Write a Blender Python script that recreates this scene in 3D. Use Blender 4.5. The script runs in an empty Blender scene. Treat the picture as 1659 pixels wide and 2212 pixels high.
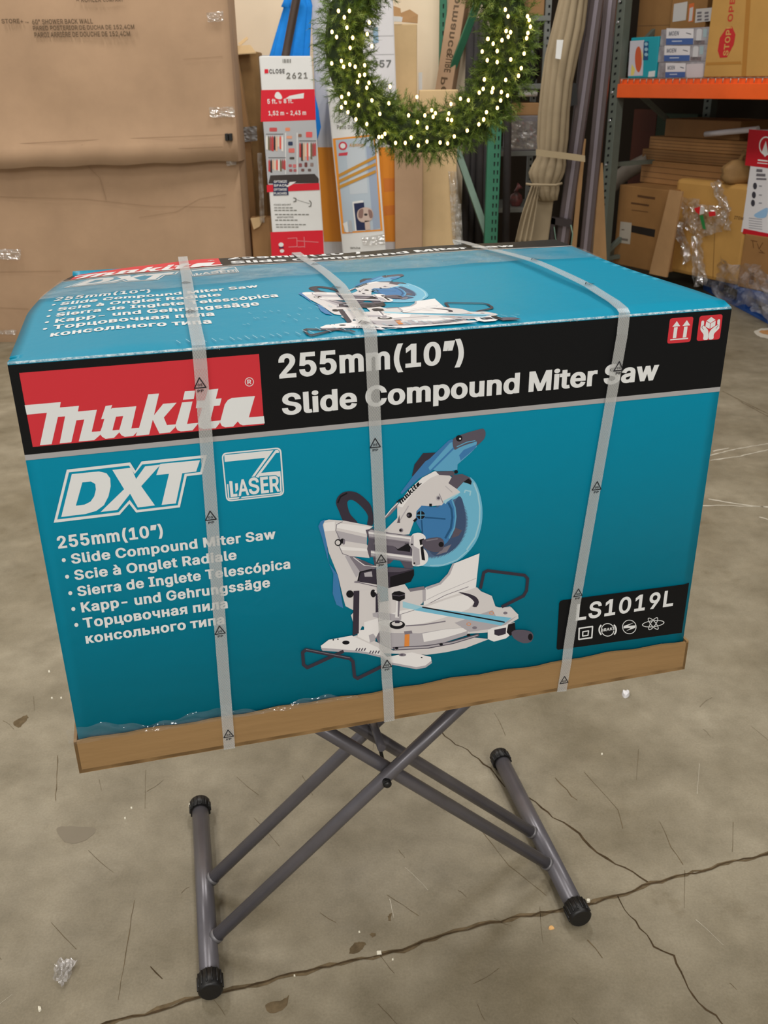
import bpy, bmesh, math, random
from mathutils import Vector, Matrix
from mathutils.geometry import delaunay_2d_cdt

random.seed(7)
SC = bpy.context.scene
COL = SC.collection
V = Vector

# ------------------------------------------------------------------ camera
FPX, PITCH, ROLL, CAMH = 2006.0, 0.437, -0.014, 1.518
CX, CY = 829.5, 1106.0
CP, SP = math.cos(PITCH), math.sin(PITCH)
CR, SR = math.cos(ROLL), math.sin(ROLL)
FWD, UPV, RGT = V((0, CP, -SP)), V((0, SP, CP)), V((1, 0, 0))
EYE = V((0, 0, CAMH))
cam = bpy.data.cameras.new('camera')
cam_ob = bpy.data.objects.new('camera', cam)
COL.objects.link(cam_ob)
cam.sensor_fit = 'VERTICAL'
cam.sensor_height = 36.0
cam.lens = FPX / 2212.0 * 36.0
cam.clip_start = 0.05
r_ = RGT * CR + UPV * SR
u_ = UPV * CR - RGT * SR
m_ = Matrix((r_, u_, -FWD)).transposed().to_4x4()
m_.translation = EYE
cam_ob.matrix_world = m_
cam.dof.use_dof = True
cam.dof.focus_distance = 1.3
cam.dof.aperture_fstop = 14.0
SC.camera = cam_ob

# ------------------------------------------------------------------ light
SC.view_settings.view_transform = 'Standard'
SC.view_settings.look = 'None'
SC.view_settings.gamma = 1.0
SC.view_settings.exposure = 0.0
wd = bpy.data.worlds.new('world')
SC.world = wd
wd.use_nodes = True
wd.node_tree.nodes['Background'].inputs[0].default_value = (1.0, 0.98, 0.955, 1)
wd.node_tree.nodes['Background'].inputs[1].default_value = 0.46


def area(name, loc, sx, sy, power, col=(1.0, 0.975, 0.94), rot=(0, 0, 0)):
    l = bpy.data.lights.new(name, 'AREA')
    l.shape = 'RECTANGLE'
    l.size, l.size_y = sx, sy
    l.energy = power
    l.color = col
    o = bpy.data.objects.new(name, l)
    o.location = loc
    o.rotation_euler = rot
    COL.objects.link(o)
    return o


for lx, ly, pw in ((-2.2, -5.6, 190), (1.8, -5.6, 210), (-2.4, -2.4, 60), (1.2, -2.6, 70), (-2.8, 1.2, 34), (1.6, 2.0, 42),
                   (-2.4, 4.3, 70), (0.2, 4.6, 70), (3.4, 0.4, 52)):
    area('ceiling_lamp', (lx, ly, 4.6), 0.35, 1.3, pw)

# ------------------------------------------------------------------ helpers


def ray(px, py):
    a, b = px - CX, py - CY
    u = CR * a + SR * b
    v = -SR * a + CR * b
    return RGT * (u / FPX) - UPV * (v / FPX) + FWD


def on_plane(px, py, pt, n):
    d = ray(px, py)
    return EYE + d * ((pt - EYE).dot(n) / d.dot(n))


def at(px, py, y):
    d = ray(px, py)
    return EYE + d * (y / d.y)


def on_floor(px, py, z=0.0):
    d = ray(px, py)
    return EYE + d * ((z - CAMH) / d.z)


def lin(c):
    c = c / 255.0
    return c / 12.92 if c <= 0.04045 else ((c + 0.055) / 1.055) ** 2.4


def rgb(c):
    return (lin(c[0]), lin(c[1]), lin(c[2]), 1.0)


MATS = {}


def mat(name, c, rough=0.6, metal=0.0, spec=0.5, noise=0.0, nscale=8.0, bump=0.0, bscale=60.0,
        coat=0.0, emit=0.0, c2=None, stretch=(1, 1, 1), alpha=1.0, coords='Object'):
    if name in MATS:
        return MATS[name]
    m = bpy.data.materials.new(name)
    m.use_nodes = True
    nt = m.node_tree
    b = nt.nodes['Principled BSDF']
    b.inputs['Base Color'].default_value = rgb(c)
    b.inputs['Roughness'].default_value = rough
    b.inputs['Metallic'].default_value = metal
    b.inputs['Specular IOR Level'].default_value = spec
    b.inputs['Coat Weight'].default_value = coat
    b.inputs['Coat Roughness'].default_value = 0.12
    b.inputs['Alpha'].default_value = alpha
    if emit:
        b.inputs['Emission Color'].default_value = rgb(c)
        b.inputs['Emission Strength'].default_value = emit
    if noise or c2 or bump:
        tc = nt.nodes.new('ShaderNodeTexCoord')
        mp = nt.nodes.new('ShaderNodeMapping')
        mp.inputs['Scale'].default_value = stretch
        nt.links.new(tc.outputs[coords], mp.inputs[0])
    if noise or c2:
        n = nt.nodes.new('ShaderNodeTexNoise')
        n.inputs['Scale'].default_value = nscale
        n.inputs['Detail'].default_value = 6.0
        n.inputs['Roughness'].default_value = 0.62
        nt.links.new(mp.outputs[0], n.inputs['Vector'])
        r = nt.nodes.new('ShaderNodeValToRGB')
        r.color_ramp.elements[0].position = 0.32
        r.color_ramp.elements[1].position = 0.68
        if c2 is None:
            k = 1.0 - noise
            r.color_ramp.elements[0].color = tuple(x * k for x in rgb(c)[:3]) + (1,)
            k = 1.0 + noise * 0.6
            r.color_ramp.elements[1].color = tuple(min(1, x * k) for x in rgb(c)[:3]) + (1,)
        else:
            r.color_ramp.elements[0].color = rgb(c2)
            r.color_ramp.elements[1].color = rgb(c)
        nt.links.new(n.outputs['Fac'], r.inputs[0])
        nt.links.new(r.outputs[0], b.inputs['Base Color'])
    if bump:
        n2 = nt.nodes.new('ShaderNodeTexNoise')
        n2.inputs['Scale'].default_value = bscale
        n2.inputs['Detail'].default_value = 4.0
        nt.links.new(mp.outputs[0], n2.inputs['Vector'])
        bp = nt.nodes.new('ShaderNodeBump')
        bp.inputs['Strength'].default_value = bump
        bp.inputs['Distance'].default_value = 0.01
        nt.links.new(n2.outputs['Fac'], bp.inputs['Height'])
        nt.links.new(bp.outputs[0], b.inputs['Normal'])
    MATS[name] = m
    return m


def film(name, c, fac, rough=0.12, bump=0.6, bscale=40.0, spec=0.5, vary=0.0, vscale=25.0, gloss=0.10):
    """clear plastic: part see-through, part milky gloss"""
    if name in MATS:
        return MATS[name]
    m = bpy.data.materials.new(name)
    m.use_nodes = True
    nt = m.node_tree
    b = nt.nodes['Principled BSDF']
    out = nt.nodes['Material Output']
    b.inputs['Base Color'].default_value = rgb(c)
    b.inputs['Roughness'].default_value = rough
    b.inputs['Specular IOR Level'].default_value = spec
    tr = nt.nodes.new('ShaderNodeBsdfTransparent')
    gl = nt.nodes.new('ShaderNodeBsdfGlossy')
    gl.inputs['Roughness'].default_value = rough
    mx = nt.nodes.new('ShaderNodeMixShader')
    mx.inputs[0].default_value = fac
    mx2 = nt.nodes.new('ShaderNodeMixShader')
    mx2.inputs[0].default_value = gloss
    nt.links.new(tr.outputs[0], mx.inputs[1])
    nt.links.new(b.outputs[0], mx.inputs[2])
    nt.links.new(mx.outputs[0], mx2.inputs[1])
    nt.links.new(gl.outputs[0], mx2.inputs[2])
    nt.links.new(mx2.outputs[0], out.inputs[0])
    tc = nt.nodes.new('ShaderNodeTexCoord')
    n2 = nt.nodes.new('ShaderNodeTexNoise')
    n2.inputs['Scale'].default_value = bscale
    n2.inputs['Detail'].default_value = 3.0
    nt.links.new(tc.outputs['Object'], n2.inputs['Vector'])
    if bump:
        bp = nt.nodes.new('ShaderNodeBump')
        bp.inputs['Strength'].default_value = bump
        bp.inputs['Distance'].default_value = 0.01
        nt.links.new(n2.outputs['Fac'], bp.inputs['Height'])
        nt.links.new(bp.outputs[0], b.inputs['Normal'])
        nt.links.new(bp.outputs[0], gl.inputs['Normal'])
    if vary:
        n3 = nt.nodes.new('ShaderNodeTexNoise')
        n3.inputs['Scale'].default_value = vscale
        n3.inputs['Detail'].default_value = 4.0
        nt.links.new(tc.outputs['Object'], n3.inputs['Vector'])
        mr = nt.nodes.new('ShaderNodeMapRange')
        mr.inputs[1].default_value = 0.35
        mr.inputs[2].default_value = 0.65
        mr.inputs[3].default_value = max(0.0, fac - vary)
        mr.inputs[4].default_value = min(1.0, fac + vary)
        nt.links.new(n3.outputs['Fac'], mr.inputs[0])
        nt.links.new(mr.outputs[0], mx.inputs[0])
    MATS[name] = m
    return m


def thing(name, label, cat, loc=(0, 0, 0), rotz=0.0, group=None):
    o = bpy.data.objects.new(name, None)
    o.empty_display_size = 0.05
    COL.objects.link(o)
    o.location = loc
    o.rotation_euler = (0, 0, rotz)
    tag(o, label, cat, group)
    return o


def tag(o, label, cat, group=None, kind=None):
    o['label'] = label
    o['category'] = cat
    if group:
        o['group'] = group
    if kind:
        o['kind'] = kind
    return o


def link(name, bm, mats, parent=None, root=None, smooth=False, local=False):
    """one mesh object; world coordinates are moved into the root's frame unless local"""
    me = bpy.data.meshes.new(name)
    if not isinstance(mats, (list, tuple)):
        mats = [mats]
    root = root or parent
    if root is not None and not local:
        bmesh.ops.transform(bm, matrix=Matrix.Rotation(-root.rotation_euler.z, 4, 'Z') @ Matrix.Translation(-root.location), verts=bm.verts)
    bmesh.ops.recalc_face_normals(bm, faces=bm.faces)
    bm.to_mesh(me)
    bm.free()
    for m in mats:
        me.materials.append(m)
    if smooth:
        for p in me.polygons:
            p.use_smooth = True
    o = bpy.data.objects.new(name, me)
    COL.objects.link(o)
    if parent is not None:
        o.parent = parent
    return o


def structure(name, bm, mats, smooth=False):
    o = link(name, bm, mats, smooth=smooth)
    o['kind'] = 'structure'
    return o


def box(bm, lo, hi, M=None, bev=0.0, mi=0):
    lo, hi = V(lo), V(hi)
    c = [(lo.x, lo.y, lo.z), (hi.x, lo.y, lo.z), (hi.x, hi.y, lo.z), (lo.x, hi.y, lo.z),
         (lo.x, lo.y, hi.z), (hi.x, lo.y, hi.z), (hi.x, hi.y, hi.z), (lo.x, hi.y, hi.z)]
    vs = [bm.verts.new(M @ V(p) if M else p) for p in c]
    fs = [bm.faces.new([vs[i] for i in q]) for q in
          ((0, 3, 2, 1), (4, 5, 6, 7), (0, 1, 5, 4), (1, 2, 6, 5), (2, 3, 7, 6), (3, 0, 4, 7))]
    for f in fs:
        f.material_index = mi
    if bev:
        es = list({e for f in fs for e in f.edges})
        r = bmesh.ops.bevel(bm, geom=es, offset=bev, segments=2, affect='EDGES', profile=0.5)
        for f in r['faces']:
            f.material_index = mi
    return vs


def hexa(bm, q, mi=0):
    """box from 8 corners: 4 front (tl,tr,br,bl) and 4 back"""
    vs = [bm.verts.new(p) for p in q]
    for ids in ((0, 1, 2, 3), (7, 6, 5, 4), (0, 4, 5, 1), (1, 5, 6, 2), (2, 6, 7, 3), (3, 7, 4, 0)):
        f = bm.faces.new([vs[i] for i in ids])
        f.material_index = mi
    return vs


def tube(bm, pts, r, seg=12, caps=True, mi=0, rad=None):
    pts = [V(p) for p in pts]
    rings = []
    up = V((0, 0, 1))
    prev = None
    for i, p in enumerate(pts):
        if i == 0:
            t = pts[1] - p
        elif i == len(pts) - 1:
            t = p - pts[i - 1]
        else:
            t = (pts[i + 1] - p).normalized() + (p - pts[i - 1]).normalized()
        t.normalize()
        if prev is None:
            a = up if abs(t.z) < 0.9 else V((1, 0, 0))
            n = t.cross(a).normalized()
        else:
            n = (prev - t * prev.dot(t)).normalized()
        prev = n
        b = t.cross(n)
        rr = rad[i] if rad else r
        rings.append([bm.verts.new(p + (n * math.cos(2 * math.pi * k / seg) + b * math.sin(2 * math.pi * k / seg)) * rr) for k in range(seg)])
    for A, B in zip(rings, rings[1:]):
        for k in range(seg):
            f = bm.faces.new((A[k], A[(k + 1) % seg], B[(k + 1) % seg], B[k]))
            f.material_index = mi
            f.smooth = True
    if caps:
        bm.faces.new(rings[0][::-1]).material_index = mi
        bm.faces.new(rings[-1]).material_index = mi
    return rings


def beam(bm, p, q, w, d, side=V((1, 0, 0)), mi=0, bev=0.0):
    """rectangular bar from p to q, w wide along side, d deep"""
    p, q = V(p), V(q)
    t = (q - p).normalized()
    s = (side - t * side.dot(t)).normalized()
    n = t.cross(s)
    c = []
    for P in (p, q):
        c += [P - s * w / 2 - n * d / 2, P + s * w / 2 - n * d / 2, P + s * w / 2 + n * d / 2, P - s * w / 2 + n * d / 2]
    vs = [bm.verts.new(x) for x in c]
    fs = []
    for ids in ((0, 1, 2, 3), (7, 6, 5, 4), (0, 4, 5, 1), (1, 5, 6, 2), (2, 6, 7, 3), (3, 7, 4, 0)):
        f = bm.faces.new([vs[i] for i in ids])
        f.material_index = mi
        fs.append(f)
    if bev:
        bmesh.ops.bevel(bm, geom=list({e for f in fs for e in f.edges}), offset=bev, segments=2, affect='EDGES', profile=0.5)


def ball(bm, c, r, seg=10, sc=(1, 1, 1), mi=0):
    r0 = bmesh.ops.create_uvsphere(bm, u_segments=seg, v_segments=max(5, seg // 2 + 1), radius=r,
                                   matrix=Matrix.Translation(V(c)) @ Matrix.Diagonal((sc[0], sc[1], sc[2], 1)))
    for v in r0['verts']:
        for f in v.link_faces:
            f.material_index = mi
            f.smooth = True


def catmull(pts, n=5, closed=True):
    out = []
    N = len(pts)
    rng = range(N) if closed else range(N - 1)
    for i in rng:
        g = lambda k: pts[k % N] if closed else pts[min(max(k, 0), N - 1)]
        p0, p1, p2, p3 = g(i - 1), g(i), g(i + 1), g(i + 2)
        for j in range(n):
            t = j / n
            out.append(tuple(0.5 * (2 * b + (c - a) * t + (2 * a - 5 * b + 4 * c - d) * t * t + (3 * b - a - 3 * c + d) * t ** 3)
                             for a, b, c, d in zip(p0, p1, p2, p3)))
    if not closed:
        out.append(tuple(pts[-1]))
    return out


def rounded(pts, r, n=5):
    """polygon with corners rounded by fraction-length r"""
    out = []
    N = len(pts)
    for i in range(N):
        p = V(pts[i]); a = V(pts[i - 1]); b = V(pts[(i + 1) % N])
        da, db = (a - p), (b - p)
        A = p + da.normalized() * min(r, da.length * .45)
        B = p + db.normalized() * min(r, db.length * .45)
        for j in range(n + 1):
            t = j / n
            q = A * (1 - t) ** 2 + p * 2 * t * (1 - t) + B * t * t
            out.append((q.x, q.y))
    return out


def circ(c, rx, ry=None, n=24, rot=0.0):
    ry = ry or rx
    ca, sa = math.cos(rot), math.sin(rot)
    return [(c[0] + rx * math.cos(t) * ca - ry * math.sin(t) * sa, c[1] + rx * math.cos(t) * sa + ry * math.sin(t) * ca)
            for t in [2 * math.pi * k / n for k in range(n)]]


def stroke(pts, w, closed=False):
    """outline polygon(s) of a polyline of width w: list of contours, one per segment plus round joints"""
    res = []
    n = len(pts)
    segs = [(pts[i], pts[(i + 1) % n]) for i in range(n if closed else n - 1)]
    for a, b in segs:
        a, b = V(a), V(b)
        d = b - a
        if d.length < 1e-9:
            continue
        d.normalize()
        e = V((-d.y, d.x)) * w / 2
        x = d * w * 0.12
        res.append([tuple(a - x + e), tuple(b + x + e), tuple(b + x - e), tuple(a - x - e)])
    for p in (pts if closed else pts[1:-1]):
        res.append(circ(p, w / 2, n=8))
    return res


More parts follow.
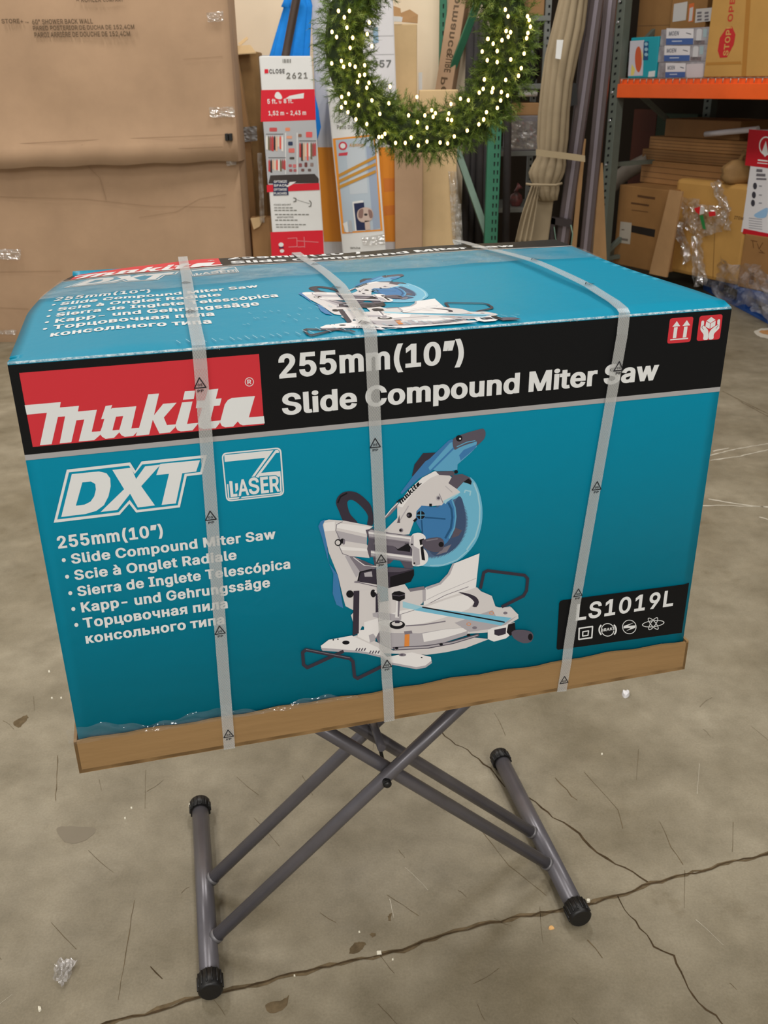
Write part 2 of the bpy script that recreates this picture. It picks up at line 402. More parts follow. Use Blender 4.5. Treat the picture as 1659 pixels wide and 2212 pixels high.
# ------------------------------------------------------------------ lettering
GLYPH_DATA = '''!238;68,160 63,551 174,551 169,160;119,-4 94,0 72,15 57,36 52,62 57,88 72,109 94,124 119,128 145,124 166,109 181,87 185,62 181,37 166,15 145,0
"363;79,318 69,551 178,551 170,318;193,318 184,551 293,551 284,318
#482;238,0 329,551 423,551 332,0;6,140 22,234 446,234 430,140;60,0 150,551 244,551 154,0;37,316 52,410 475,410 460,316
(315;89,227 94,307 110,390 140,488 171,556 185,581 290,581 252,498 220,405 200,313 193,228 199,154 218,77 250,-8 290,-96 185,-96 140,-9 112,70 95,149
)315;25,-96 66,-7 98,79 116,156 122,228 115,313 95,405 63,498 25,581 130,581 153,540 176,488 195,430 210,369 221,307 226,247 225,201 220,148 210,95 185,16 163,-35 130,-96
+495;198,34 198,406 297,406 297,34;61,172 61,268 433,268 433,172
,230;34,-119 71,113 185,113 121,-119
-495;379,286 379,188 114,188 114,286
.230;116,-4 91,0 69,15 54,36 49,62 54,88 69,109 91,124 116,129 142,124 164,109 178,88 183,62 178,36 164,15 142,0
/291;283,575 108,-76 8,-76 183,575
0495;248,-7 208,-3 171,9 138,28 98,71 78,107 63,149 53,196 48,275 53,355 63,401 79,443 99,479 139,522 171,542 208,554 248,558 288,554 324,542 357,522 397,479 417,443 432,401 442,354 447,275 442,196 432,149 417,107 397,71 357,28 325,9 288,-3;248,92 266,94 290,104 316,135 331,171 338,201 344,275 338,350 331,380 316,416 290,447 266,457 248,460 229,457 205,447 179,416 164,380 157,350 151,275 157,201 164,171 179,135 205,104 229,94
1495;76,0 76,97 433,97 433,0;318,551 318,0 212,0 212,448 237,448 90,345 86,458 213,551
2495;64,0 64,77 287,317 313,356 320,386 316,418 300,441 273,456 236,459 203,450 181,430 171,406 168,362 65,362 68,416 82,460 98,487 117,509 141,528 183,548 213,555 262,557 309,548 337,536 362,520 383,500 400,477 413,451 420,423 423,394 415,341 396,300 364,255 318,201 195,73 195,99 431,99 431,0
3495;239,-7 190,-2 160,6 118,26 94,44 66,78 53,105 45,136 41,174 149,174 153,142 164,121 188,103 215,94 249,92 273,96 294,104 314,121 326,143 328,180 319,207 300,227 278,239 248,246 157,248 157,328 288,477 288,452 70,452 70,551 414,551 414,474 222,271 211,329 269,332 305,327 353,308 390,279 410,255 429,212 435,166 429,118 409,76 390,51 366,31 339,15 308,3 275,-5
4495;40,105 40,185 256,551 368,550 151,181 151,205 455,205 455,105;282,0 282,360 385,360 385,0
5495;242,-7 210,-5 180,2 152,13 126,28 105,47 86,69 72,94 64,122 58,172 162,172 168,137 188,110 222,94 258,93 286,103 308,123 323,150 327,174 325,209 312,239 291,261 264,274 231,277 203,272 177,261 156,245 65,255 98,551 408,551 408,452 190,452 178,343 150,343 182,362 230,374 276,374 323,361 354,344 389,312 415,271 427,236 433,184 427,133 416,101 390,59 354,27 325,10 294,-1
6495;247,-7 197,-1 167,10 139,26 105,59 80,100 69,131 63,183 68,225 88,283 116,334 262,551 378,548 183,261 132,261 158,308 183,333 216,350 256,356 304,351 347,334 382,307 401,284 416,257 429,211 430,161 420,112 399,70 367,35 327,10 297,-1;247,90 276,95 304,115 323,146 327,178 323,211 304,242 276,260 247,265 218,260 190,242 172,212 167,179 172,146 190,115 218,95
7495;84,0 323,474 323,452 62,452 62,551 433,551 433,465 199,0
8495;247,-7 212,-5 178,2 148,13 108,38 78,71 63,97 55,126 52,156 59,203 78,245 100,271 118,285 159,304 153,302 154,272 141,278 106,305 82,343 73,371 70,401 76,444 87,470 111,504 133,523 157,538 200,553 247,558 294,553 336,538 361,523 382,504 407,470 418,444 424,401 421,371 412,343 388,305 354,278 341,272 342,302 336,304 376,285 394,271 416,245 436,203 443,156 440,126 431,97 417,71 386,38 347,13 316,2 283,-5;247,91 283,95 314,111 332,135 337,160 332,187 313,213 280,231 247,235 214,231 182,213 162,187 157,160 162,135 180,111 211,95;247,332 274,335 300,350 315,373 319,397 315,421 301,442 275,456 247,460 219,456 194,442 179,420 175,397 179,372 194,350 220,335
9495;247,558 297,552 328,541 355,525 390,492 415,451 425,419 431,368 426,326 407,268 379,217 233,0 117,3 311,290 363,290 337,242 312,217 278,201 239,195 191,200 148,217 112,244 93,267 79,294 66,339 64,390 74,438 96,481 127,516 167,541 198,552;247,460 219,455 190,436 172,405 167,373 172,340 190,309 218,290 247,285 276,290 305,309 323,339 327,371 323,404 305,436 276,455
A522;7,0 208,551 312,551 514,0 401,0 281,337 225,520 294,520 235,326 121,0;110,142 110,241 412,241 412,142
B498;60,0 60,551 280,550 331,542 372,523 404,496 426,461 438,423 440,383 434,350 416,315 389,290 350,270 357,272 357,302 347,303 377,294 405,278 421,263 447,223 458,185 459,143 451,102 439,77 423,54 388,27 359,14 326,5 268,0;167,99 283,100 322,108 343,122 353,142 355,164 349,188 328,213 296,228 167,231;167,327 267,328 288,331 306,339 323,354 334,374 335,402 328,423 313,439 287,449 167,452
C552;288,-7 242,-3 200,9 160,28 110,70 72,127 54,172 44,221 40,275 44,329 54,379 72,424 110,480 160,522 200,542 242,554 288,558 342,552 380,541 415,523 446,500 472,472 493,438 508,400 520,348 413,348 399,392 381,419 349,443 310,454 275,455 238,447 206,428 179,400 159,362 150,331 146,295 148,237 154,203 172,162 188,140 216,115 250,100 275,96 303,96 330,101 361,115 385,136 402,165 413,202 519,202 508,151 494,113 473,79 446,51 415,28 368,6 329,-4
D544;240,0 96,0 96,99 272,101 316,114 350,135 374,166 386,192 394,223 399,295 391,345 381,373 359,407 330,431 305,442 260,451 93,452 93,551 272,550 320,543 364,528 403,506 436,477 473,421 490,378 503,303 500,223 483,152 462,110 435,75 419,59 382,33 361,23 316,8;167,551 167,0 60,0 60,551
E461;60,0 60,551 414,551 414,452 167,452 167,328 397,328 397,229 167,229 167,99 417,99 417,0
F452;60,0 60,551 411,551 411,452 167,452 167,320 388,320 388,221 167,221 167,0
G562;290,-7 243,-3 199,9 159,28 109,71 71,127 54,172 44,221 40,275 44,329 54,379 71,423 109,480 159,522 198,542 240,554 286,558 328,554 368,544 405,528 447,498 474,470 495,437 509,400 521,349 414,349 398,391 374,423 342,445 309,454 273,455 237,447 205,429 179,400 159,362 150,331 145,275 150,220 165,175 188,140 216,115 251,100 276,96 314,97 346,106 373,122 393,145 408,175 413,198 416,248 463,219 283,199 283,298 520,298 517,178 507,138 479,85 440,43 390,13 352,0
H559;60,0 60,551 167,551 167,331 392,331 392,551 499,551 499,0 392,0 392,232 167,232 167,0
I342;31,0 31,99 118,99 118,452 31,452 31,551 311,551 311,452 225,452 225,99 311,99 311,0
J438;206,-7 159,-2 118,13 82,38 67,55 55,74 38,117 34,141 33,215 140,215 142,142 148,123 158,110 178,97 206,92 234,97 254,110 267,132 272,167 272,551 378,551 378,166 373,117 366,94 345,55 313,25 274,4 253,-2
K509;114,138 104,244 186,345 375,551 500,543 260,275 257,275;60,0 60,551 167,551 167,0;382,0 182,281 250,365 504,3
L435;60,0 60,551 167,551 167,99 403,99 403,0
M670;60,0 60,551 187,551 321,207 370,49 300,49 350,207 483,551 610,551 610,0 504,0 507,499 562,499 506,329 377,0 293,0 168,313 103,499 160,499 164,324 164,0
N565;60,0 60,551 169,551 394,195 466,60 407,50 399,178 399,551 505,551 505,0 396,0 197,313 95,489 160,499 167,322 167,0
O575;288,-7 242,-3 200,9 160,28 110,70 72,127 54,172 44,221 40,275 44,329 54,379 72,424 110,480 160,522 200,542 242,554 288,558 334,554 376,542 416,522 466,480 504,423 521,379 532,329 535,275 532,221 521,172 504,127 466,70 434,41 376,9 334,-3;288,95 314,97 348,109 369,122 388,139 410,174 421,203 428,237 430,275 428,314 421,348 410,377 388,411 369,429 348,442 314,454 288,456 262,454 227,442 206,429 188,411 165,376 154,347 148,314 145,275 148,237 154,203 165,174 188,140 206,122 227,109 262,97
P487;60,0 60,551 277,550 332,540 363,527 390,509 412,486 429,460 445,417 450,385 448,336 441,305 429,277 412,250 390,228 364,210 332,196 277,186 109,186 109,284 253,284 294,290 308,295 324,308 335,324 342,344 344,377 340,400 328,424 314,437 294,447 275,451 167,452 167,0
Q575;233,197 344,201 523,-44 411,-48;288,-7 242,-3 200,9 160,28 110,70 72,127 54,172 44,221 40,275 44,329 54,379 72,424 110,480 160,522 200,542 242,554 288,558 334,554 376,542 416,522 466,480 504,423 521,379 532,329 535,275 532,221 521,172 504,127 466,70 434,41 376,9 334,-3;288,95 314,97 348,109 369,122 388,139 410,174 421,203 428,237 430,275 428,314 421,348 410,377 388,411 369,429 348,442 314,454 288,456 262,454 227,442 206,429 188,411 165,376 154,347 148,314 145,275 148,237 154,203 165,174 188,140 206,122 227,109 262,97
R491;60,0 60,551 297,548 349,535 378,520 402,501 422,477 437,450 446,421 451,389 449,341 442,310 430,282 413,257 390,236 363,219 332,207 277,198 96,198 96,297 287,300 321,314 333,326 341,343 345,373 341,404 329,426 315,438 295,447 276,451 167,452 167,0;361,0 216,271 336,271 484,0
S489;245,-9 189,-4 156,5 112,26 87,46 68,69 47,110 40,140 36,179 144,179 149,145 161,122 188,102 218,93 255,91 291,98 319,112 337,131 344,147 345,166 342,179 330,193 294,212 178,247 122,272 80,308 70,323 56,356 52,393 59,440 71,468 99,504 122,523 165,544 197,553 248,558 300,553 331,544 373,523 396,504 423,470 435,443 442,415 445,378 341,378 333,415 319,435 303,446 283,454 246,459 204,452 174,435 164,422 158,408 157,390 162,376 176,361 199,348 332,307 367,292 392,276 422,247 439,219 446,197 450,160 444,114 433,86 416,61 394,38 353,13 320,1 284,-7
T491;32,452 32,551 459,551 459,452 299,452 299,0 193,0 193,452
U559;280,-8 238,-5 200,3 149,27 121,49 97,75 72,122 63,157 60,194 60,551 166,551 166,200 170,170 185,137 210,112 246,97 280,94 314,97 350,112 375,137 389,170 393,200 393,551 499,551 499,194 496,157 487,122 462,75 438,49 410,27 359,3 321,-5
V522;210,0 7,551 120,551 240,215 297,31 228,31 284,215 401,551 514,551 314,0
W728;160,0 10,551 120,551 211,197 243,40 185,40 216,188 311,551 417,551 512,188 543,40 484,40 517,197 608,551 718,551 567,0 460,0 363,361 332,517 396,517 366,363 268,0
X516;5,3 246,329 246,233 16,548 136,551 246,388 299,292 218,292 272,388 384,551 502,548 272,236 272,332 511,3 392,0 268,180 217,273 300,273 248,181 123,0
Y514;203,0 203,223 2,550 124,551 252,340 276,294 301,230 214,230 239,294 263,341 390,551 512,550 310,223 310,0
Z480;42,0 42,74 282,426 339,502 368,536 398,456 286,452 40,452 40,551 439,551 439,476 201,130 141,49 112,15 82,95 193,99 441,99 441,0
a431;181,-9 142,-5 107,7 75,27 58,44 39,77 33,102 30,129 34,164 41,184 58,209 72,222 97,237 151,254 275,273 275,290 269,308 259,319 242,328 217,331 189,328 169,319 154,307 144,294 133,269 33,299 54,344 68,365 86,383 115,403 148,416 181,424 215,426 256,423 292,412 327,393 356,361 371,328 379,273 379,0 277,0 277,52 306,52 309,58 282,25 253,6 225,-4;191,87 226,92 255,110 271,136 276,159 284,181 309,193 296,186 272,179 174,163 143,149 134,131 135,118 140,106 158,93
b466;251,-8 214,-5 184,6 154,27 124,64 127,59 154,59 154,0 53,0 53,551 156,551 156,361 128,361 124,356 153,392 192,417 237,426 284,423 316,414 359,389 393,353 417,306 430,251 432,189 422,131 402,81 372,41 332,11 301,-1;241,89 275,95 288,103 304,121 313,136 323,165 328,210 323,255 314,283 305,298 288,316 275,323 241,330 208,324 195,316 178,299 166,276 160,257 155,210 160,163 166,144 178,120 195,103 208,95
c438;228,-8 192,-5 158,4 127,20 87,53 58,97 45,131 37,168 34,208 37,249 45,287 58,321 87,365 127,399 158,414 192,423 228,426 287,418 322,404 345,389 366,370 383,347 396,322 409,283 310,258 294,298 268,321 248,328 228,330 209,328 186,319 167,303 157,289 141,242 140,186 146,155 157,129 167,115 186,99 209,90 234,89 261,94 285,109 301,132 311,163 410,138 398,99 385,73 368,50 347,31 323,15 297,3 269,-4
d466;216,-8 166,-1 135,11 95,41 65,81 44,131 35,189 37,251 50,306 74,353 108,389 151,414 182,423 229,426 274,417 313,392 343,355 339,361 311,361 311,551 414,551 414,0 313,0 313,59 339,59 343,65 319,33 283,6 252,-5;226,89 258,95 271,103 288,120 301,144 307,163 312,210 307,257 301,276 289,299 272,316 259,324 226,330 191,323 178,316 162,298 153,283 143,255 138,210 143,165 153,136 162,121 179,103 192,95
e446;233,-8 194,-5 159,4 127,19 87,53 66,81 50,113 40,149 34,208 40,267 50,303 66,336 86,364 125,398 156,414 190,423 226,426 272,421 305,410 336,393 364,368 386,336 403,296 409,266 413,215 413,169 75,169 75,263 382,249 312,187 308,245 302,273 292,296 271,318 252,327 235,330 200,327 173,312 153,289 139,249 139,175 144,154 155,129 164,115 183,101 206,91 223,88 246,89 268,94 295,112 314,151 413,127 392,74 379,55 354,30 323,11 299,2 274,-5
f296;270,421 270,327 6,327 6,421;81,0 81,453 85,488 93,509 106,527 121,542 147,559 167,566 198,572 236,570 265,564 289,555 262,462 231,473 209,474 193,468 185,452 184,0
g467;228,-151 172,-145 148,-138 116,-124 97,-112 75,-90 43,-40 129,8 161,-34 189,-50 228,-55 253,-53 274,-47 297,-32 309,-8 311,68 339,68 342,74 318,43 298,27 273,14 241,6 199,5 167,11 137,22 109,39 85,60 66,87 44,135 37,172 34,212 37,252 44,289 57,323 85,366 122,399 151,414 200,426 230,426 264,420 284,413 307,398 325,380 344,355 340,361 313,361 313,421 414,421 414,12 408,-38 389,-81 369,-103 346,-121 319,-134 291,-143;226,101 260,107 273,114 289,129 302,150 307,168 312,214 308,258 302,277 289,300 273,316 260,324 226,330 192,323 179,316 162,299 143,257 138,214 143,170 149,152 162,130 178,114 192,107
h452;156,247 156,0 53,0 53,551 156,551 156,287 93,287 118,350 137,378 161,400 202,420 248,426 302,418 326,408 348,393 374,363 391,325 399,278 399,0 296,0 295,268 291,289 279,311 259,324 241,329 217,328 192,320 177,309 166,294 158,274
i209;53,0 53,421 156,421 156,0;105,443 81,447 60,460 46,480 41,504 46,528 60,548 81,561 105,566 129,561 149,548 164,528 168,504 164,480 149,460 129,447
j209;53,421 156,421 154,-34 146,-68 136,-88 122,-106 105,-121 85,-132 63,-139 -10,-143 -10,-45 38,-42 47,-35 52,-15;104,443 80,447 60,460 46,480 41,504 46,528 60,548 80,561 104,566 128,561 149,548 163,528 168,504 163,480 149,460 128,447
k423;118,127 110,254 133,254 297,421 411,413 214,199 206,199;53,0 53,551 156,551 156,0;305,0 141,208 214,281 426,5
l231;160,-2 115,4 90,17 71,37 55,75 53,105 53,551 156,551 156,106 158,95 163,94 207,100 226,8 189,0
m652;53,0 53,421 154,421 154,295 101,295 120,353 144,388 176,412 221,427 256,427 286,420 312,406 341,375 354,349 368,295 306,295 320,341 342,378 374,405 414,422 458,428 506,421 528,411 548,398 573,371 591,335 598,292 599,0 496,0 494,295 488,308 475,321 455,329 439,330 415,327 397,317 385,301 378,281 377,0 274,0 274,289 268,307 255,321 236,329 220,330 199,327 179,317 165,300 158,282 156,259 156,0
n452;156,247 156,0 53,0 53,421 154,421 154,287 93,287 110,333 127,365 149,390 174,408 202,420 248,426 302,418 337,401 366,374 386,338 395,310 399,278 399,0 296,0 295,268 291,289 279,311 259,324 241,329 217,328 192,320 177,309 166,294 158,274
o457;228,-8 192,-5 158,4 127,20 87,53 58,97 45,131 37,168 34,208 37,249 45,287 58,321 87,365 127,399 158,414 192,423 228,426 265,423 299,414 331,399 370,365 399,321 413,287 420,249 423,208 420,168 413,131 399,97 370,53 331,20 299,4 265,-5;228,88 265,95 278,104 296,122 305,137 314,165 319,208 312,262 296,296 278,315 265,323 228,330 193,323 179,315 162,296 153,281 143,252 138,208 143,165 153,137 162,122 179,103 193,95
p466;53,-143 53,421 154,421 154,361 128,361 124,356 142,380 160,397 183,412 203,420 237,426 267,426 301,420 331,407 359,389 382,366 410,322 422,288 430,251 432,189 422,131 410,97 383,53 346,20 317,4 268,-7 226,-7 184,6 154,27 124,64 127,59 156,59 156,-143;241,89 275,95 288,103 304,121 313,136 323,165 328,210 323,255 314,283 305,298 288,316 275,323 241,330 208,324 195,316 178,299 166,276 160,257 155,210 160,163 166,144 178,120 195,103 208,95
q466;414,-143 311,-143 311,59 339,59 343,65 319,33 283,6 241,-7 199,-7 150,4 121,20 84,53 57,97 44,131 35,189 37,251 44,288 57,322 84,366 108,389 136,407 166,420 199,426 229,426 264,420 284,412 306,398 324,380 343,356 339,361 313,361 313,421 414,421;226,89 258,95 271,103 288,120 301,144 307,163 312,210 307,257 301,276 289,299 272,316 259,324 226,330 191,323 178,316 162,298 153,283 143,255 138,210 143,165 153,136 162,121 179,103 192,95
r301;53,0 53,421 154,421 154,363 123,363 122,360 143,390 162,406 184,417 221,426 285,424 285,317 239,325 201,322 176,307 165,294 158,278 156,258 156,0
s407;203,-8 162,-5 137,1 104,15 84,29 59,55 47,76 31,131 130,152 138,124 148,107 169,93 193,88 223,89 240,94 253,100 265,112 267,131 254,147 131,181 89,204 61,238 48,280 47,308 57,344 69,365 95,391 116,405 153,419 180,425 222,426 272,417 294,408 321,389 336,373 354,347 372,295 276,274 265,302 250,321 234,329 208,333 183,329 159,317 151,302 153,288 158,280 173,272 290,240 331,217 360,184 370,157 373,128 371,102 363,78 350,56 324,28 276,3 248,-4
t269;246,421 246,327 6,327 6,421;65,513 168,513 169,107 174,96 186,92 239,99 259,8 228,0 198,-4 172,-3 139,3 111,17 99,27 88,38 73,65 65,113
u452;203,-5 150,3 115,20 86,47 66,83 57,112 53,143 53,421 156,421 158,142 164,124 179,105 201,94 221,92 248,96 270,108 286,128 293,148 296,174 296,421 399,421 399,0 298,0 298,134 359,134 341,88 324,56 303,30 277,13 249,1
v431;169,0 8,421 120,421 214,160 255,21 177,21 221,171 311,421 423,421 262,0
w609;143,0 15,421 124,421 188,190 222,41 160,41 193,189 257,421 354,421 416,189 449,41 386,41 421,189 485,421 594,421 466,0 374,0 315,205 271,380 338,380 299,222 236,0
x421;7,3 200,263 199,168 15,419 132,421 203,311 264,207 161,207 225,319 291,421 407,419 222,166 222,259 413,3 296,0 223,113 158,222 261,222 198,113 124,0
y431;43,-130 67,-41 110,-48 128,-45 144,-27 161,19 8,421 120,421 214,160 255,21 177,21 217,160 311,421 423,421 245,-45 220,-92 185,-125 142,-142 87,-143
z422;42,0 42,74 254,348 254,323 48,323 48,421 375,421 375,345 168,74 168,98 381,98 381,0
·238;119,196 94,201 72,216 57,237 52,263 57,288 72,310 94,325 119,330 145,325 166,310 181,288 186,263 181,237 166,216 145,201
È461;60,0 60,551 414,551 414,452 167,452 167,328 397,328 397,229 167,229 167,99 417,99 417,0;204,558 114,699 231,701 298,558
à431;181,-9 142,-5 107,7 75,27 58,44 39,77 33,102 30,129 34,164 41,184 58,209 72,222 97,237 151,254 275,273 275,290 269,308 259,319 242,328 217,331 189,328 169,319 154,307 144,294 133,269 33,299 54,344 68,365 86,383 115,403 148,416 181,424 215,426 256,423 292,412 327,393 356,361 371,328 379,273 379,0 277,0 277,52 306,52 309,58 282,25 253,6 225,-4;191,87 226,92 255,110 271,136 276,159 284,181 309,193 296,186 272,179 174,163 143,149 134,131 135,118 140,106 158,93;175,429 85,569 202,571 270,429
ä431;181,-9 142,-5 107,7 75,27 58,44 39,77 33,102 30,129 34,164 41,184 58,209 72,222 97,237 151,254 275,273 275,290 269,308 259,319 242,328 217,331 189,328 169,319 154,307 144,294 133,269 33,299 54,344 68,365 86,383 115,403 148,416 181,424 215,426 256,423 292,412 327,393 356,361 371,328 379,273 379,0 277,0 277,52 306,52 309,58 282,25 253,6 225,-4;191,87 226,92 255,110 271,136 276,159 284,181 309,193 296,186 272,179 174,163 143,149 134,131 135,118 140,106 158,93;282,443 259,447 239,461 225,480 221,504 225,528 239,548 259,561 282,565 306,561 326,547 339,528 344,504 339,481 326,461 306,447;138,443 115,447 95,461 81,480 77,504 81,528 95,548 115,561 138,565 162,561 182,547 195,528 200,504 195,481 182,461 162,447
ó457;228,-8 192,-5 158,4 127,20 87,53 58,97 45,131 37,168 34,208 37,249 45,287 58,321 87,365 127,399 158,414 192,423 228,426 265,423 299,414 331,399 370,365 399,321 413,287 420,249 423,208 420,168 413,131 399,97 370,53 331,20 299,4 265,-5;228,88 265,95 278,104 296,122 305,137 314,165 319,208 312,262 296,296 278,315 265,323 228,330 193,323 179,315 162,296 153,281 143,252 138,208 143,165 153,137 162,122 179,103 193,95;168,429 236,571 353,569 263,429
Т491;32,452 32,551 459,551 459,452 299,452 299,0 193,0 193,452
а431;181,-9 142,-5 107,7 75,27 58,44 39,77 33,102 30,129 34,164 41,184 58,209 72,222 97,237 151,254 275,273 275,290 269,308 259,319 242,328 217,331 189,328 169,319 154,307 144,294 133,269 33,299 54,344 68,365 86,383 115,403 148,416 181,424 215,426 256,423 292,412 327,393 356,361 371,328 379,273 379,0 277,0 277,52 306,52 309,58 282,25 253,6 225,-4;191,87 226,92 255,110 271,136 276,159 284,181 309,193 296,186 272,179 174,163 143,149 134,131 135,118 140,106 158,93
в434;53,0 53,421 251,420 308,408 340,390 365,365 381,334 385,299 383,274 374,251 359,232 341,217 319,207 308,203 308,221 303,240 336,228 359,213 378,192 393,166 400,135 398,101 392,79 375,50 359,34 330,15 281,2;153,98 274,100 286,107 293,116 295,129 292,147 281,162 267,168 153,169;153,262 255,265 277,278 282,289 281,302 272,314 247,322 153,324
г346;332,421 332,323 156,323 156,0 53,0 53,421
и453;400,0 296,0 296,274 325,274 143,0 53,0 53,421 156,421 156,146 127,146 309,421 400,421
к418;53,0 53,421 156,421 156,257 163,257 299,421 419,415 261,217 422,5 301,0 178,159 156,159 156,0
л442;6,0 6,98 45,98 59,102 69,115 75,139 83,217 92,421 390,421 390,0 286,0 286,323 190,323 184,188 177,132 161,71 138,36 118,18 92,6 64,1
н451;351,265 351,167 99,167 99,265;156,421 156,0 53,0 53,421;398,421 398,0 295,0 295,421
о457;228,-8 192,-5 158,4 127,20 87,53 58,97 45,131 37,168 34,208 37,249 45,287 58,321 87,365 127,399 158,414 192,423 228,426 265,423 299,414 331,399 370,365 399,321 413,287 420,249 423,208 420,168 413,131 399,97 370,53 331,20 299,4 265,-5;228,88 265,95 278,104 296,122 305,137 314,165 319,208 312,262 296,296 278,315 265,323 228,330 193,323 179,315 162,296 153,281 143,252 138,208 143,165 153,137 162,122 179,103 193,95
п450;397,421 397,0 294,0 294,323 156,323 156,0 53,0 53,421
р466;53,-143 53,421 154,421 154,361 128,361 124,356 142,380 160,397 183,412 203,420 237,426 267,426 301,420 331,407 359,389 382,366 410,322 422,288 430,251 432,189 422,131 410,97 383,53 346,20 317,4 268,-7 226,-7 184,6 154,27 124,64 127,59 156,59 156,-143;241,89 275,95 288,103 304,121 313,136 323,165 328,210 323,255 314,283 305,298 288,316 275,323 241,330 208,324 195,316 178,299 166,276 160,257 155,210 160,163 166,144 178,120 195,103 208,95
с438;228,-8 192,-5 158,4 127,20 87,53 58,97 45,131 37,168 34,208 37,249 45,287 58,321 87,365 127,399 158,414 192,423 228,426 287,418 322,404 345,389 366,370 383,347 396,322 409,283 310,258 294,298 268,321 248,328 228,330 209,328 186,319 167,303 157,289 141,242 140,186 146,155 157,129 167,115 186,99 209,90 234,89 261,94 285,109 301,132 311,163 410,138 398,99 385,73 368,50 347,31 323,15 297,3 269,-4
т367;132,0 132,325 6,325 6,421 361,421 361,325 235,325 235,0
ц457;53,0 53,421 156,421 156,98 294,98 294,421 397,421 397,0;344,-109 344,0 318,0 318,98 447,98 447,-109
ч443;218,118 173,123 133,136 99,159 73,191 64,211 54,255 53,421 156,421 156,268 164,242 185,224 209,217 262,220 309,231 366,249 366,149 290,126;287,0 287,421 390,421 390,0
ь430;104,286 266,284 308,274 332,262 353,246 369,228 382,206 391,183 395,157 393,119 387,94 376,71 361,51 343,33 321,19 295,8 266,2 53,0 53,421 156,421 156,98 235,98 260,102 282,116 291,135 291,149 286,165 272,178 260,184 235,187 104,187
я427;374,0 271,0 271,326 191,326 153,317 144,309 137,295 135,280 138,261 153,245 179,237 340,236 340,142 175,143 130,151 92,168 76,179 51,208 43,224 33,260 33,300 36,319 51,354 62,369 91,395 130,412 175,420 374,421;118,0 0,1 131,214 247,213
”342;48,318 85,551 199,551 135,318;171,318 208,551 323,551 259,318'''
GLYPHS = {}
for ln in GLYPH_DATA.split('\n'):
    ch, rest = ln[0], ln[1:]
    fields = rest.split(';')
    GLYPHS[ch] = (int(fields[0]) / 1000.0,
                  [[tuple(int(k) / 1000.0 for k in p.split(',')) for p in c.split(' ')] for c in fields[1:] if c])
CAP = max(p[1] for p in GLYPHS['H'][1][0])


def text_glyphs(s, space=0.20, track=0.0):
    """list of glyph contour sets in em units and the width of the line"""
    x, out = 0.0, []
    for ch in s:
        if ch == ' ':
            x += space
            continue
        adv, cs = GLYPHS[ch]
        out.append([[(x + a, b) for a, b in c] for c in cs])
        x += adv + track
    x0 = min(p[0] for g in out for c in g for p in c)
    x1 = max(p[0] for g in out for c in g for p in c)
    return [[[((a - x0) / (x1 - x0), b / CAP) for a, b in c] for c in g] for g in out]


def embolden(cs, fat):
    """push the outlines of one glyph sideways to make its stems heavier"""
    def ar(c):
        return sum(a[0] * b[1] - b[0] * a[1] for a, b in zip(c, c[1:] + c[:1]))
    big = max(cs, key=lambda c: abs(ar(c)))
    sg = 1.0 if ar(big) > 0 else -1.0
    out = []
    for c in cs:
        n = len(c)
        q = []
        for i in range(n):
            a, p, b = V(c[i - 1]), V(c[i]), V(c[(i + 1) % n])
            d1, d2 = (p - a).normalized(), (b - p).normalized()
            nx = (d1.y + d2.y) * sg
            k = max(abs(d1.y), abs(d2.y))
            q.append((p.x + fat * (0.0 if abs(nx) < 0.15 else math.copysign(k, nx)), p.y))
        out.append(q)
    return out


def winding(p, cs):
    """non-zero winding test, so that overlapping strokes melt into one shape"""
    w, x, y = 0, p[0], p[1]
    for c in cs:
        ax, ay = c[-1]
        for bx, by in c:
            if (ay <= y) != (by <= y):
                t = (bx - ax) * (y - ay) - (x - ax) * (by - ay)
                if by > ay and t > 0:
                    w += 1
                elif by < ay and t < 0:
                    w -= 1
            ax, ay = bx, by
    return w != 0


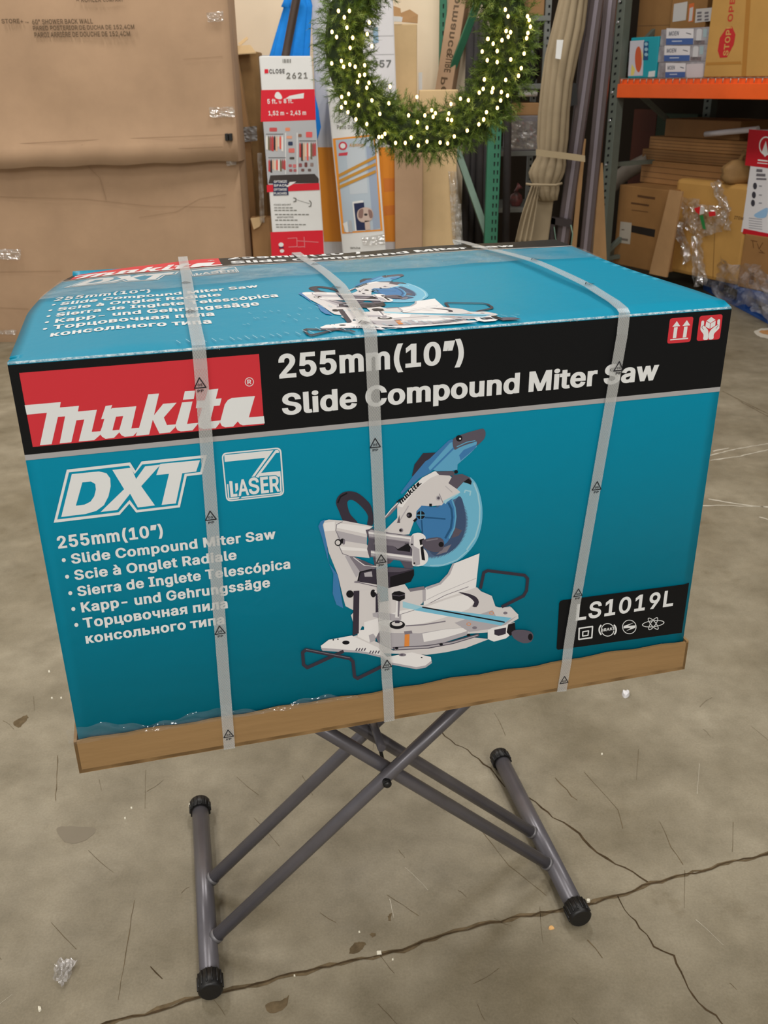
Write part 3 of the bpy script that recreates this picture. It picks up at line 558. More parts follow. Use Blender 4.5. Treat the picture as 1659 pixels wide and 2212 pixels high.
class Print:
    """flat artwork in the coordinates of one panel, layer on layer"""
    n = 0

    def __init__(self, fmap):
        self.items = []
        self.fmap = fmap

    def raw(self, part, m, layer, contours, union=False):
        self.items.append((part, m, layer, contours, union))

    def poly(self, part, m, layer, pts, *holes):
        self.raw(part, m, layer, [[self.fmap(*p) for p in c] for c in (pts,) + holes])

    def line(self, part, m, layer, pts, w, closed=False):
        """w in pixels of the tracing"""
        cs = []
        for c in stroke(pts, w, closed):
            c = [self.fmap(*p) for p in c]
            if sum(a[0] * b[1] - b[0] * a[1] for a, b in zip(c, c[1:] + c[:1])) < 0:
                c.reverse()
            cs.append(c)
        self.raw(part, m, layer, cs, True)

    def text(self, part, m, layer, s, L, R, top, space=0.20, track=0.0, fat=0.0):
        Print.n += 1
        key = part if '_' in part else '%s|%d' % (part, Print.n)
        L2, R2, T2 = V(self.fmap(*L)), V(self.fmap(*R)), V(self.fmap(*top))
        ux = R2 - L2
        if abs(ux.y) < 0.15 * abs(ux.x):
            ux.y = 0.0
        # cap vector: the part of (top - L) across the baseline
        up = V((-ux.y, ux.x)).normalized()
        h = (T2 - L2).dot(up)
        if h < 0:
            h = -h
        for g in text_glyphs(s, space, track):
            cs = [[tuple(L2 + ux * a + up * (h * b)) for a, b in c] for c in g]
            self.raw(key, m, layer, embolden(cs, fat) if fat else cs, True)

    def build(self, place, parent, root=None, local=False, clip=None, cut=None, parts=None):
        names = []
        for it in self.items:
            if it[0] not in names:
                names.append(it[0])
        res = {}
        for nme in names:
            if parts and nme.split('|')[0] not in parts:
                continue
            bm = bmesh.new()
            mats = []
            for part, m, layer, cs, union in self.items:
                if part != nme:
                    continue
                if m not in mats:
                    mats.append(m)
                mi = mats.index(m)
                vs, faces = [], []
                for c in cs:
                    faces.append(list(range(len(vs), len(vs) + len(c))))
                    vs += [V((p[0], p[1])) for p in c]
                try:
                    ov, oe, of, *_ = delaunay_2d_cdt(vs, [], faces, 1 if union else 2, 1e-7)
                    if union:
                        of = [f for f in of if winding(sum((ov[i] for i in f), V((0, 0))) / len(f), cs)]
                except Exception:
                    continue
                nv = [bm.verts.new((p.x, p.y, layer * 0.00016)) for p in ov]
                for f in of:
                    try:
                        q = bm.faces.new([nv[i] for i in f])
                        q.material_index = mi
                    except ValueError:
                        pass
            for co, no in (clip or []):
                bmesh.ops.bisect_plane(bm, geom=bm.verts[:] + bm.edges[:] + bm.faces[:], plane_co=co, plane_no=no, clear_outer=True)
            for co, no in (cut or []):
                bmesh.ops.bisect_plane(bm, geom=bm.verts[:] + bm.edges[:] + bm.faces[:], plane_co=co, plane_no=no)
            for f in [f for f in bm.faces if f.calc_area() < 1e-12]:
                bm.faces.remove(f)
            if not bm.faces:
                bm.free()
                continue
            for v in bm.verts:
                v.co = place(v.co.x, v.co.y, v.co.z)
            me_o = link_print(nme.split('|')[0], bm, mats, parent, root, local)
            res[nme] = me_o
        return res


def link_print(name, bm, mats, parent, root, local):
    me = bpy.data.meshes.new(name)
    r = root or parent
    if not local:
        bmesh.ops.transform(bm, matrix=Matrix.Rotation(-r.rotation_euler.z, 4, 'Z') @ Matrix.Translation(-r.location), verts=bm.verts)
    bm.to_mesh(me)
    bm.free()
    for m in mats:
        me.materials.append(m)
    o = bpy.data.objects.new(name, me)
    COL.objects.link(o)
    o.parent = parent
    return o


def ink(c, rough=0.42):
    return mat('ink_%d_%d_%d' % c, c, rough=rough, spec=0.16)


def paper(c):
    return mat('print_%d_%d_%d' % c, c, rough=0.5, spec=0.35)

# ------------------------------------------------------------------ common materials
M_floor = None
M_card = mat('cardboard', (186, 154, 124), rough=0.75, spec=0.2, noise=0.10, nscale=3.0, bump=0.12, bscale=9.0)
M_card2 = mat('cardboard_warm', (186, 146, 102), rough=0.75, spec=0.2, noise=0.12, nscale=4.0, bump=0.12, bscale=9.0)
M_card3 = mat('cardboard_pale', (222, 192, 146), rough=0.75, spec=0.2, noise=0.09, nscale=4.0, bump=0.12, bscale=9.0)
M_cardw = mat('cardboard_worn', (160, 124, 78), rough=0.6, spec=0.3, noise=0.2, nscale=5.0, bump=0.2, bscale=12.0)
M_black = mat('black_plastic', (22, 22, 22), rough=0.4)
M_tapeG = film('clear_tape_gloss', (230, 225, 215), 0.18, rough=0.08, bump=1.0, bscale=45.0)

# ------------------------------------------------------------------ setting: floor and walls
def floor_mat():
    m = bpy.data.materials.new('concrete')
    m.use_nodes = True
    nt = m.node_tree
    b = nt.nodes['Principled BSDF']
    b.inputs['Specular IOR Level'].default_value = 0.35
    tc = nt.nodes.new('ShaderNodeTexCoord')

    def noise(scale, detail, lo, hi, ca, cb, rough=0.6):
        n = nt.nodes.new('ShaderNodeTexNoise')
        n.inputs['Scale'].default_value = scale
        n.inputs['Detail'].default_value = detail
        n.inputs['Roughness'].default_value = rough
        nt.links.new(tc.outputs['Object'], n.inputs['Vector'])
        r = nt.nodes.new('ShaderNodeValToRGB')
        r.color_ramp.elements[0].position = lo
        r.color_ramp.elements[1].position = hi
        r.color_ramp.elements[0].color = ca
        r.color_ramp.elements[1].color = cb
        nt.links.new(n.outputs['Fac'], r.inputs[0])
        return r
    a = noise(1.6, 7, 0.30, 0.70, rgb((122, 112, 90)), rgb((172, 163, 144)))
    f = noise(7.5, 12, 0.28, 0.72, (0.52, 0.50, 0.44, 1), (1.16, 1.15, 1.13, 1), 0.72)
    g = noise(60.0, 5, 0.56, 0.74, (1, 1, 1, 1), (0.74, 0.72, 0.68, 1))
    mx = nt.nodes.new('ShaderNodeMix'); mx.data_type = 'RGBA'; mx.blend_type = 'MULTIPLY'; mx.inputs[0].default_value = 0.72
    nt.links.new(a.outputs[0], mx.inputs[6]); nt.links.new(f.outputs[0], mx.inputs[7])
    my = nt.nodes.new('ShaderNodeMix'); my.data_type = 'RGBA'; my.blend_type = 'MULTIPLY'; my.inputs[0].default_value = 0.55
    nt.links.new(mx.outputs[2], my.inputs[6]); nt.links.new(g.outputs[0], my.inputs[7])
    h = noise(210.0, 4, 0.35, 0.70, (0.74, 0.73, 0.70, 1), (1.06, 1.06, 1.05, 1), 0.6)
    k = noise(2.3, 14, 0.60, 0.70, (1, 1, 1, 1), (0.66, 0.62, 0.54, 1), 0.72)
    for src, fac in ((h, 0.5), (k, 0.75)):
        mz = nt.nodes.new('ShaderNodeMix'); mz.data_type = 'RGBA'; mz.blend_type = 'MULTIPLY'; mz.inputs[0].default_value = fac
        nt.links.new(my.outputs[2], mz.inputs[6]); nt.links.new(src.outputs[0], mz.inputs[7])
        my = mz
    nt.links.new(my.outputs[2], b.inputs['Base Color'])
    rr = noise(3.0, 5, 0.3, 0.7, (0.42,) * 3 + (1,), (0.62,) * 3 + (1,))
    nt.links.new(rr.outputs[0], b.inputs['Roughness'])
    n2 = nt.nodes.new('ShaderNodeTexNoise'); n2.inputs['Scale'].default_value = 60.0; n2.inputs['Detail'].default_value = 5.0
    nt.links.new(tc.outputs['Object'], n2.inputs['Vector'])
    bp = nt.nodes.new('ShaderNodeBump'); bp.inputs['Strength'].default_value = 0.08; bp.inputs['Distance'].default_value = 0.01
    nt.links.new(n2.outputs['Fac'], bp.inputs['Height']); nt.links.new(bp.outputs[0], b.inputs['Normal'])
    return m


M_floor = floor_mat()
M_crack = mat('crack_dirt', (78, 64, 46), rough=0.9, spec=0.1, noise=0.35, nscale=40)
M_crack2 = mat('crack_dust', (110, 95, 72), rough=0.9, spec=0.1, noise=0.35, nscale=40)
M_stain = mat('floor_stain', (132, 122, 104), rough=0.5, spec=0.3, noise=0.06, nscale=6)
M_scuff = mat('floor_scuff', (205, 198, 182), rough=0.8, spec=0.1)
M_rust = mat('floor_rust', (190, 140, 90), rough=0.8, spec=0.1, noise=0.2, nscale=20)

bm = bmesh.new()
box(bm, (-7, -8, -0.1), (7, 9.6, 0.0))


def floor_ribbon(px_pts, w0, w1, mi, jag=0.0, n=14, z=0.0006):
    """irregular dark or pale line lying in the concrete"""
    pts = [on_floor(*p) for p in px_pts]
    dense = []
    for a, b in zip(pts, pts[1:]):
        k = max(2, int((b - a).length / 0.02))
        for j in range(k):
            dense.append(a.lerp(b, j / k))
    dense.append(pts[-1])
    L = []
    for i, p in enumerate(dense):
        t = (dense[min(i + 1, len(dense) - 1)] - dense[max(i - 1, 0)]).normalized()
        e = V((-t.y, t.x, 0))
        off = random.uniform(-jag, jag)
        w = (w0 + (w1 - w0) * i / len(dense)) * random.uniform(0.5, 1.5)
        L.append((bm.verts.new(p + e * (off + w / 2) + V((0, 0, z))), bm.verts.new(p + e * (off - w / 2) + V((0, 0, z)))))
    for A, B in zip(L, L[1:]):
        bm.faces.new((A[0], A[1], B[1], B[0])).material_index = mi


# saw-cut joint running across the slab, and the cracks that branch off it
joint = [(1800, 1795), (1659, 1843), (1500, 1885), (1408, 1908), (1330, 1937), (1240, 1962), (1190, 1969), (1060, 1993), (960, 2022), (870, 2052), (760, 2078), (690, 2092), (600, 2112),
         (480, 2145), (400, 2162), (340, 2185), (230, 2212), (100, 2250)]
floor_ribbon(joint, 0.007, 0.008, 2, 0.005)
floor_ribbon(joint, 0.003, 0.0036, 1, 0.0035, z=0.0012)
floor_ribbon([(940, 1572), (985, 1608), (1010, 1620), (1070, 1670), (1092, 1700)], 0.003, 0.003, 1, 0.003)
floor_ribbon([(1140, 1722), (1172, 1745), (1195, 1765), (1240, 1790), (1262, 1812), (1290, 1842), (1330, 1866), (1368, 1882), (1400, 1905)], 0.003, 0.0055, 1, 0.003)
floor_ribbon([(1333, 1937), (1350, 1965), (1372, 1990), (1395, 2020), (1412, 2045), (1455, 2065), (1470, 2100), (1490, 2135), (1510, 2165), (1545, 2195), (1575, 2225)], 0.003, 0.003, 1, 0.003)
floor_ribbon([(1200, 1680), (1235, 1720), (1248, 1728)], 0.002, 0.002, 2, 0.002)
floor_ribbon([(1262, 1668), (1310, 1720), (1335, 1750), (1345, 1790)], 0.0012, 0.0012, 2, 0.001)
floor_ribbon([(1425, 1775), (1450, 1830), (1475, 1868)], 0.0012, 0.0012, 2, 0.001)
floor_ribbon([(1020, 1770), (1100, 1870), (1180, 1935)], 0.001, 0.001, 2, 0.001)
floor_ribbon([(290, 1945), (275, 2040), (255, 2160)], 0.0015, 0.001, 2, 0.001)
floor_ribbon([(125, 1632), (120, 1730)], 0.002, 0.001, 2, 0.001)
floor_ribbon([(325, 2088), (352, 2114)], 0.002, 0.001, 1, 0.002)
floor_ribbon([(1270, 2030), (1300, 2070)], 0.003, 0.001, 2, 0.002)
# fine scratches
for k in range(46):
    x, y = random.uniform(-40, 1700), random.uniform(1480, 2200)
    a, L = random.choice((0.6, 0.75, 1.0, -0.5, 1.5)) + random.uniform(-0.2, 0.2), random.uniform(20, 90)
    floor_ribbon([(x, y), (x + L * 0.5 * math.cos(a), y + L * 0.5 * math.sin(a) + random.uniform(-3, 3)), (x + L * math.cos(a), y + L * math.sin(a))], 0.0008, 0.0006, 4 if k % 9 == 0 else 2, 0.0006)
# pale scrape marks at the right
for q in ([(1530, 985), (1590, 970), (1659, 958)], [(1535, 995), (1600, 985), (1659, 972)], [(1540, 975), (1575, 968)], [(1530, 1078), (1600, 1090), (1690, 1100)],
          [(1515, 1093), (1560, 1092), (1659, 1095)], [(1640, 1117), (1675, 1127)]):
    floor_ribbon(q, 0.008, 0.005, 4, 0.003)
for q in ([(1560, 845), (1610, 870), (1680, 905)], [(1595, 865), (1640, 890), (1700, 918)]):
    floor_ribbon(q, 0.004, 0.004, 2, 0.002)


def floor_patch(px_pts, mi, z=0.0004):
    vs = [on_floor(p[0] + random.uniform(-1.6, 1.6), p[1] + random.uniform(-1.2, 1.2)) + V((0, 0, z)) for p in catmull(px_pts, 5)]
    f = bm.faces.new([bm.verts.new(v) for v in vs])
    f.material_index = mi


floor_patch([(122, 1790), (160, 1785), (205, 1790), (195, 1808), (165, 1822), (140, 1818)], 3)
floor_patch([(1628, 716), (1660, 708), (1690, 715), (1668, 730), (1640, 727)], 4)
floor_patch([(1640, 717), (1662, 712), (1685, 716), (1665, 725)], 5, 0.0008)
for q in ([(760, 2042), (778, 2034), (790, 2040), (775, 2056), (755, 2060)], [(838, 1980), (846, 1972), (843, 1990)], [(800, 2018), (812, 2016), (806, 2026)],
          [(30, 1560), (55, 1545), (60, 1552), (40, 1572)], [(575, 2170), (610, 2160), (625, 2150), (615, 2178), (585, 2190)]):
    floor_patch(q, 2)
bmesh.ops.triangulate(bm, faces=[f for f in bm.faces if len(f.verts) > 4])
structure('floor', bm, [M_floor, M_crack, M_crack2, M_stain, M_scuff, M_rust])

M_wall = mat('wall_paint', (250, 231, 202), rough=0.6, spec=0.3, noise=0.03, nscale=1.5, bump=0.03, bscale=80)
bm = bmesh.new()
box(bm, (-6.5, 6.85, 0), (0.78, 7.0, 5.0))
structure('wall_back', bm, M_wall)
M_wall_shade = mat('wall_paint_shaded', (62, 54, 46), rough=0.8, spec=0.2, noise=0.05, nscale=1.5)  # shade of the recess and right side put into the wall colour
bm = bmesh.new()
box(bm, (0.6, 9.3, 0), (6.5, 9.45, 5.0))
structure('wall_recess', bm, M_wall_shade)
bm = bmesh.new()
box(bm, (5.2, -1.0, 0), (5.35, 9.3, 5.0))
structure('wall_right', bm, M_wall_shade)
bm = bmesh.new()
box(bm, (-6.5, -7.5, 5.0), (6.5, 9.45, 5.1))
structure('ceiling', bm, mat('ceiling_paint', (205, 200, 190), rough=0.9, spec=0.1, noise=0.03, nscale=2))

# ------------------------------------------------------------------ the saw carton
CW, CD, CH, CT = 0.900, 0.580, 0.571, 0.053
CYAW = 0.247
CO = V((-0.412, 0.997, 0.672))
EX, EY = V((math.cos(CYAW), math.sin(CYAW), 0)), V((-math.sin(CYAW), math.cos(CYAW), 0))
carton = thing('saw_carton', 'large teal and black printed miter saw carton with three straps on the folding table', 'carton',
               CO, CYAW)
TEAL, INKB, WHITE, RED, SILV = (0, 141, 174), (18, 19, 21), (226, 228, 228), (208, 54, 63), (168, 167, 168)


def top_inset(u, s):
    k = max(0.0, (s - 0.24) / 0.34)
    return 0.045 * k ** 1.3 * max(0.0, 1 - u / 0.22)


def top_z(u, s):
    z = CH + (0.0012 * math.sin(u * 17 + s * 5) + 0.0016 * math.sin(s * 13 - u * 6)) * min(1.0, u / 0.2)
    z += 0.004 * math.sin(min(1.0, s / 0.5) * math.pi) * math.sin(u / CW * math.pi)
    k = max(0.0, (s - 0.30) / 0.28)
    z -= 0.012 * k * k * max(0.0, 1 - u / 0.25)
    z -= 0.004 * max(0.0, 1 - u / 0.12)
    e = min(1.0, s / 0.012)
    return CH - 0.002 + (z - CH + 0.002) * e


def teal_mat(name, rough, bump):
    m = mat(name, TEAL, rough=rough, spec=0.16, bump=bump, bscale=38.0)
    return m


M_teal = teal_mat('carton_teal', 0.40, 0.06)
M_edge_sparkle = mat('carton_edge_sparkle', (10, 140, 172), rough=0.3, spec=0.5, bump=0.6, bscale=260.0, c2=(226, 238, 242), nscale=230.0)  # pale specks in the colour imitate the sparkle along the edge
M_brown_side = mat('carton_side', (120, 100, 76), rough=0.7, noise=0.2, nscale=8)
bm = bmesh.new()
R_ = 0.0022
prof = [(0.0, 0.008), (0.0, CH - 0.003 - R_)]
for k in range(1, 6):
    a = k / 5 * math.pi / 2
    prof.append((R_ - R_ * math.cos(a), CH - 0.003 - R_ + R_ * math.sin(a)))
ntop0 = len(prof) - 1
for k in range(1, 37):
    prof.append((R_ + (CD - 0.014) * k / 36, None))
prof += [(CD - 0.006, CH - 0.008), (CD - 0.002, CH - 0.018), (CD, CH - 0.035), (CD, 0.008)]
NU = 60
cols = []
for i in range(NU + 1):
    u = CW * i / NU
    col = []
    for j, (s, z) in enumerate(prof):
        uu = u
        if z is None:
            z = top_z(u, s)
        if s > 0.0:
            uu = u + top_inset(u, s) * (1.0 if z > 0.4 else z / 0.4)
        col.append(bm.verts.new((uu, s, z)))
    cols.append(col)
for i in range(NU):
    for j in range(len(prof) - 1):
        f = bm.faces.new((cols[i][j], cols[i + 1][j], cols[i + 1][j + 1], cols[i][j + 1]))
        f.smooth = True
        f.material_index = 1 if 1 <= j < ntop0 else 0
    f = bm.faces.new((cols[i][0], cols[i][-1], cols[i + 1][-1], cols[i + 1][0]))
bm.faces.new(cols[0]).material_index = 2
bm.faces.new(cols[-1][::-1]).material_index = 0
bmesh.ops.triangulate(bm, faces=[f for f in bm.faces if len(f.verts) > 4])
link('printed_body', bm, [M_teal, M_edge_sparkle, M_brown_side], carton, local=True)

# brown corrugated tray round the foot of the carton
M_tray = mat('tray_cardboard', (153, 121, 80), rough=0.62, spec=0.3, noise=0.10, nscale=7.0, bump=0.10, bscale=30.0, stretch=(0.4, 1, 3))
bm = bmesh.new()
g = 0.006
nx = 40
for (fy, sgn) in ((-g, 1), (CD + g, -1)):
    rows = []
    for i in range(nx + 1):
        u = -g + (CW + 2 * g) * i / nx
        zt = CT - 0.001 + 0.0014 * math.sin(i * 1.7) + 0.001 * math.sin(i * 0.6)
        zb = 0.0012 * math.sin(i * 0.9) ** 2
        rows.append((u, zb, zt))
    for (a, b) in zip(rows, rows[1:]):
        p = [(a[0], fy, a[2]), (b[0], fy, b[2]), (b[0], fy, b[1]), (a[0], fy, a[1])]
        q = [(x, y + sgn * 0.004, z) for x, y, z in p]
        hexa(bm, p + q)
box(bm, (-g, -g, 0), (-g + 0.004, CD + g, CT))
box(bm, (CW + g - 0.004, -g, 0), (CW + g, CD + g, CT))
box(bm, (-g, -g, 0.0), (CW + g, CD + g, 0.006))
bmesh.ops.remove_doubles(bm, verts=bm.verts, dist=1e-5)
link('cardboard_tray', bm, M_tray, carton, local=True)


# ---- artwork, traced on the front panel
def Fpx(px, py):
    p = on_plane(px, py, CO, EY) - CO
    return (p.dot(EX), p.z)


def zoom(x0, y0, s, base=Fpx):
    return lambda x, y: base(x0 + x / s, y0 + y / s)


uv = lambda u, v: (u, v)
A = Print(uv)
W_, K_, R_I = ink(WHITE), ink(INKB), ink(RED)
# black band, silver line
A.poly('headline_band', K_, 1, [(0, 0.459), (CW, 0.459), (CW, CH - 0.0058), (0, CH - 0.0058)])
A.poly('headline_band', ink(SILV), 1, [(0, 0.4525), (CW, 0.4525), (CW, 0.4592), (0, 0.4592)])
# logo panel
A.poly('brand_logo', R_I, 2, [(0.0105, 0.468), (0.2765, 0.468), (0.2765, 0.5555), (0.0105, 0.5555)])
LOGO = [
    ([(185, 745), (615, 708), (605, 772), (833, 753), (820, 820), (1047, 800), (985, 1063), (1100, 1055), (1085, 1100), (1015, 1162), (830, 1178), (897, 915), (803, 925),
      (742, 1187), (603, 1200), (668, 877), (582, 885), (507, 1210), (367, 1222), (450, 835), (210, 858)], None),
    ([(1085, 1065), (1110, 1000), (1150, 862), (1180, 810), (1230, 780), (1518, 757), (1458, 1022), (1575, 1012), (1540, 1050), (1480, 1112), (1380, 1122), (1340, 1103), (1315, 1068),
      (1250, 1135), (1150, 1145), (1110, 1122), (1088, 1095)], [(1275, 882), (1362, 873), (1315, 1038), (1232, 1046)]),
]
B0 = 280 * 5.53
kk = lambda pts: [(x + B0, y) for x, y in pts]
LOGO += [
    (kk([(112, 615), (240, 605), (180, 865), (290, 728), (450, 715), (298, 892), (335, 982), (445, 973), (430, 1010), (370, 1070), (245, 1082), (165, 918), (122, 1095), (-2, 1107), (-40, 1110), (5, 1005)]), None),
    (kk([(548, 580), (672, 570), (655, 670), (525, 680)]), None),
    (kk([(515, 712), (640, 700), (575, 968), (712, 955), (690, 985), (640, 1045), (500, 1057), (462, 1045), (440, 1008), (438, 975), (460, 905)]), None),
    (kk([(822, 562), (948, 548), (918, 668), (987, 663), (965, 748), (895, 755), (850, 940), (975, 925), (960, 965), (915, 1020), (770, 1030), (722, 1012), (705, 975), (710, 935), (755, 775), (680, 780), (690, 695), (790, 685)]), None),
    (kk([(968, 950), (1025, 735), (1062, 683), (1110, 658), (1385, 635), (1312, 890), (1492, 875), (1502, 962), (1240, 985), (1205, 970), (1180, 938), (1125, 1000), (1030, 1008), (990, 992)]),
     [(1150, 755), (1230, 742), (1175, 905), (1097, 912)]),
]
A.fmap = zoom(20, 740, 5.53)
for i_, (o_, h_) in enumerate(LOGO):
    A.poly('brand_logo', W_, 3 + 0.05 * i_, o_, *([h_] if h_ else []))
cR = (1318 + B0, 467)
A.poly('brand_logo', W_, 3, circ(cR, 54), circ(cR, 46)[::-1])
A.text('brand_logo', W_, 3, 'R', (cR[0] - 22, cR[1] + 27), (cR[0] + 26, cR[1] + 25), (cR[0] - 22, cR[1] - 26))
# headline
A.fmap = Fpx
A.text('lettering', W_, 3, '255mm(10”)', (604.5, 817.3), (1000, 773.5), (598, 765.5), track=-0.022, fat=0.0007)
A.text('lettering', W_, 3, 'Slide Compound Miter Saw', (611, 896.5), (1419.5, 812), (606, 850.5), space=0.17, track=-0.02, fat=0.0007)
# DXT
A.fmap = zoom(80, 950, 2.765)
T_I = ink(TEAL)
A.poly('series_logo', W_, 1, [(100, 494), (178, 177), (556, 134), (588, 184), (624, 128), (1014, 89), (986, 205), (894, 216), (853, 402), (592, 433), (551, 381), (493, 447)])
A.poly('series_logo', T_I, 2, [(121, 474), (191, 193), (549, 152), (583, 203), (628, 146), (994, 107), (974, 191), (881, 202), (840, 389), (598, 417), (553, 357), (487, 431)])
A.poly('series_logo', W_, 3, [(145, 459), (208, 203), (370, 187), (415, 198), (437, 228), (440, 275), (427, 335), (400, 388), (355, 422), (290, 441)],
       [(232, 392), (271, 252), (322, 247), (348, 262), (352, 295), (342, 335), (320, 367), (285, 385)])
A.poly('series_logo', W_, 3, [(380, 429), (520, 293), (450, 178), (562, 165), (592, 232), (645, 157), (738, 146), (622, 275), (704, 390), (602, 402), (556, 320), (480, 417)])
A.poly('series_logo', W_, 3, [(712, 209), (736, 142), (973, 120), (950, 188), (867, 198), (829, 378), (744, 387), (788, 201)])
# laser badge
A.fmap = zoom(420, 880, 7.54)
q_ = [(438, 740), (1412, 645), (1464, 1430), (518, 1535)]
A.poly('laser_badge', W_, 1, rounded(q_, 90))
q_ = [(462, 760), (1388, 670), (1440, 1408), (538, 1510)]
A.poly('laser_badge', T_I, 2, rounded(q_, 72))
A.poly('laser_badge', W_, 3, [(485, 772), (1285, 692), (965, 1138), (915, 1147), (1152, 815), (492, 883)])
A.poly('laser_badge', W_, 3, [(1318, 690), (1355, 686), (1374, 705), (1376, 735), (1326, 740), (1085, 1063), (1398, 1032), (1406, 1120), (1000, 1140), (990, 1130)])
A.poly('laser_badge', W_, 3, [(528, 1245), (550, 1243), (568, 1470), (735, 1455), (718, 1480), (565, 1495), (548, 1478)])
A.poly('laser_badge', W_, 3, [(768, 1452), (1395, 1385), (1388, 1120), (1408, 1118), (1422, 1380), (1405, 1402), (755, 1474)])
A.poly('laser_badge', W_, 3, [(660, 1235), (704, 1230), (712, 1330), (668, 1380)])
for lay, mm, dx in ((4, T_I, 12), (5, W_, 0)):
    for gl, s0, s1, t0 in (('L', (588, 1456), (700, 1445), (566, 1195)), ('A', (716, 1440), (892, 1422), (716, 1172)), ('S', (890, 1415), (1062, 1400), (880, 1145)),
                           ('E', (1085, 1398), (1212, 1384), (1065, 1130)), ('R', (1232, 1380), (1392, 1362), (1212, 1118))):
        A.text('laser_badge', mm, lay, gl, (s0[0] - dx, s0[1] + dx), (s1[0] + dx, s1[1] + dx), (t0[0] - dx, t0[1] - dx))
        if not dx and gl in 'LER':
            A.line('laser_badge', mm, lay + 0.1, [(s0[0] + 26, s0[1] - 8), (t0[0] + 30, t0[1] + 8)], 40)
# list of names in five languages
A.fmap = zoom(80, 950, 2.765)
sl = -0.136
for s_, x0, y0, x1, cap_ in (('255mm(10”)', 129, 649, 752, 72), ('Slide Compound Miter Saw', 210, 740, 1424, 58), ('Scie à Onglet Radiale', 229, 837, 1191, 58),
                             ('Sierra de Inglete Telescópica', 247, 934, 1511, 58), ('Kapp- und Gehrungssäge', 270, 1030, 1391, 58), ('Торцовочная пила', 283, 1123, 1139, 58),
                             ('консольного типа', 296, 1216, 1120, 57)):
    A.text('lettering', W_, 1, s_, (x0, y0), (x1, y0 + (x1 - x0) * sl), (x0 - 6, y0 - cap_ - 2), track=0.0, fat=0.0003)
for x0, y0 in ((160, 717), (180, 816), (199, 914), (217, 1009), (235, 1104)):
    A.poly('bullet_mark|%d' % y0, W_, 1, circ((x0, y0), 12))
# model panel
A.fmap = zoom(1150, 1200, 4.1475)
A.poly('model_panel', K_, 1, rounded([(244, 400), (700, 345)], 1)[:0] + [(275, 397), (1350, 258), (1402, 243), (1336, 690), (260, 838), (225, 842), (215, 828), (238, 425), (250, 405)])
A.text('model_panel', W_, 2, 'LS1019L', (384, 583), (1252, 469), (396, 435))
ln_ = lambda pts, w, c=False: A.line('model_panel', W_, 2, pts, w, c)
ln_([(417, 650), (537, 633), (530, 733), (414, 749)], 12, True)
ln_([(450, 680), (501, 672), (496, 712), (448, 719)], 10, True)
A.poly('model_panel', W_, 2, circ((672, 663), 60), circ((672, 663), 53)[::-1])
ln_([(672 + 76 * math.cos(t), 663 + 66 * math.sin(t)) for t in [math.radians(a) for a in range(140, 226, 10)]], 13)
ln_([(672 + 76 * math.cos(t), 663 + 66 * math.sin(t)) for t in [math.radians(a) for a in range(-42, 44, 10)]], 13)
A.poly('model_panel', K_, 3, [(608, 655), (738, 640), (737, 668), (606, 683)])
A.text('model_panel', W_, 4, 'BRAKE', (610, 681), (736, 665), (608, 655))
A.poly('model_panel', W_, 2, circ((866, 637), 64), circ((866, 637), 58)[::-1])
A.poly('model_panel', W_, 3, [(815, 628), (905, 598), (850, 628), (922, 622), (918, 645), (838, 672), (880, 645), (812, 650)])
for rot in (-0.12, 0.85, -0.95):
    A.poly('model_panel', W_, 2, circ((1080, 608), 101 if rot == -0.12 else 68, 30 if rot == -0.12 else 24, rot=rot), circ((1080, 608), 93 if rot == -0.12 else 61, 24 if rot == -0.12 else 18, rot=rot)[::-1])
# handling pictograms
A.fmap = zoom(1420, 640, 9.217)
A.poly('handling_symbol', R_I, 2, rounded([(245, 437), (714, 400), (650, 905), (185, 942)], 55))
A.poly('handling_symbol|b', R_I, 2, rounded([(835, 390), (1296, 352), (1234, 852), (770, 888)], 55))
w3 = lambda pts: A.poly('handling_symbol', W_, 3, pts)
w3([(380, 490), (445, 590), (288, 607)]); w3([(325, 616), (397, 610), (365, 828), (297, 835)])
w3([(580, 472), (645, 575), (490, 588)]); w3([(525, 601), (595, 595), (565, 812), (495, 820)])
w3([(250, 852), (606, 822), (600, 846), (245, 876)])
w3 = lambda pts: A.poly('handling_symbol|b', W_, 3, pts)
w3([(1065, 408), (1148, 465), (1048, 530), (970, 485)]); w3([(965, 497), (1042, 540), (1032, 645), (946, 600)]); w3([(1054, 538), (1152, 480), (1143, 578), (1043, 642)])
w3(catmull([(868, 505), (895, 480), (923, 500), (918, 580), (955, 615), (1005, 690), (995, 850), (905, 856), (910, 760), (850, 665), (858, 580)], 3))
w3(catmull([(1186, 480), (1214, 455), (1240, 472), (1226, 600), (1215, 645), (1118, 745), (1105, 840), (1015, 846), (1032, 700), (1130, 600), (1180, 568)], 3))
for pl in ([(912, 575), (885, 590), (878, 620), (910, 662)], [(1180, 555), (1200, 565), (1195, 590), (1155, 640)]):
    A.line('handling_symbol|b', ink((130, 40, 45)), 4, pl, 8)

# ---- picture of the saw
A.fmap = zoom(630, 900, 3.0164)
PC = {'blue': (64, 124, 178), 'lblue': (96, 166, 204), 'glass': (112, 184, 214), 'pale': (160, 206, 222), 'dk': (58, 52, 64), 'blk': (26, 25, 30), 'met': (214, 210, 210),
      'lite': (234, 232, 232), 'mid': (178, 174, 180), 'shade': (128, 122, 132), 'dsh': (92, 86, 98), 'blade': (82, 104, 136), 'dblade': (64, 84, 116), 'or': (226, 140, 66),
      'teal': TEAL, 'dblue': (38, 88, 132), 'strip': (120, 190, 218)}
lay = [1]


def sv(c, pts, smooth=0, *holes):
    lay[0] += 0.03
    A.poly('product_picture', ink(PC[c]), lay[0], catmull(pts, smooth) if smooth else pts, *[catmull(h, smooth)[::-1] if smooth else h for h in holes])


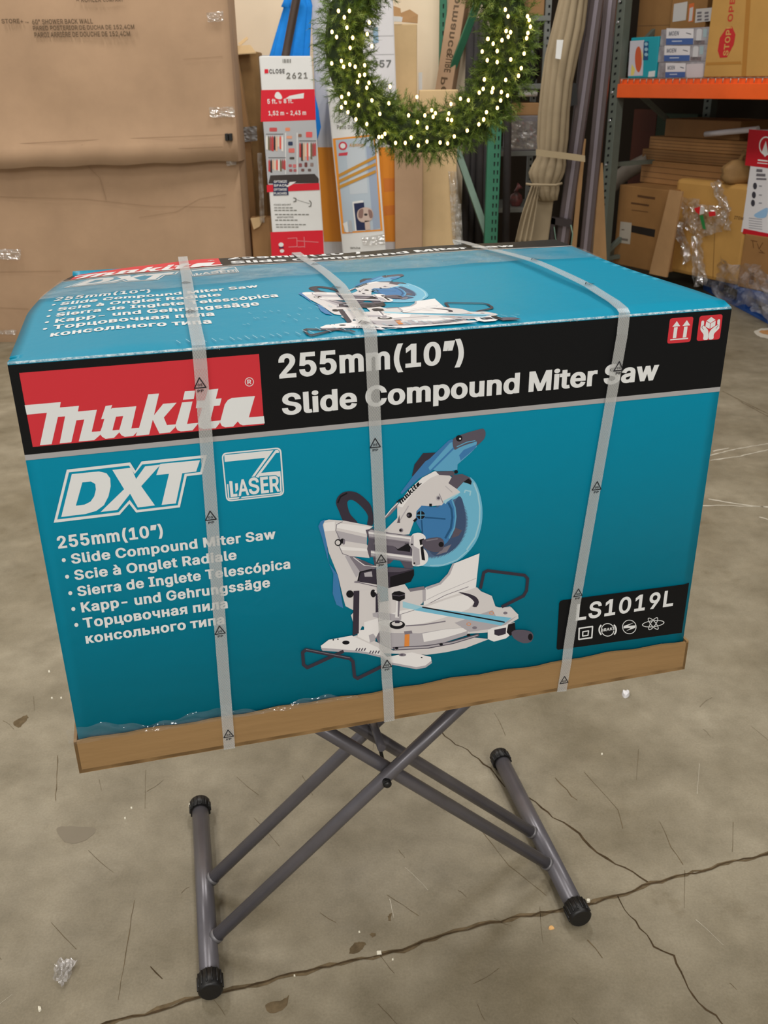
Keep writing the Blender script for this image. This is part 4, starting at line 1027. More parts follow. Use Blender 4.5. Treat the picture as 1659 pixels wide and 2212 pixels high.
def sl_(c, pts, w, closed=False):
    lay[0] += 0.03
    A.line('product_picture', ink(PC[c]), lay[0], pts, w, closed)


# dark rear loop handle
sv('dk', [(288, 560), (305, 515), (350, 487), (420, 492), (485, 540), (522, 595), (530, 700), (492, 702), (498, 650), (468, 600), (420, 555), (385, 540), (362, 555), (368, 600), (385, 640), (430, 695), (345, 688), (308, 615)], 3)
sl_('blk', [(300, 560), (318, 520), (360, 497)], 10)
# motor body behind the arm
sv('dsh', [(500, 745), (770, 820), (800, 840), (795, 945), (735, 985), (690, 905), (640, 955), (540, 975)])
sv('shade', [(510, 770), (740, 800), (735, 835), (690, 860), (660, 840), (520, 830)])
sv('blk', [(668, 842), (690, 862), (755, 825), (775, 845), (770, 880), (690, 870)])
sv('dsh', [(700, 930), (795, 955), (790, 985), (745, 990)])
# blue top handle
sv('dk', [(782, 388), (800, 310), (855, 237), (940, 232), (955, 290), (862, 300), (850, 350)])
sv('blue', [(708, 495), (790, 385), (870, 290), (895, 275), (1020, 155), (1045, 145), (1062, 162), (1055, 215), (900, 365), (830, 400), (718, 505)])
sv('lblue', [(890, 330), (1030, 170), (1045, 165), (1050, 200), (900, 350)])
sv('lblue', [(920, 345), (1062, 205), (1205, 160), (1205, 195), (1160, 240), (1080, 310), (1078, 345), (1040, 352), (940, 352)])
sv('blue', [(1120, 215), (1205, 180), (1195, 205), (1100, 285), (1090, 250)])
sv('dsh', [(1048, 160), (1078, 125), (1225, 80), (1252, 82), (1262, 105), (1252, 145), (1198, 192), (1205, 158), (1090, 200), (1060, 215)], 2)
sv('blk', circ((1090, 140), 21)); sv('lite', circ((1096, 143), 6))
sl_('lblue', [(1075, 195), (1140, 165), (1195, 155)], 6)
# clear guard and blade
sv('glass', [(1120, 400), (1185, 412), (1222, 490), (1241, 590), (1238, 690), (1212, 790), (1160, 870), (1085, 935), (985, 972), (890, 975), (820, 950), (840, 800), (960, 560)], 3)
teeth = []
for k in range(0, 61):
    a = math.radians(-40 + k * 2.3)
    teeth.append((905 + 246 * math.cos(a), 680 + 246 * math.sin(a)))
    a += math.radians(1.5)
    teeth.append((905 + 230 * math.cos(a), 680 + 230 * math.sin(a)))
sv('blade', teeth + [(820, 870), (900, 600)])
sv('dblade', [(1060, 560), (1100, 520), (1125, 600), (1132, 690), (1115, 780), (1070, 850), (1000, 895), (930, 905), (900, 860), (1000, 800)], 3)
sv('dsh', [(1062, 720), (1110, 740), (1085, 775), (1040, 790)]); sv('shade', [(1040, 830), (1010, 880), (940, 900), (990, 850)])
sl_('pale', [(1185, 430), (1212, 500), (1225, 590), (1222, 690), (1196, 785), (1140, 865)], 10)
sl_('pale', [(900, 968), (985, 965), (1075, 932), (1150, 868)], 6)
sl_('pale', [(1125, 495), (1130, 478), (1165, 485), (1160, 512)], 9)
# blue inner guard
sv('blue', [(830, 588), (858, 574), (950, 590), (1030, 530), (1050, 548), (1064, 590), (1070, 650), (1062, 725), (1030, 790), (985, 840), (900, 850), (855, 800), (845, 745), (812, 690), (812, 630)], 2)
sl_('lblue', [(1044, 540), (1062, 590), (1068, 650), (1058, 725), (1025, 790)], 10)
sl_('dblue', [(1020, 560), (1040, 600), (1046, 655), (1036, 725), (1000, 790)], 14)
sl_('dblue', [(868, 655), (1000, 665)], 10); sl_('dblue', [(845, 672), (852, 760)], 10)
sv('blk', circ((840, 640), 27)); sl_('lblue', [(840, 612), (840, 668)], 6); sl_('lblue', [(812, 640), (868, 640)], 6)
# strut and white upper housing
sv('shade', [(598, 672), (612, 640), (690, 548), (694, 580), (640, 640)]); sl_('lite', [(606, 655), (650, 600), (692, 560)], 6)
sv('met', [(600, 745), (690, 655), (690, 690), (800, 668), (765, 765), (700, 770)])
sv('met', [(687, 692), (687, 578), (760, 478), (850, 395), (930, 353), (1000, 362), (1048, 398), (1020, 432), (1075, 470), (1098, 490), (1000, 545), (978, 575), (905, 582), (845, 578), (812, 615), (808, 660), (788, 682)])
sv('lite', [(690, 580), (760, 480), (850, 398), (930, 355), (985, 362), (900, 400), (800, 480), (720, 590)])
sv('pale', [(985, 548), (1098, 490), (1090, 500), (1010, 555), (1000, 570)])
sv('dsh', [(938, 356), (1045, 352), (1060, 360), (1055, 385), (960, 378)])
sv('dsh', [(1050, 378), (1110, 372), (1160, 395), (1172, 420), (1168, 442), (1150, 435), (1118, 425), (1075, 470), (1020, 432)])
sv('blk', [(1118, 425), (1150, 400), (1172, 420), (1168, 442), (1150, 435)]); sv('blk', circ((1070, 358), 12))
# small brand name along the housing
la = (V((702, 578)), V((148, -146)))
lx_ = la[1].normalized(); ly_ = V((-lx_.y, lx_.x))
for i_, (o_, h_) in enumerate(LOGO):
    conv = lambda pts: [tuple(la[0] + lx_ * ((x - 185) / 2870.0 * 205) + ly_ * ((y + (x - 185) * 0.082 - 1225) / 700.0 * 46)) for x, y in pts]
    A.poly('product_picture', ink(PC['blk']), lay[0] + 1 + 0.03 * i_, conv(o_), *([conv(h_)] if h_ else []))
lay[0] += 1.3
sl_('mid', [(700, 680), (760, 580)], 5); sl_('shade', [(960, 500), (985, 560)], 4); sl_('mid', [(1000, 450), (1045, 490)], 3)
sv('mid', circ((955, 528), 16)); sv('dsh', circ((955, 528), 9)); sv('blk', circ((765, 640), 18)); sv('dsh', circ((758, 640), 8)); sv('shade', circ((712, 738), 13)); sv('blk', circ((708, 738), 8))
sv('blk', [(895, 565), (912, 565), (912, 582), (895, 582)]); sv('blk', [(788, 675), (812, 655), (818, 668), (800, 685)])
sv('dsh', [(685, 690), (700, 640), (705, 690)])
# rear column
sv('blue', [(172, 712), (188, 680), (215, 668), (240, 950), (300, 1030), (335, 1246), (290, 1222), (266, 1150), (270, 1020), (240, 950), (195, 780)])
sv('met', [(202, 702), (215, 675), (240, 668), (340, 675), (530, 712), (490, 745), (488, 830), (520, 872), (505, 918), (372, 905), (445, 1010), (425, 1072), (555, 1082), (560, 1262), (395, 1256), (350, 1232), (335, 1180), (300, 1030), (240, 880)])
sv('lite', [(290, 690), (520, 716), (490, 745), (485, 762), (292, 722)]); sv('lite', [(312, 842), (490, 858), (495, 876), (318, 866)])
sv('mid', [(292, 740), (488, 785), (488, 830), (300, 800)]); sv('lite', [(210, 690), (280, 680), (282, 740), (212, 745)])
sl_('shade', [(330, 682), (292, 700), (286, 740), (310, 790), (308, 840), (330, 890), (372, 905)], 5)
sv('shade', [(372, 905), (402, 908), (545, 970), (552, 985), (445, 1010)]); sv('mid', [(345, 905), (372, 905), (445, 1010), (420, 1048)])
sl_('lite', [(402, 915), (470, 965), (560, 975)], 5); sv('dsh', [(430, 930), (470, 935), (540, 972), (480, 965)])
sv('blk', circ((302, 818), 23)); sv('met', circ((300, 818), 15)); sv('blk', circ((330, 808), 17)); sv('shade', [(335, 795), (348, 805), (345, 828), (332, 832)])
# slide rails
sv('dsh', [(480, 735), (530, 725), (545, 800), (520, 850), (535, 905), (505, 915), (490, 860), (500, 800)])
sv('mid', [(497, 745), (515, 735), (785, 775), (778, 823), (505, 787)]); sv('lite', [(500, 748), (782, 785), (781, 797), (500, 760)]); sv('shade', [(506, 778), (780, 815), (778, 824), (505, 788)]); sl_('dsh', [(600, 752), (784, 776)], 4)
sv('mid', [(515, 868), (785, 902), (785, 945), (515, 910)]); sv('lite', [(515, 874), (785, 910), (785, 922), (515, 886)]); sv('shade', [(515, 902), (785, 938), (785, 946), (515, 911)]); sl_('dsh', [(600, 880), (784, 902)], 4)
sv('lite', [(778, 775), (800, 757), (838, 755), (868, 775), (870, 800), (850, 845), (872, 870), (888, 905), (882, 942), (850, 968), (800, 972), (782, 955), (785, 860), (765, 835)], 2)
sv('mid', [(778, 780), (792, 765), (795, 840), (830, 860), (835, 960), (805, 970), (785, 955), (788, 862), (768, 835)]); sv('blk', [(838, 848), (855, 838), (868, 935), (846, 930)]); sv('blk', circ((782, 830), 6)); sv('blk', circ((798, 952), 6))
sv('blk', [(830, 800), (860, 790), (865, 825), (835, 835)])
sv('dsh', [(848, 805), (870, 795), (945, 783), (982, 796), (992, 830), (978, 868), (935, 880), (880, 865), (852, 835)], 2); sv('blk', circ((972, 830), 17)); sl_('shade', [(875, 805), (950, 793)], 8)
# dust nozzle and motor
sv('dk', [(425, 1072), (440, 1010), (520, 988), (560, 992), (640, 975), (795, 990), (796, 1030), (775, 1072), (640, 1118), (550, 1090), (470, 1078)])
sv('blk', [(640, 1040), (795, 995), (796, 1030), (775, 1072), (640, 1118)]); sv('dsh', [(560, 992), (640, 977), (790, 990), (700, 1010), (580, 1010)]); sv('mid', [(470, 1015), (520, 1005), (525, 1040), (475, 1040)])
sl_('blk', [(430, 1068), (445, 1010), (520, 992)], 8)
# fence
sv('met', [(625, 1115), (735, 1088), (765, 1130), (850, 1120), (852, 1212), (742, 1272), (632, 1245)])
sv('lite', [(870, 1112), (960, 1082), (1020, 1022), (1052, 955), (1222, 888), (1205, 1045), (1198, 1112), (878, 1222), (858, 1225), (860, 1120)])
sv('mid', [(870, 1108), (960, 1078), (1015, 1020), (1046, 955), (1060, 950), (1030, 1025), (970, 1090), (880, 1124)]); sv('mid', [(850, 1122), (872, 1118), (872, 1195), (852, 1205)])
sv('shade', [(760, 1118), (860, 1102), (870, 1122), (770, 1138)])
sl_('shade', [(880, 1222), (1000, 1160), (1150, 1105)], 4); sl_('mid', [(880, 1190), (960, 1150), (1200, 1050)], 3)
# base and table
sv('met', [(385, 1290), (440, 1230), (640, 1195), (862, 1225), (1205, 1108), (1232, 1135), (1302, 1165), (1325, 1232), (1472, 1282), (1476, 1312), (1378, 1370), (1280, 1402), (1140, 1412), (1000, 1440), (830, 1452), (650, 1432), (540, 1392), (400, 1340)])
sv('lite', [(560, 1330), (700, 1262), (860, 1240), (1000, 1190), (1150, 1150), (1190, 1180), (1150, 1250), (980, 1310), (850, 1345), (650, 1370)], 2)
sl_('dsh', [(560, 1330), (740, 1275), (850, 1240)], 3)
sv('mid', [(528, 1385), (650, 1405), (830, 1408), (1000, 1380), (1150, 1370), (1142, 1420), (980, 1472), (830, 1500), (650, 1512), (560, 1465)])
sv('lite', [(850, 1410), (1000, 1382), (1140, 1372), (1138, 1395), (990, 1440), (860, 1465)]); sv('shade', [(528, 1385), (570, 1395), (590, 1470), (560, 1465)])
sl_('shade', [(740, 1360), (860, 1352), (1000, 1330)], 8)
sv('mid', [(1060, 1340), (1310, 1255), (1420, 1232), (1476, 1288), (1372, 1368), (1155, 1400)]); sv('met', [(1300, 1240), (1430, 1240), (1476, 1290), (1400, 1330), (1330, 1300)])
sv('strip', [(722, 1222), (760, 1215), (845, 1238), (1432, 1308), (1362, 1358), (800, 1258)]); sv('pale', [(722, 1200), (850, 1235), (800, 1256), (722, 1240)]); sl_('blk', [(850, 1238), (1385, 1336)], 9)
sv('dk', [(1082, 1140), (1150, 1150), (1200, 1172), (1218, 1205), (1202, 1237), (1175, 1232), (1188, 1205), (1150, 1170)], 2)
for c_ in ((1300, 1276), (1152, 1348)):
    sv('or', circ(c_, 15, 10)); sv('mid', circ(c_, 11, 7))
sv('shade', circ((1390, 1276), 14, 9)); sv('shade', circ((1190, 1372), 16, 9))
sv('met', [(400, 1428), (440, 1415), (560, 1468), (660, 1520), (900, 1505), (1140, 1432), (1285, 1445), (1130, 1505), (1000, 1532), (880, 1548), (660, 1540), (420, 1532), (385, 1500)])
sv('dsh', [(655, 1498), (880, 1486), (1040, 1460), (1215, 1410), (1222, 1426), (1050, 1478), (890, 1508), (665, 1520)])
sv('mid', [(668, 1503), (880, 1492), (1040, 1466), (1210, 1418), (1212, 1423), (1045, 1473), (885, 1502), (672, 1514)])
for c_ in ((682, 1505), (972, 1480), (1150, 1420)):
    sv('blk', circ(c_, 12, 8))
sv('lite', [(188, 1490), (240, 1450), (392, 1422), (400, 1428), (560, 1500), (620, 1562), (780, 1532), (905, 1562), (912, 1600), (870, 1632), (810, 1642), (650, 1612), (590, 1568), (480, 1542), (420, 1534), (200, 1522)])
sv('mid', [(188, 1502), (420, 1520), (480, 1528), (590, 1555), (650, 1598), (810, 1628), (868, 1618), (910, 1585), (912, 1602), (870, 1632), (810, 1642), (650, 1612), (590, 1568), (480, 1542), (420, 1534), (200, 1522)])
for k in range(4):
    sv('dsh', [(412 + k * 18, 1520), (424 + k * 18, 1502), (430 + k * 18, 1505), (420 + k * 18, 1524)]); sv('dsh', [(502 + k * 18, 1538), (512 + k * 18, 1520), (519 + k * 18, 1522), (510 + k * 18, 1540)])
sv('blk', circ((352, 1468), 24, 13)); sv('shade', circ((720, 1548), 24, 10)); sv('dsh', circ((715, 1548), 10, 6)); sv('blk', circ((270, 1450), 5)); sv('blk', circ((300, 1446), 5)); sv('blk', circ((845, 1566), 6, 4))
# left block, posts, knobs
sv('met', [(425, 1130), (555, 1120), (560, 1320), (470, 1330), (440, 1400), (430, 1400)]); sv('lite', [(470, 1335), (560, 1310), (572, 1390), (545, 1440), (500, 1465), (430, 1430), (425, 1390), (470, 1385)])
sv('mid', [(500, 1420), (530, 1410), (545, 1430), (545, 1455), (510, 1468)])
sv('dk', [(402, 1132), (440, 1130), (436, 1408), (396, 1422)]); sv('dk', [(545, 1150), (572, 1148), (566, 1280), (545, 1280)]); sv('blk', circ((378, 1152), 24)); sv('blk', circ((530, 1148), 18, 26)); sv('lite', circ((545, 1135), 7))
sl_('shade', [(425, 1075), (555, 1105)], 5); sv('shade', circ((425, 1074), 20, 6))
# vise
sv('mid', [(525, 1278), (560, 1268), (712, 1290), (712, 1318), (680, 1332), (528, 1300)]); sv('lite', [(680, 1195), (705, 1195), (698, 1305), (672, 1305)]); sv('shade', [(690, 1195), (705, 1195), (698, 1300), (688, 1300)])
sv('blk', [(650, 1150), (668, 1136), (700, 1132), (736, 1145), (736, 1182), (700, 1200), (655, 1188)]); sl_('dsh', [(655, 1158), (700, 1165), (735, 1155)], 5)
sv('blk', circ((685, 1352), 52, 28)); sv('met', circ((685, 1345), 36, 16)); sv('dk', [(668, 1325), (705, 1325), (700, 1342), (672, 1342)])
sv('or', [(735, 1415), (766, 1413), (764, 1490), (732, 1494)]); sv('shade', [(730, 1395), (780, 1390), (785, 1408), (735, 1416)])
# front clamp and grip
sv('lite', [(1275, 1388), (1305, 1372), (1395, 1352), (1450, 1335), (1455, 1390), (1395, 1440), (1315, 1462), (1275, 1445)]); sv('dk', [(1318, 1385), (1395, 1370), (1392, 1412), (1345, 1425), (1318, 1415)]); sv('blk', [(1408, 1350), (1450, 1338), (1458, 1400), (1420, 1425), (1398, 1400)])
sv('dsh', [(1430, 1400), (1470, 1385), (1545, 1392), (1572, 1420), (1558, 1462), (1505, 1472), (1445, 1440)], 2); sv('blk', circ((1552, 1432), 15, 22))
# wire support loops
sl_('dk', [(335, 1525), (100, 1632), (76, 1612), (70, 1532), (92, 1515), (378, 1572), (398, 1592), (408, 1690), (428, 1702), (590, 1622)], 21); sl_('shade', [(92, 1512), (378, 1568)], 4)
sl_('dk', [(1228, 1115), (1250, 1012), (1275, 1000), (1515, 1030), (1535, 1052), (1528, 1130), (1508, 1165), (1368, 1235)], 19)

A.build(lambda u, v, w: V((u, -0.0006 - w, v)), carton, local=True)


# ---- the same artwork, stretched, on the lid
KNOTS = [(0.0, -0.207), (0.361, 0.3507), (0.3665, 0.414), (0.44, 0.484), (0.4525, 0.489), (0.60, 0.616)]


def s_of(v):
    for (v0, s0), (v1, s1) in zip(KNOTS, KNOTS[1:]):
        if v <= v1 or v1 == 0.60:
            return s0 + (s1 - s0) * (v - v0) / (v1 - v0)


def lid(u, v, w):
    s = s_of(v)
    if v < 0.3665:
        u = 0.005 + 1.10 * u
    elif v < 0.45 or u < 0.28:
        u = u + 0.007 * min(1.0, u / 0.05)
    u = min(u, CW)
    return V((u + top_inset(u, s), s, top_z(u, s) + 0.0004 + w))


def lid_saw(u, v, w):
    u, s = 0.336 + (u - 0.305) * 0.79, max(0.006, 0.95 * v - 0.095)
    return V((u, s, top_z(u, s) + 0.0004 + w))


v_of = lambda s: 0.4525 + (s - 0.489) * (0.1475 / 0.127)
cuts_u = [((CW * k / 30, 0, 0), (1, 0, 0)) for k in range(1, 30)]
A.build(lid, carton, local=True, clip=[((0, v_of(CD - 0.013), 0), (0, 1, 0)), ((0, 0.115, 0), (0, -1, 0))],
        cut=[((0, 0.11 + 0.46 * k / 24, 0), (0, 1, 0)) for k in range(1, 24)] + [((0, kn[0], 0), (0, 1, 0)) for kn in KNOTS[1:-1]] + cuts_u,
        parts=['headline_band', 'brand_logo', 'series_logo', 'laser_badge', 'lettering', 'bullet_mark'])
A.build(lid_saw, carton, local=True, cut=[((0, 0.08 + 0.37 * k / 16, 0), (0, 1, 0)) for k in range(1, 16)] + cuts_u, parts=['product_picture'])

# rubbed ticks along the front of the lid, torn paper on its edge
T_ = Print(uv)
rs = random.Random(21)
tick = ink((150, 196, 212))
for k in range(44):
    u, s = 0.19 + 0.0098 * k + rs.uniform(-0.002, 0.002), 0.012 + 0.012 * (k % 2) * rs.random()
    T_.line('scuff_mark', tick, 0, [(u, s), (u - 0.004, s + rs.uniform(0.006, 0.016))], 0.0009)
for k in range(26):
    u, s = 0.27 + 0.006 * k + rs.uniform(-0.003, 0.003), rs.choice((0.10, 0.125, 0.075))
    T_.line('scuff_mark|%d' % (s * 1000), tick, 0, [(u, s), (u - 0.003, s + rs.uniform(0.004, 0.012))], 0.0007)
T_.build(lambda u, s, w: V((u, s, top_z(u, s) + 0.0024 + w)), carton, local=True)
T_ = Print(Fpx)
for x in (1221, 1226, 1231, 1237, 1242, 1246, 1249):
    T_.line('torn_edge', ink((206, 214, 214)), 3, [(x, 683.5 - (x - 1221) * .06), (x + rs.uniform(-2, 2), 686), (x + rs.uniform(-3, 3), 688 + rs.uniform(0, 7))], 0.9)
for x in (436, 444, 452, 460, 466, 471):
    T_.line('torn_edge|b', ink((150, 160, 164)), 3, [(x, 748), (x + 3, 752 + rs.uniform(0, 5))], 1.1)
T_.build(lambda u, v, w: V((u, -0.0008 - w, min(v, CH - 0.003))), carton, local=True)

# packing tape over the seam of the lid, wrap film along the tray edge
M_film = film('clear_tape', (215, 222, 225), 0.14, rough=0.16, bump=0.5, bscale=30.0, vary=0.10, vscale=9.0, gloss=0.08)
bm = bmesh.new()
g_ = []
for i in range(61):
    u = 0.004 + (CW - 0.008) * i / 60
    row = []
    for j in range(9):
        s = (0.318 + 0.075 * max(0, u - 0.25)) * (1 - j / 8) + 0.482 * j / 8
        row.append(bm.verts.new((u + top_inset(u, s), s, top_z(u, s) + 0.0038 + 0.0006 * math.sin(u * 60 + j))))
    g_.append(row)
for a, b in zip(g_, g_[1:]):
    for j in range(8):
        bm.faces.new((a[j], b[j], b[j + 1], a[j + 1])).smooth = True
link('packing_tape', bm, M_film, carton, local=True)
M_wrap = film('wrap_film', (210, 222, 228), 0.03, rough=0.10, bump=1.0, bscale=22.0, vary=0.03, vscale=14.0, gloss=0.06)
bm = bmesh.new()
random.seed(3)
g_ = []
for i in range(81):
    u = -0.012 + 0.40 * i / 80
    hgt = 0.034 + 0.008 * math.sin(i * 0.21) + 0.003 * math.sin(i * 0.83) - 0.026 * (i / 80)
    row = []
    for j in range(9):
        v = CT - 0.004 + hgt * 0.7 * j / 8
        amp = 0.003 if 0 < j < 8 else 0.0008
        row.append(bm.verts.new((u, -0.006 - amp * (0.7 + math.sin(i * 0.55 + j * 1.3) * 0.5 + random.uniform(-0.3, 0.3)), v)))
    g_.append(row)
for a, b in zip(g_, g_[1:]):
    for j in range(8):
        bm.faces.new((a[j], b[j], b[j + 1], a[j + 1])).smooth = True
link('shrink_film', bm, M_wrap, carton, local=True)

# straps
def strap_mat():
    m = film('strap_plastic', (215, 217, 216), 0.40, rough=0.35, bump=0.0, gloss=0.03)
    nt = m.node_tree
    mx = [n for n in nt.nodes if n.type == 'MIX_SHADER' and not n.inputs[0].is_linked][0]
    tc = nt.nodes.new('ShaderNodeTexCoord')
    mp = nt.nodes.new('ShaderNodeMapping')
    mp.inputs['Scale'].default_value = (620, 420, 420)
    mp.inputs['Rotation'].default_value = (0, 0, 0)
    ck = nt.nodes.new('ShaderNodeTexChecker')
    ck.inputs['Scale'].default_value = 1.0
    mr = nt.nodes.new('ShaderNodeMapRange')
    mr.inputs[3].default_value = 0.27
    mr.inputs[4].default_value = 0.37
    nt.links.new(tc.outputs['Object'], mp.inputs[0])
    nt.links.new(mp.outputs[0], ck.inputs['Vector'])
    nt.links.new(ck.outputs['Fac'], mr.inputs[0])
    for n in nt.nodes:
        if n.type == 'MIX_SHADER' and n.inputs[2].links and n.inputs[2].links[0].from_node.type == 'BSDF_PRINCIPLED':
            nt.links.new(mr.outputs[0], n.inputs[0])
    return m


M_strap = strap_mat()


def lid_px(px, py):
    p = on_plane(px, py, CO + V((0, 0, CH + 0.002)), V((0, 0, 1))) - CO
    return (p.dot(EX), p.dot(EY))


def make_strap(front_px, lid_pts, lift):
    """front_px: top and foot of the strap on the front panel; lid_pts: pixels along the lid, front to back"""
    (u0, v0), (u1, v1) = Fpx(*front_px[0]), Fpx(*front_px[1])
    path = []
    n = 26
    path.append((u1, 0.10, -0.0022))
    path.append((u1, 0.0, -0.0022))
    path.append((u1, -g - 0.0024, 0.0))
    path.append((u1 + (u0 - u1) * 0.09, -g - 0.0024, CT))
    path.append((u1 + (u0 - u1) * 0.13, -0.0056, CT + 0.02))
    for k in range(1, n):
        t = 0.13 + 0.87 * k / n
        v = v1 + (CH - 0.008 - v1) * t
        path.append((u1 + (u0 - u1) * t, -0.0052, v))
    path.append((u0, -0.003, CH + 0.001))
    L = [lid_px(*p) for p in lid_pts]
    L[0] = (u0, 0.004)
    m = 20
    for k in range(m + 1):
        s = 0.004 + (L[-1][1] - 0.004) * k / m
        for a, b in zip(L, L[1:]):
            if a[1] <= s <= b[1] + 1e-6:
                t = (s - a[1]) / (b[1] - a[1])
                u = a[0] + (b[0] - a[0]) * t
        t = k / m
        path.append((u, s, top_z(u, s) + 0.0055 + lift * math.sin(min(1, t * 1.15) * math.pi) ** 2))
    ub, sb = path[-1][0], path[-1][1]
    path += [(ub, CD - 0.006, CH - 0.004), (ub, CD + 0.004, CH - 0.03), (ub, CD + 0.005, 0.12), (ub, CD + g + 0.003, CT), (ub, CD + g + 0.003, 0.0), (ub, CD - 0.1, -0.0022)]
    return path


STRAPS = [(((430, 757), (494, 1606)), [(430, 750), (411, 660), (403, 600), (395, 558)], 0.0),
          (((799, 712), (838, 1546)), [(797, 708), (735, 630), (685, 585), (640, 547)], 0.0),
          (((1347, 672), (1209, 1480)), [(1346, 668), (1270, 629), (1153, 579), (1060, 548), (985, 523)], 0.006)]
MARKS = [[(431, 827), (454, 1112), (474, 1358), (492, 1578)], [(808, 956), (821, 1205), (834, 1431)], [(1332, 791), (1285, 1048), (1245, 1278), (1213, 1468)]]
LIDMARKS = [[(402, 619), (412, 683)], [(681, 580), (725, 636), (784, 704)], [(1060, 549), (1153, 579), (1270, 629)]]
M_mark = ink((40, 40, 44))
for (fp, lp, lift), mk, lm in zip(STRAPS, MARKS, LIDMARKS):
    path = make_strap(fp, lp, lift)
    bm = bmesh.new()
    hw, th = 0.0078, 0.0004
    rows = []
    for i, p in enumerate(path):
        P = V(p)
        t = (V(path[min(i + 1, len(path) - 1)]) - V(path[max(0, i - 1)])).normalized()
        e = V((1, 0, 0)) - t * t.x
        e.normalize()
        nn = t.cross(e).normalized()
        rows.append([bm.verts.new(P + e * a * hw + nn * b * th) for a, b in ((-1, -1), (1, -1), (1, 1), (-1, 1))])
    for a, b in zip(rows, rows[1:]):
        for k in range(4):
            bm.faces.new((a[k], a[(k + 1) % 4], b[(k + 1) % 4], b[k]))
    st = link('strap', bm, M_strap, carton, local=True)
    for j, c_ in enumerate(mk + lm):
        on_lid = j >= len(mk)
        P_ = Print(uv)
        u, v = (lid_px(*c_) if on_lid else Fpx(*c_))
        if j == 3 and fp[0][0] > 1300:
            v += 0.004
        tri = [(u, v + 0.0078), (u + 0.0066, v - 0.0042), (u - 0.0066, v - 0.0042)]
        P_.line('recycling_mark', M_mark, 0, tri, 0.0013, True)
        if not (j == 3 and fp[0][0] > 1300):
            P_.text('recycling_mark', M_mark, 0, 'PP', (u - 0.0035, v - 0.0095), (u + 0.0035, v - 0.0095), (u - 0.0035, v - 0.0064))
        P_.text('recycling_mark', M_mark, 0, '05', (u - 0.0028, v - 0.0022), (u + 0.0028, v - 0.0022), (u - 0.0028, v + 0.0008))
        if on_lid:
            s_end = lid_px(*lp[-1])[1]
            zz = top_z(u, v) + 0.0068 + lift * math.sin(min(1, (v - 0.004) / (s_end - 0.004) * 1.15) * math.pi) ** 2 + (0.0014 if lift else 0)
            pl = lambda a, b, w, zz=zz: V((a, b, zz + w))
        elif v < CT + 0.004:
            pl = lambda a, b, w: V((a, -g - 0.0032 - w, b))
        else:
            pl = lambda a, b, w: V((a, -0.0061 - w, b))
        for o in P_.build(pl, st, local=True).values():
            o.parent = st

# ------------------------------------------------------------------ folding table under the carton
SYAW = 0.211
S0 = V((-0.330, 1.177, 0))
SX, SY = V((math.cos(SYAW), math.sin(SYAW), 0)), V((-math.sin(SYAW), math.cos(SYAW), 0))
SW, SL = 0.716, 0.462
table = thing('folding_table', 'grey tubular folding table with crossed legs on the concrete floor, carrying the strapped saw carton', 'table', S0, SYAW)
S = lambda a, b, z: V((a, b, z))
M_tubeM = mat('grey_painted_tube', (108, 105, 110), rough=0.33, metal=0.35, spec=0.5, noise=0.10, nscale=20)
M_cap = mat('black_rubber', (20, 19, 19), rough=0.45, noise=0.3, nscale=60)
M_weld = mat('weld_grey', (120, 118, 120), rough=0.5, metal=0.5)
for sx in (0.0, SW):
    bm = bmesh.new()
    tube(bm, [S(sx, 0.012, 0.024), S(sx, SL - 0.012, 0.024)], 0.0185, 20)
    fb = link('foot_bar', bm, M_tubeM, table, local=True)
    for b0, b1 in ((0.014, -0.022), (SL - 0.014, SL + 0.018)):
        bm = bmesh.new()
        tube(bm, [S(sx, b0, 0.024), S(sx, b0 + (b1 - b0) * 0.9, 0.024), S(sx, b1, 0.024)], 0.022, 24, rad=[0.0225, 0.0225, 0.019])
        for k in range(14):
            a = 2 * math.pi * k / 14
            o_ = V((math.cos(a) * 0.0225, 0, math.sin(a) * 0.0225 + 0.024))
            if o_.z > 0.004:
                tube(bm, [S(sx + o_.x, b0, o_.z), S(sx + o_.x, b0 + (b1 - b0) * 0.8, o_.z)], 0.0018, 6)
        link('end_cap', bm, M_cap, fb, root=table, local=True)
LEGZ = 0.640
for (xf, xt, b) in ((0.012, 0.650, 0.090), (0.012, 0.650, 0.235), (SW - 0.012, 0.056, 0.117), (SW - 0.012, 0.056, 0.208)):
    bm = bmesh.new()
    p0, p1 = S(xf, b, 0.030), S(xt, b, LEGZ)
    tube(bm, [p0, p1], 0.0125, 18)
    lg = link('leg', bm, M_tubeM, table, local=True)
    bm = bmesh.new()
    d = (p1 - p0).normalized()
    tube(bm, [p0 + d * 0.002, p0 + d * 0.012], 0.0142, 14)
    link('weld_bead', bm, M_weld, lg, root=table, local=True)
for b in (0.090, 0.235):
    bm = bmesh.new()
    sg = -1 if b < 0.15 else 1
    px_ = 0.352
    tube(bm, [S(px_, b + sg * 0.010, 0.355), S(px_, b + sg * 0.020, 0.355)], 0.008, 14)
    ball(bm, S(px_, b + sg * 0.020, 0.355), 0.0075, 12, (1, 0.6, 1))
    tube(bm, [S(px_, b, 0.355), S(px_, b - sg * 0.03, 0.355)], 0.004, 8)
    link('pivot_bolt', bm, M_black, table, local=True)
bm = bmesh.new()
tube(bm, [S(0.352, 0.17, 0.400), S(0.372, 0.17, 0.285)], 0.0036, 10)
ball(bm, S(0.352, 0.17, 0.400), 0.007, 10)
link('lock_rod', bm, M_black, table, local=True)
bm = bmesh.new()
tube(bm, [S(0.352, 0.117, 0.400), S(0.352, 0.235, 0.400)], 0.008, 10)
link('cross_rod', bm, M_tubeM, table, local=True)
bm = bmesh.new()
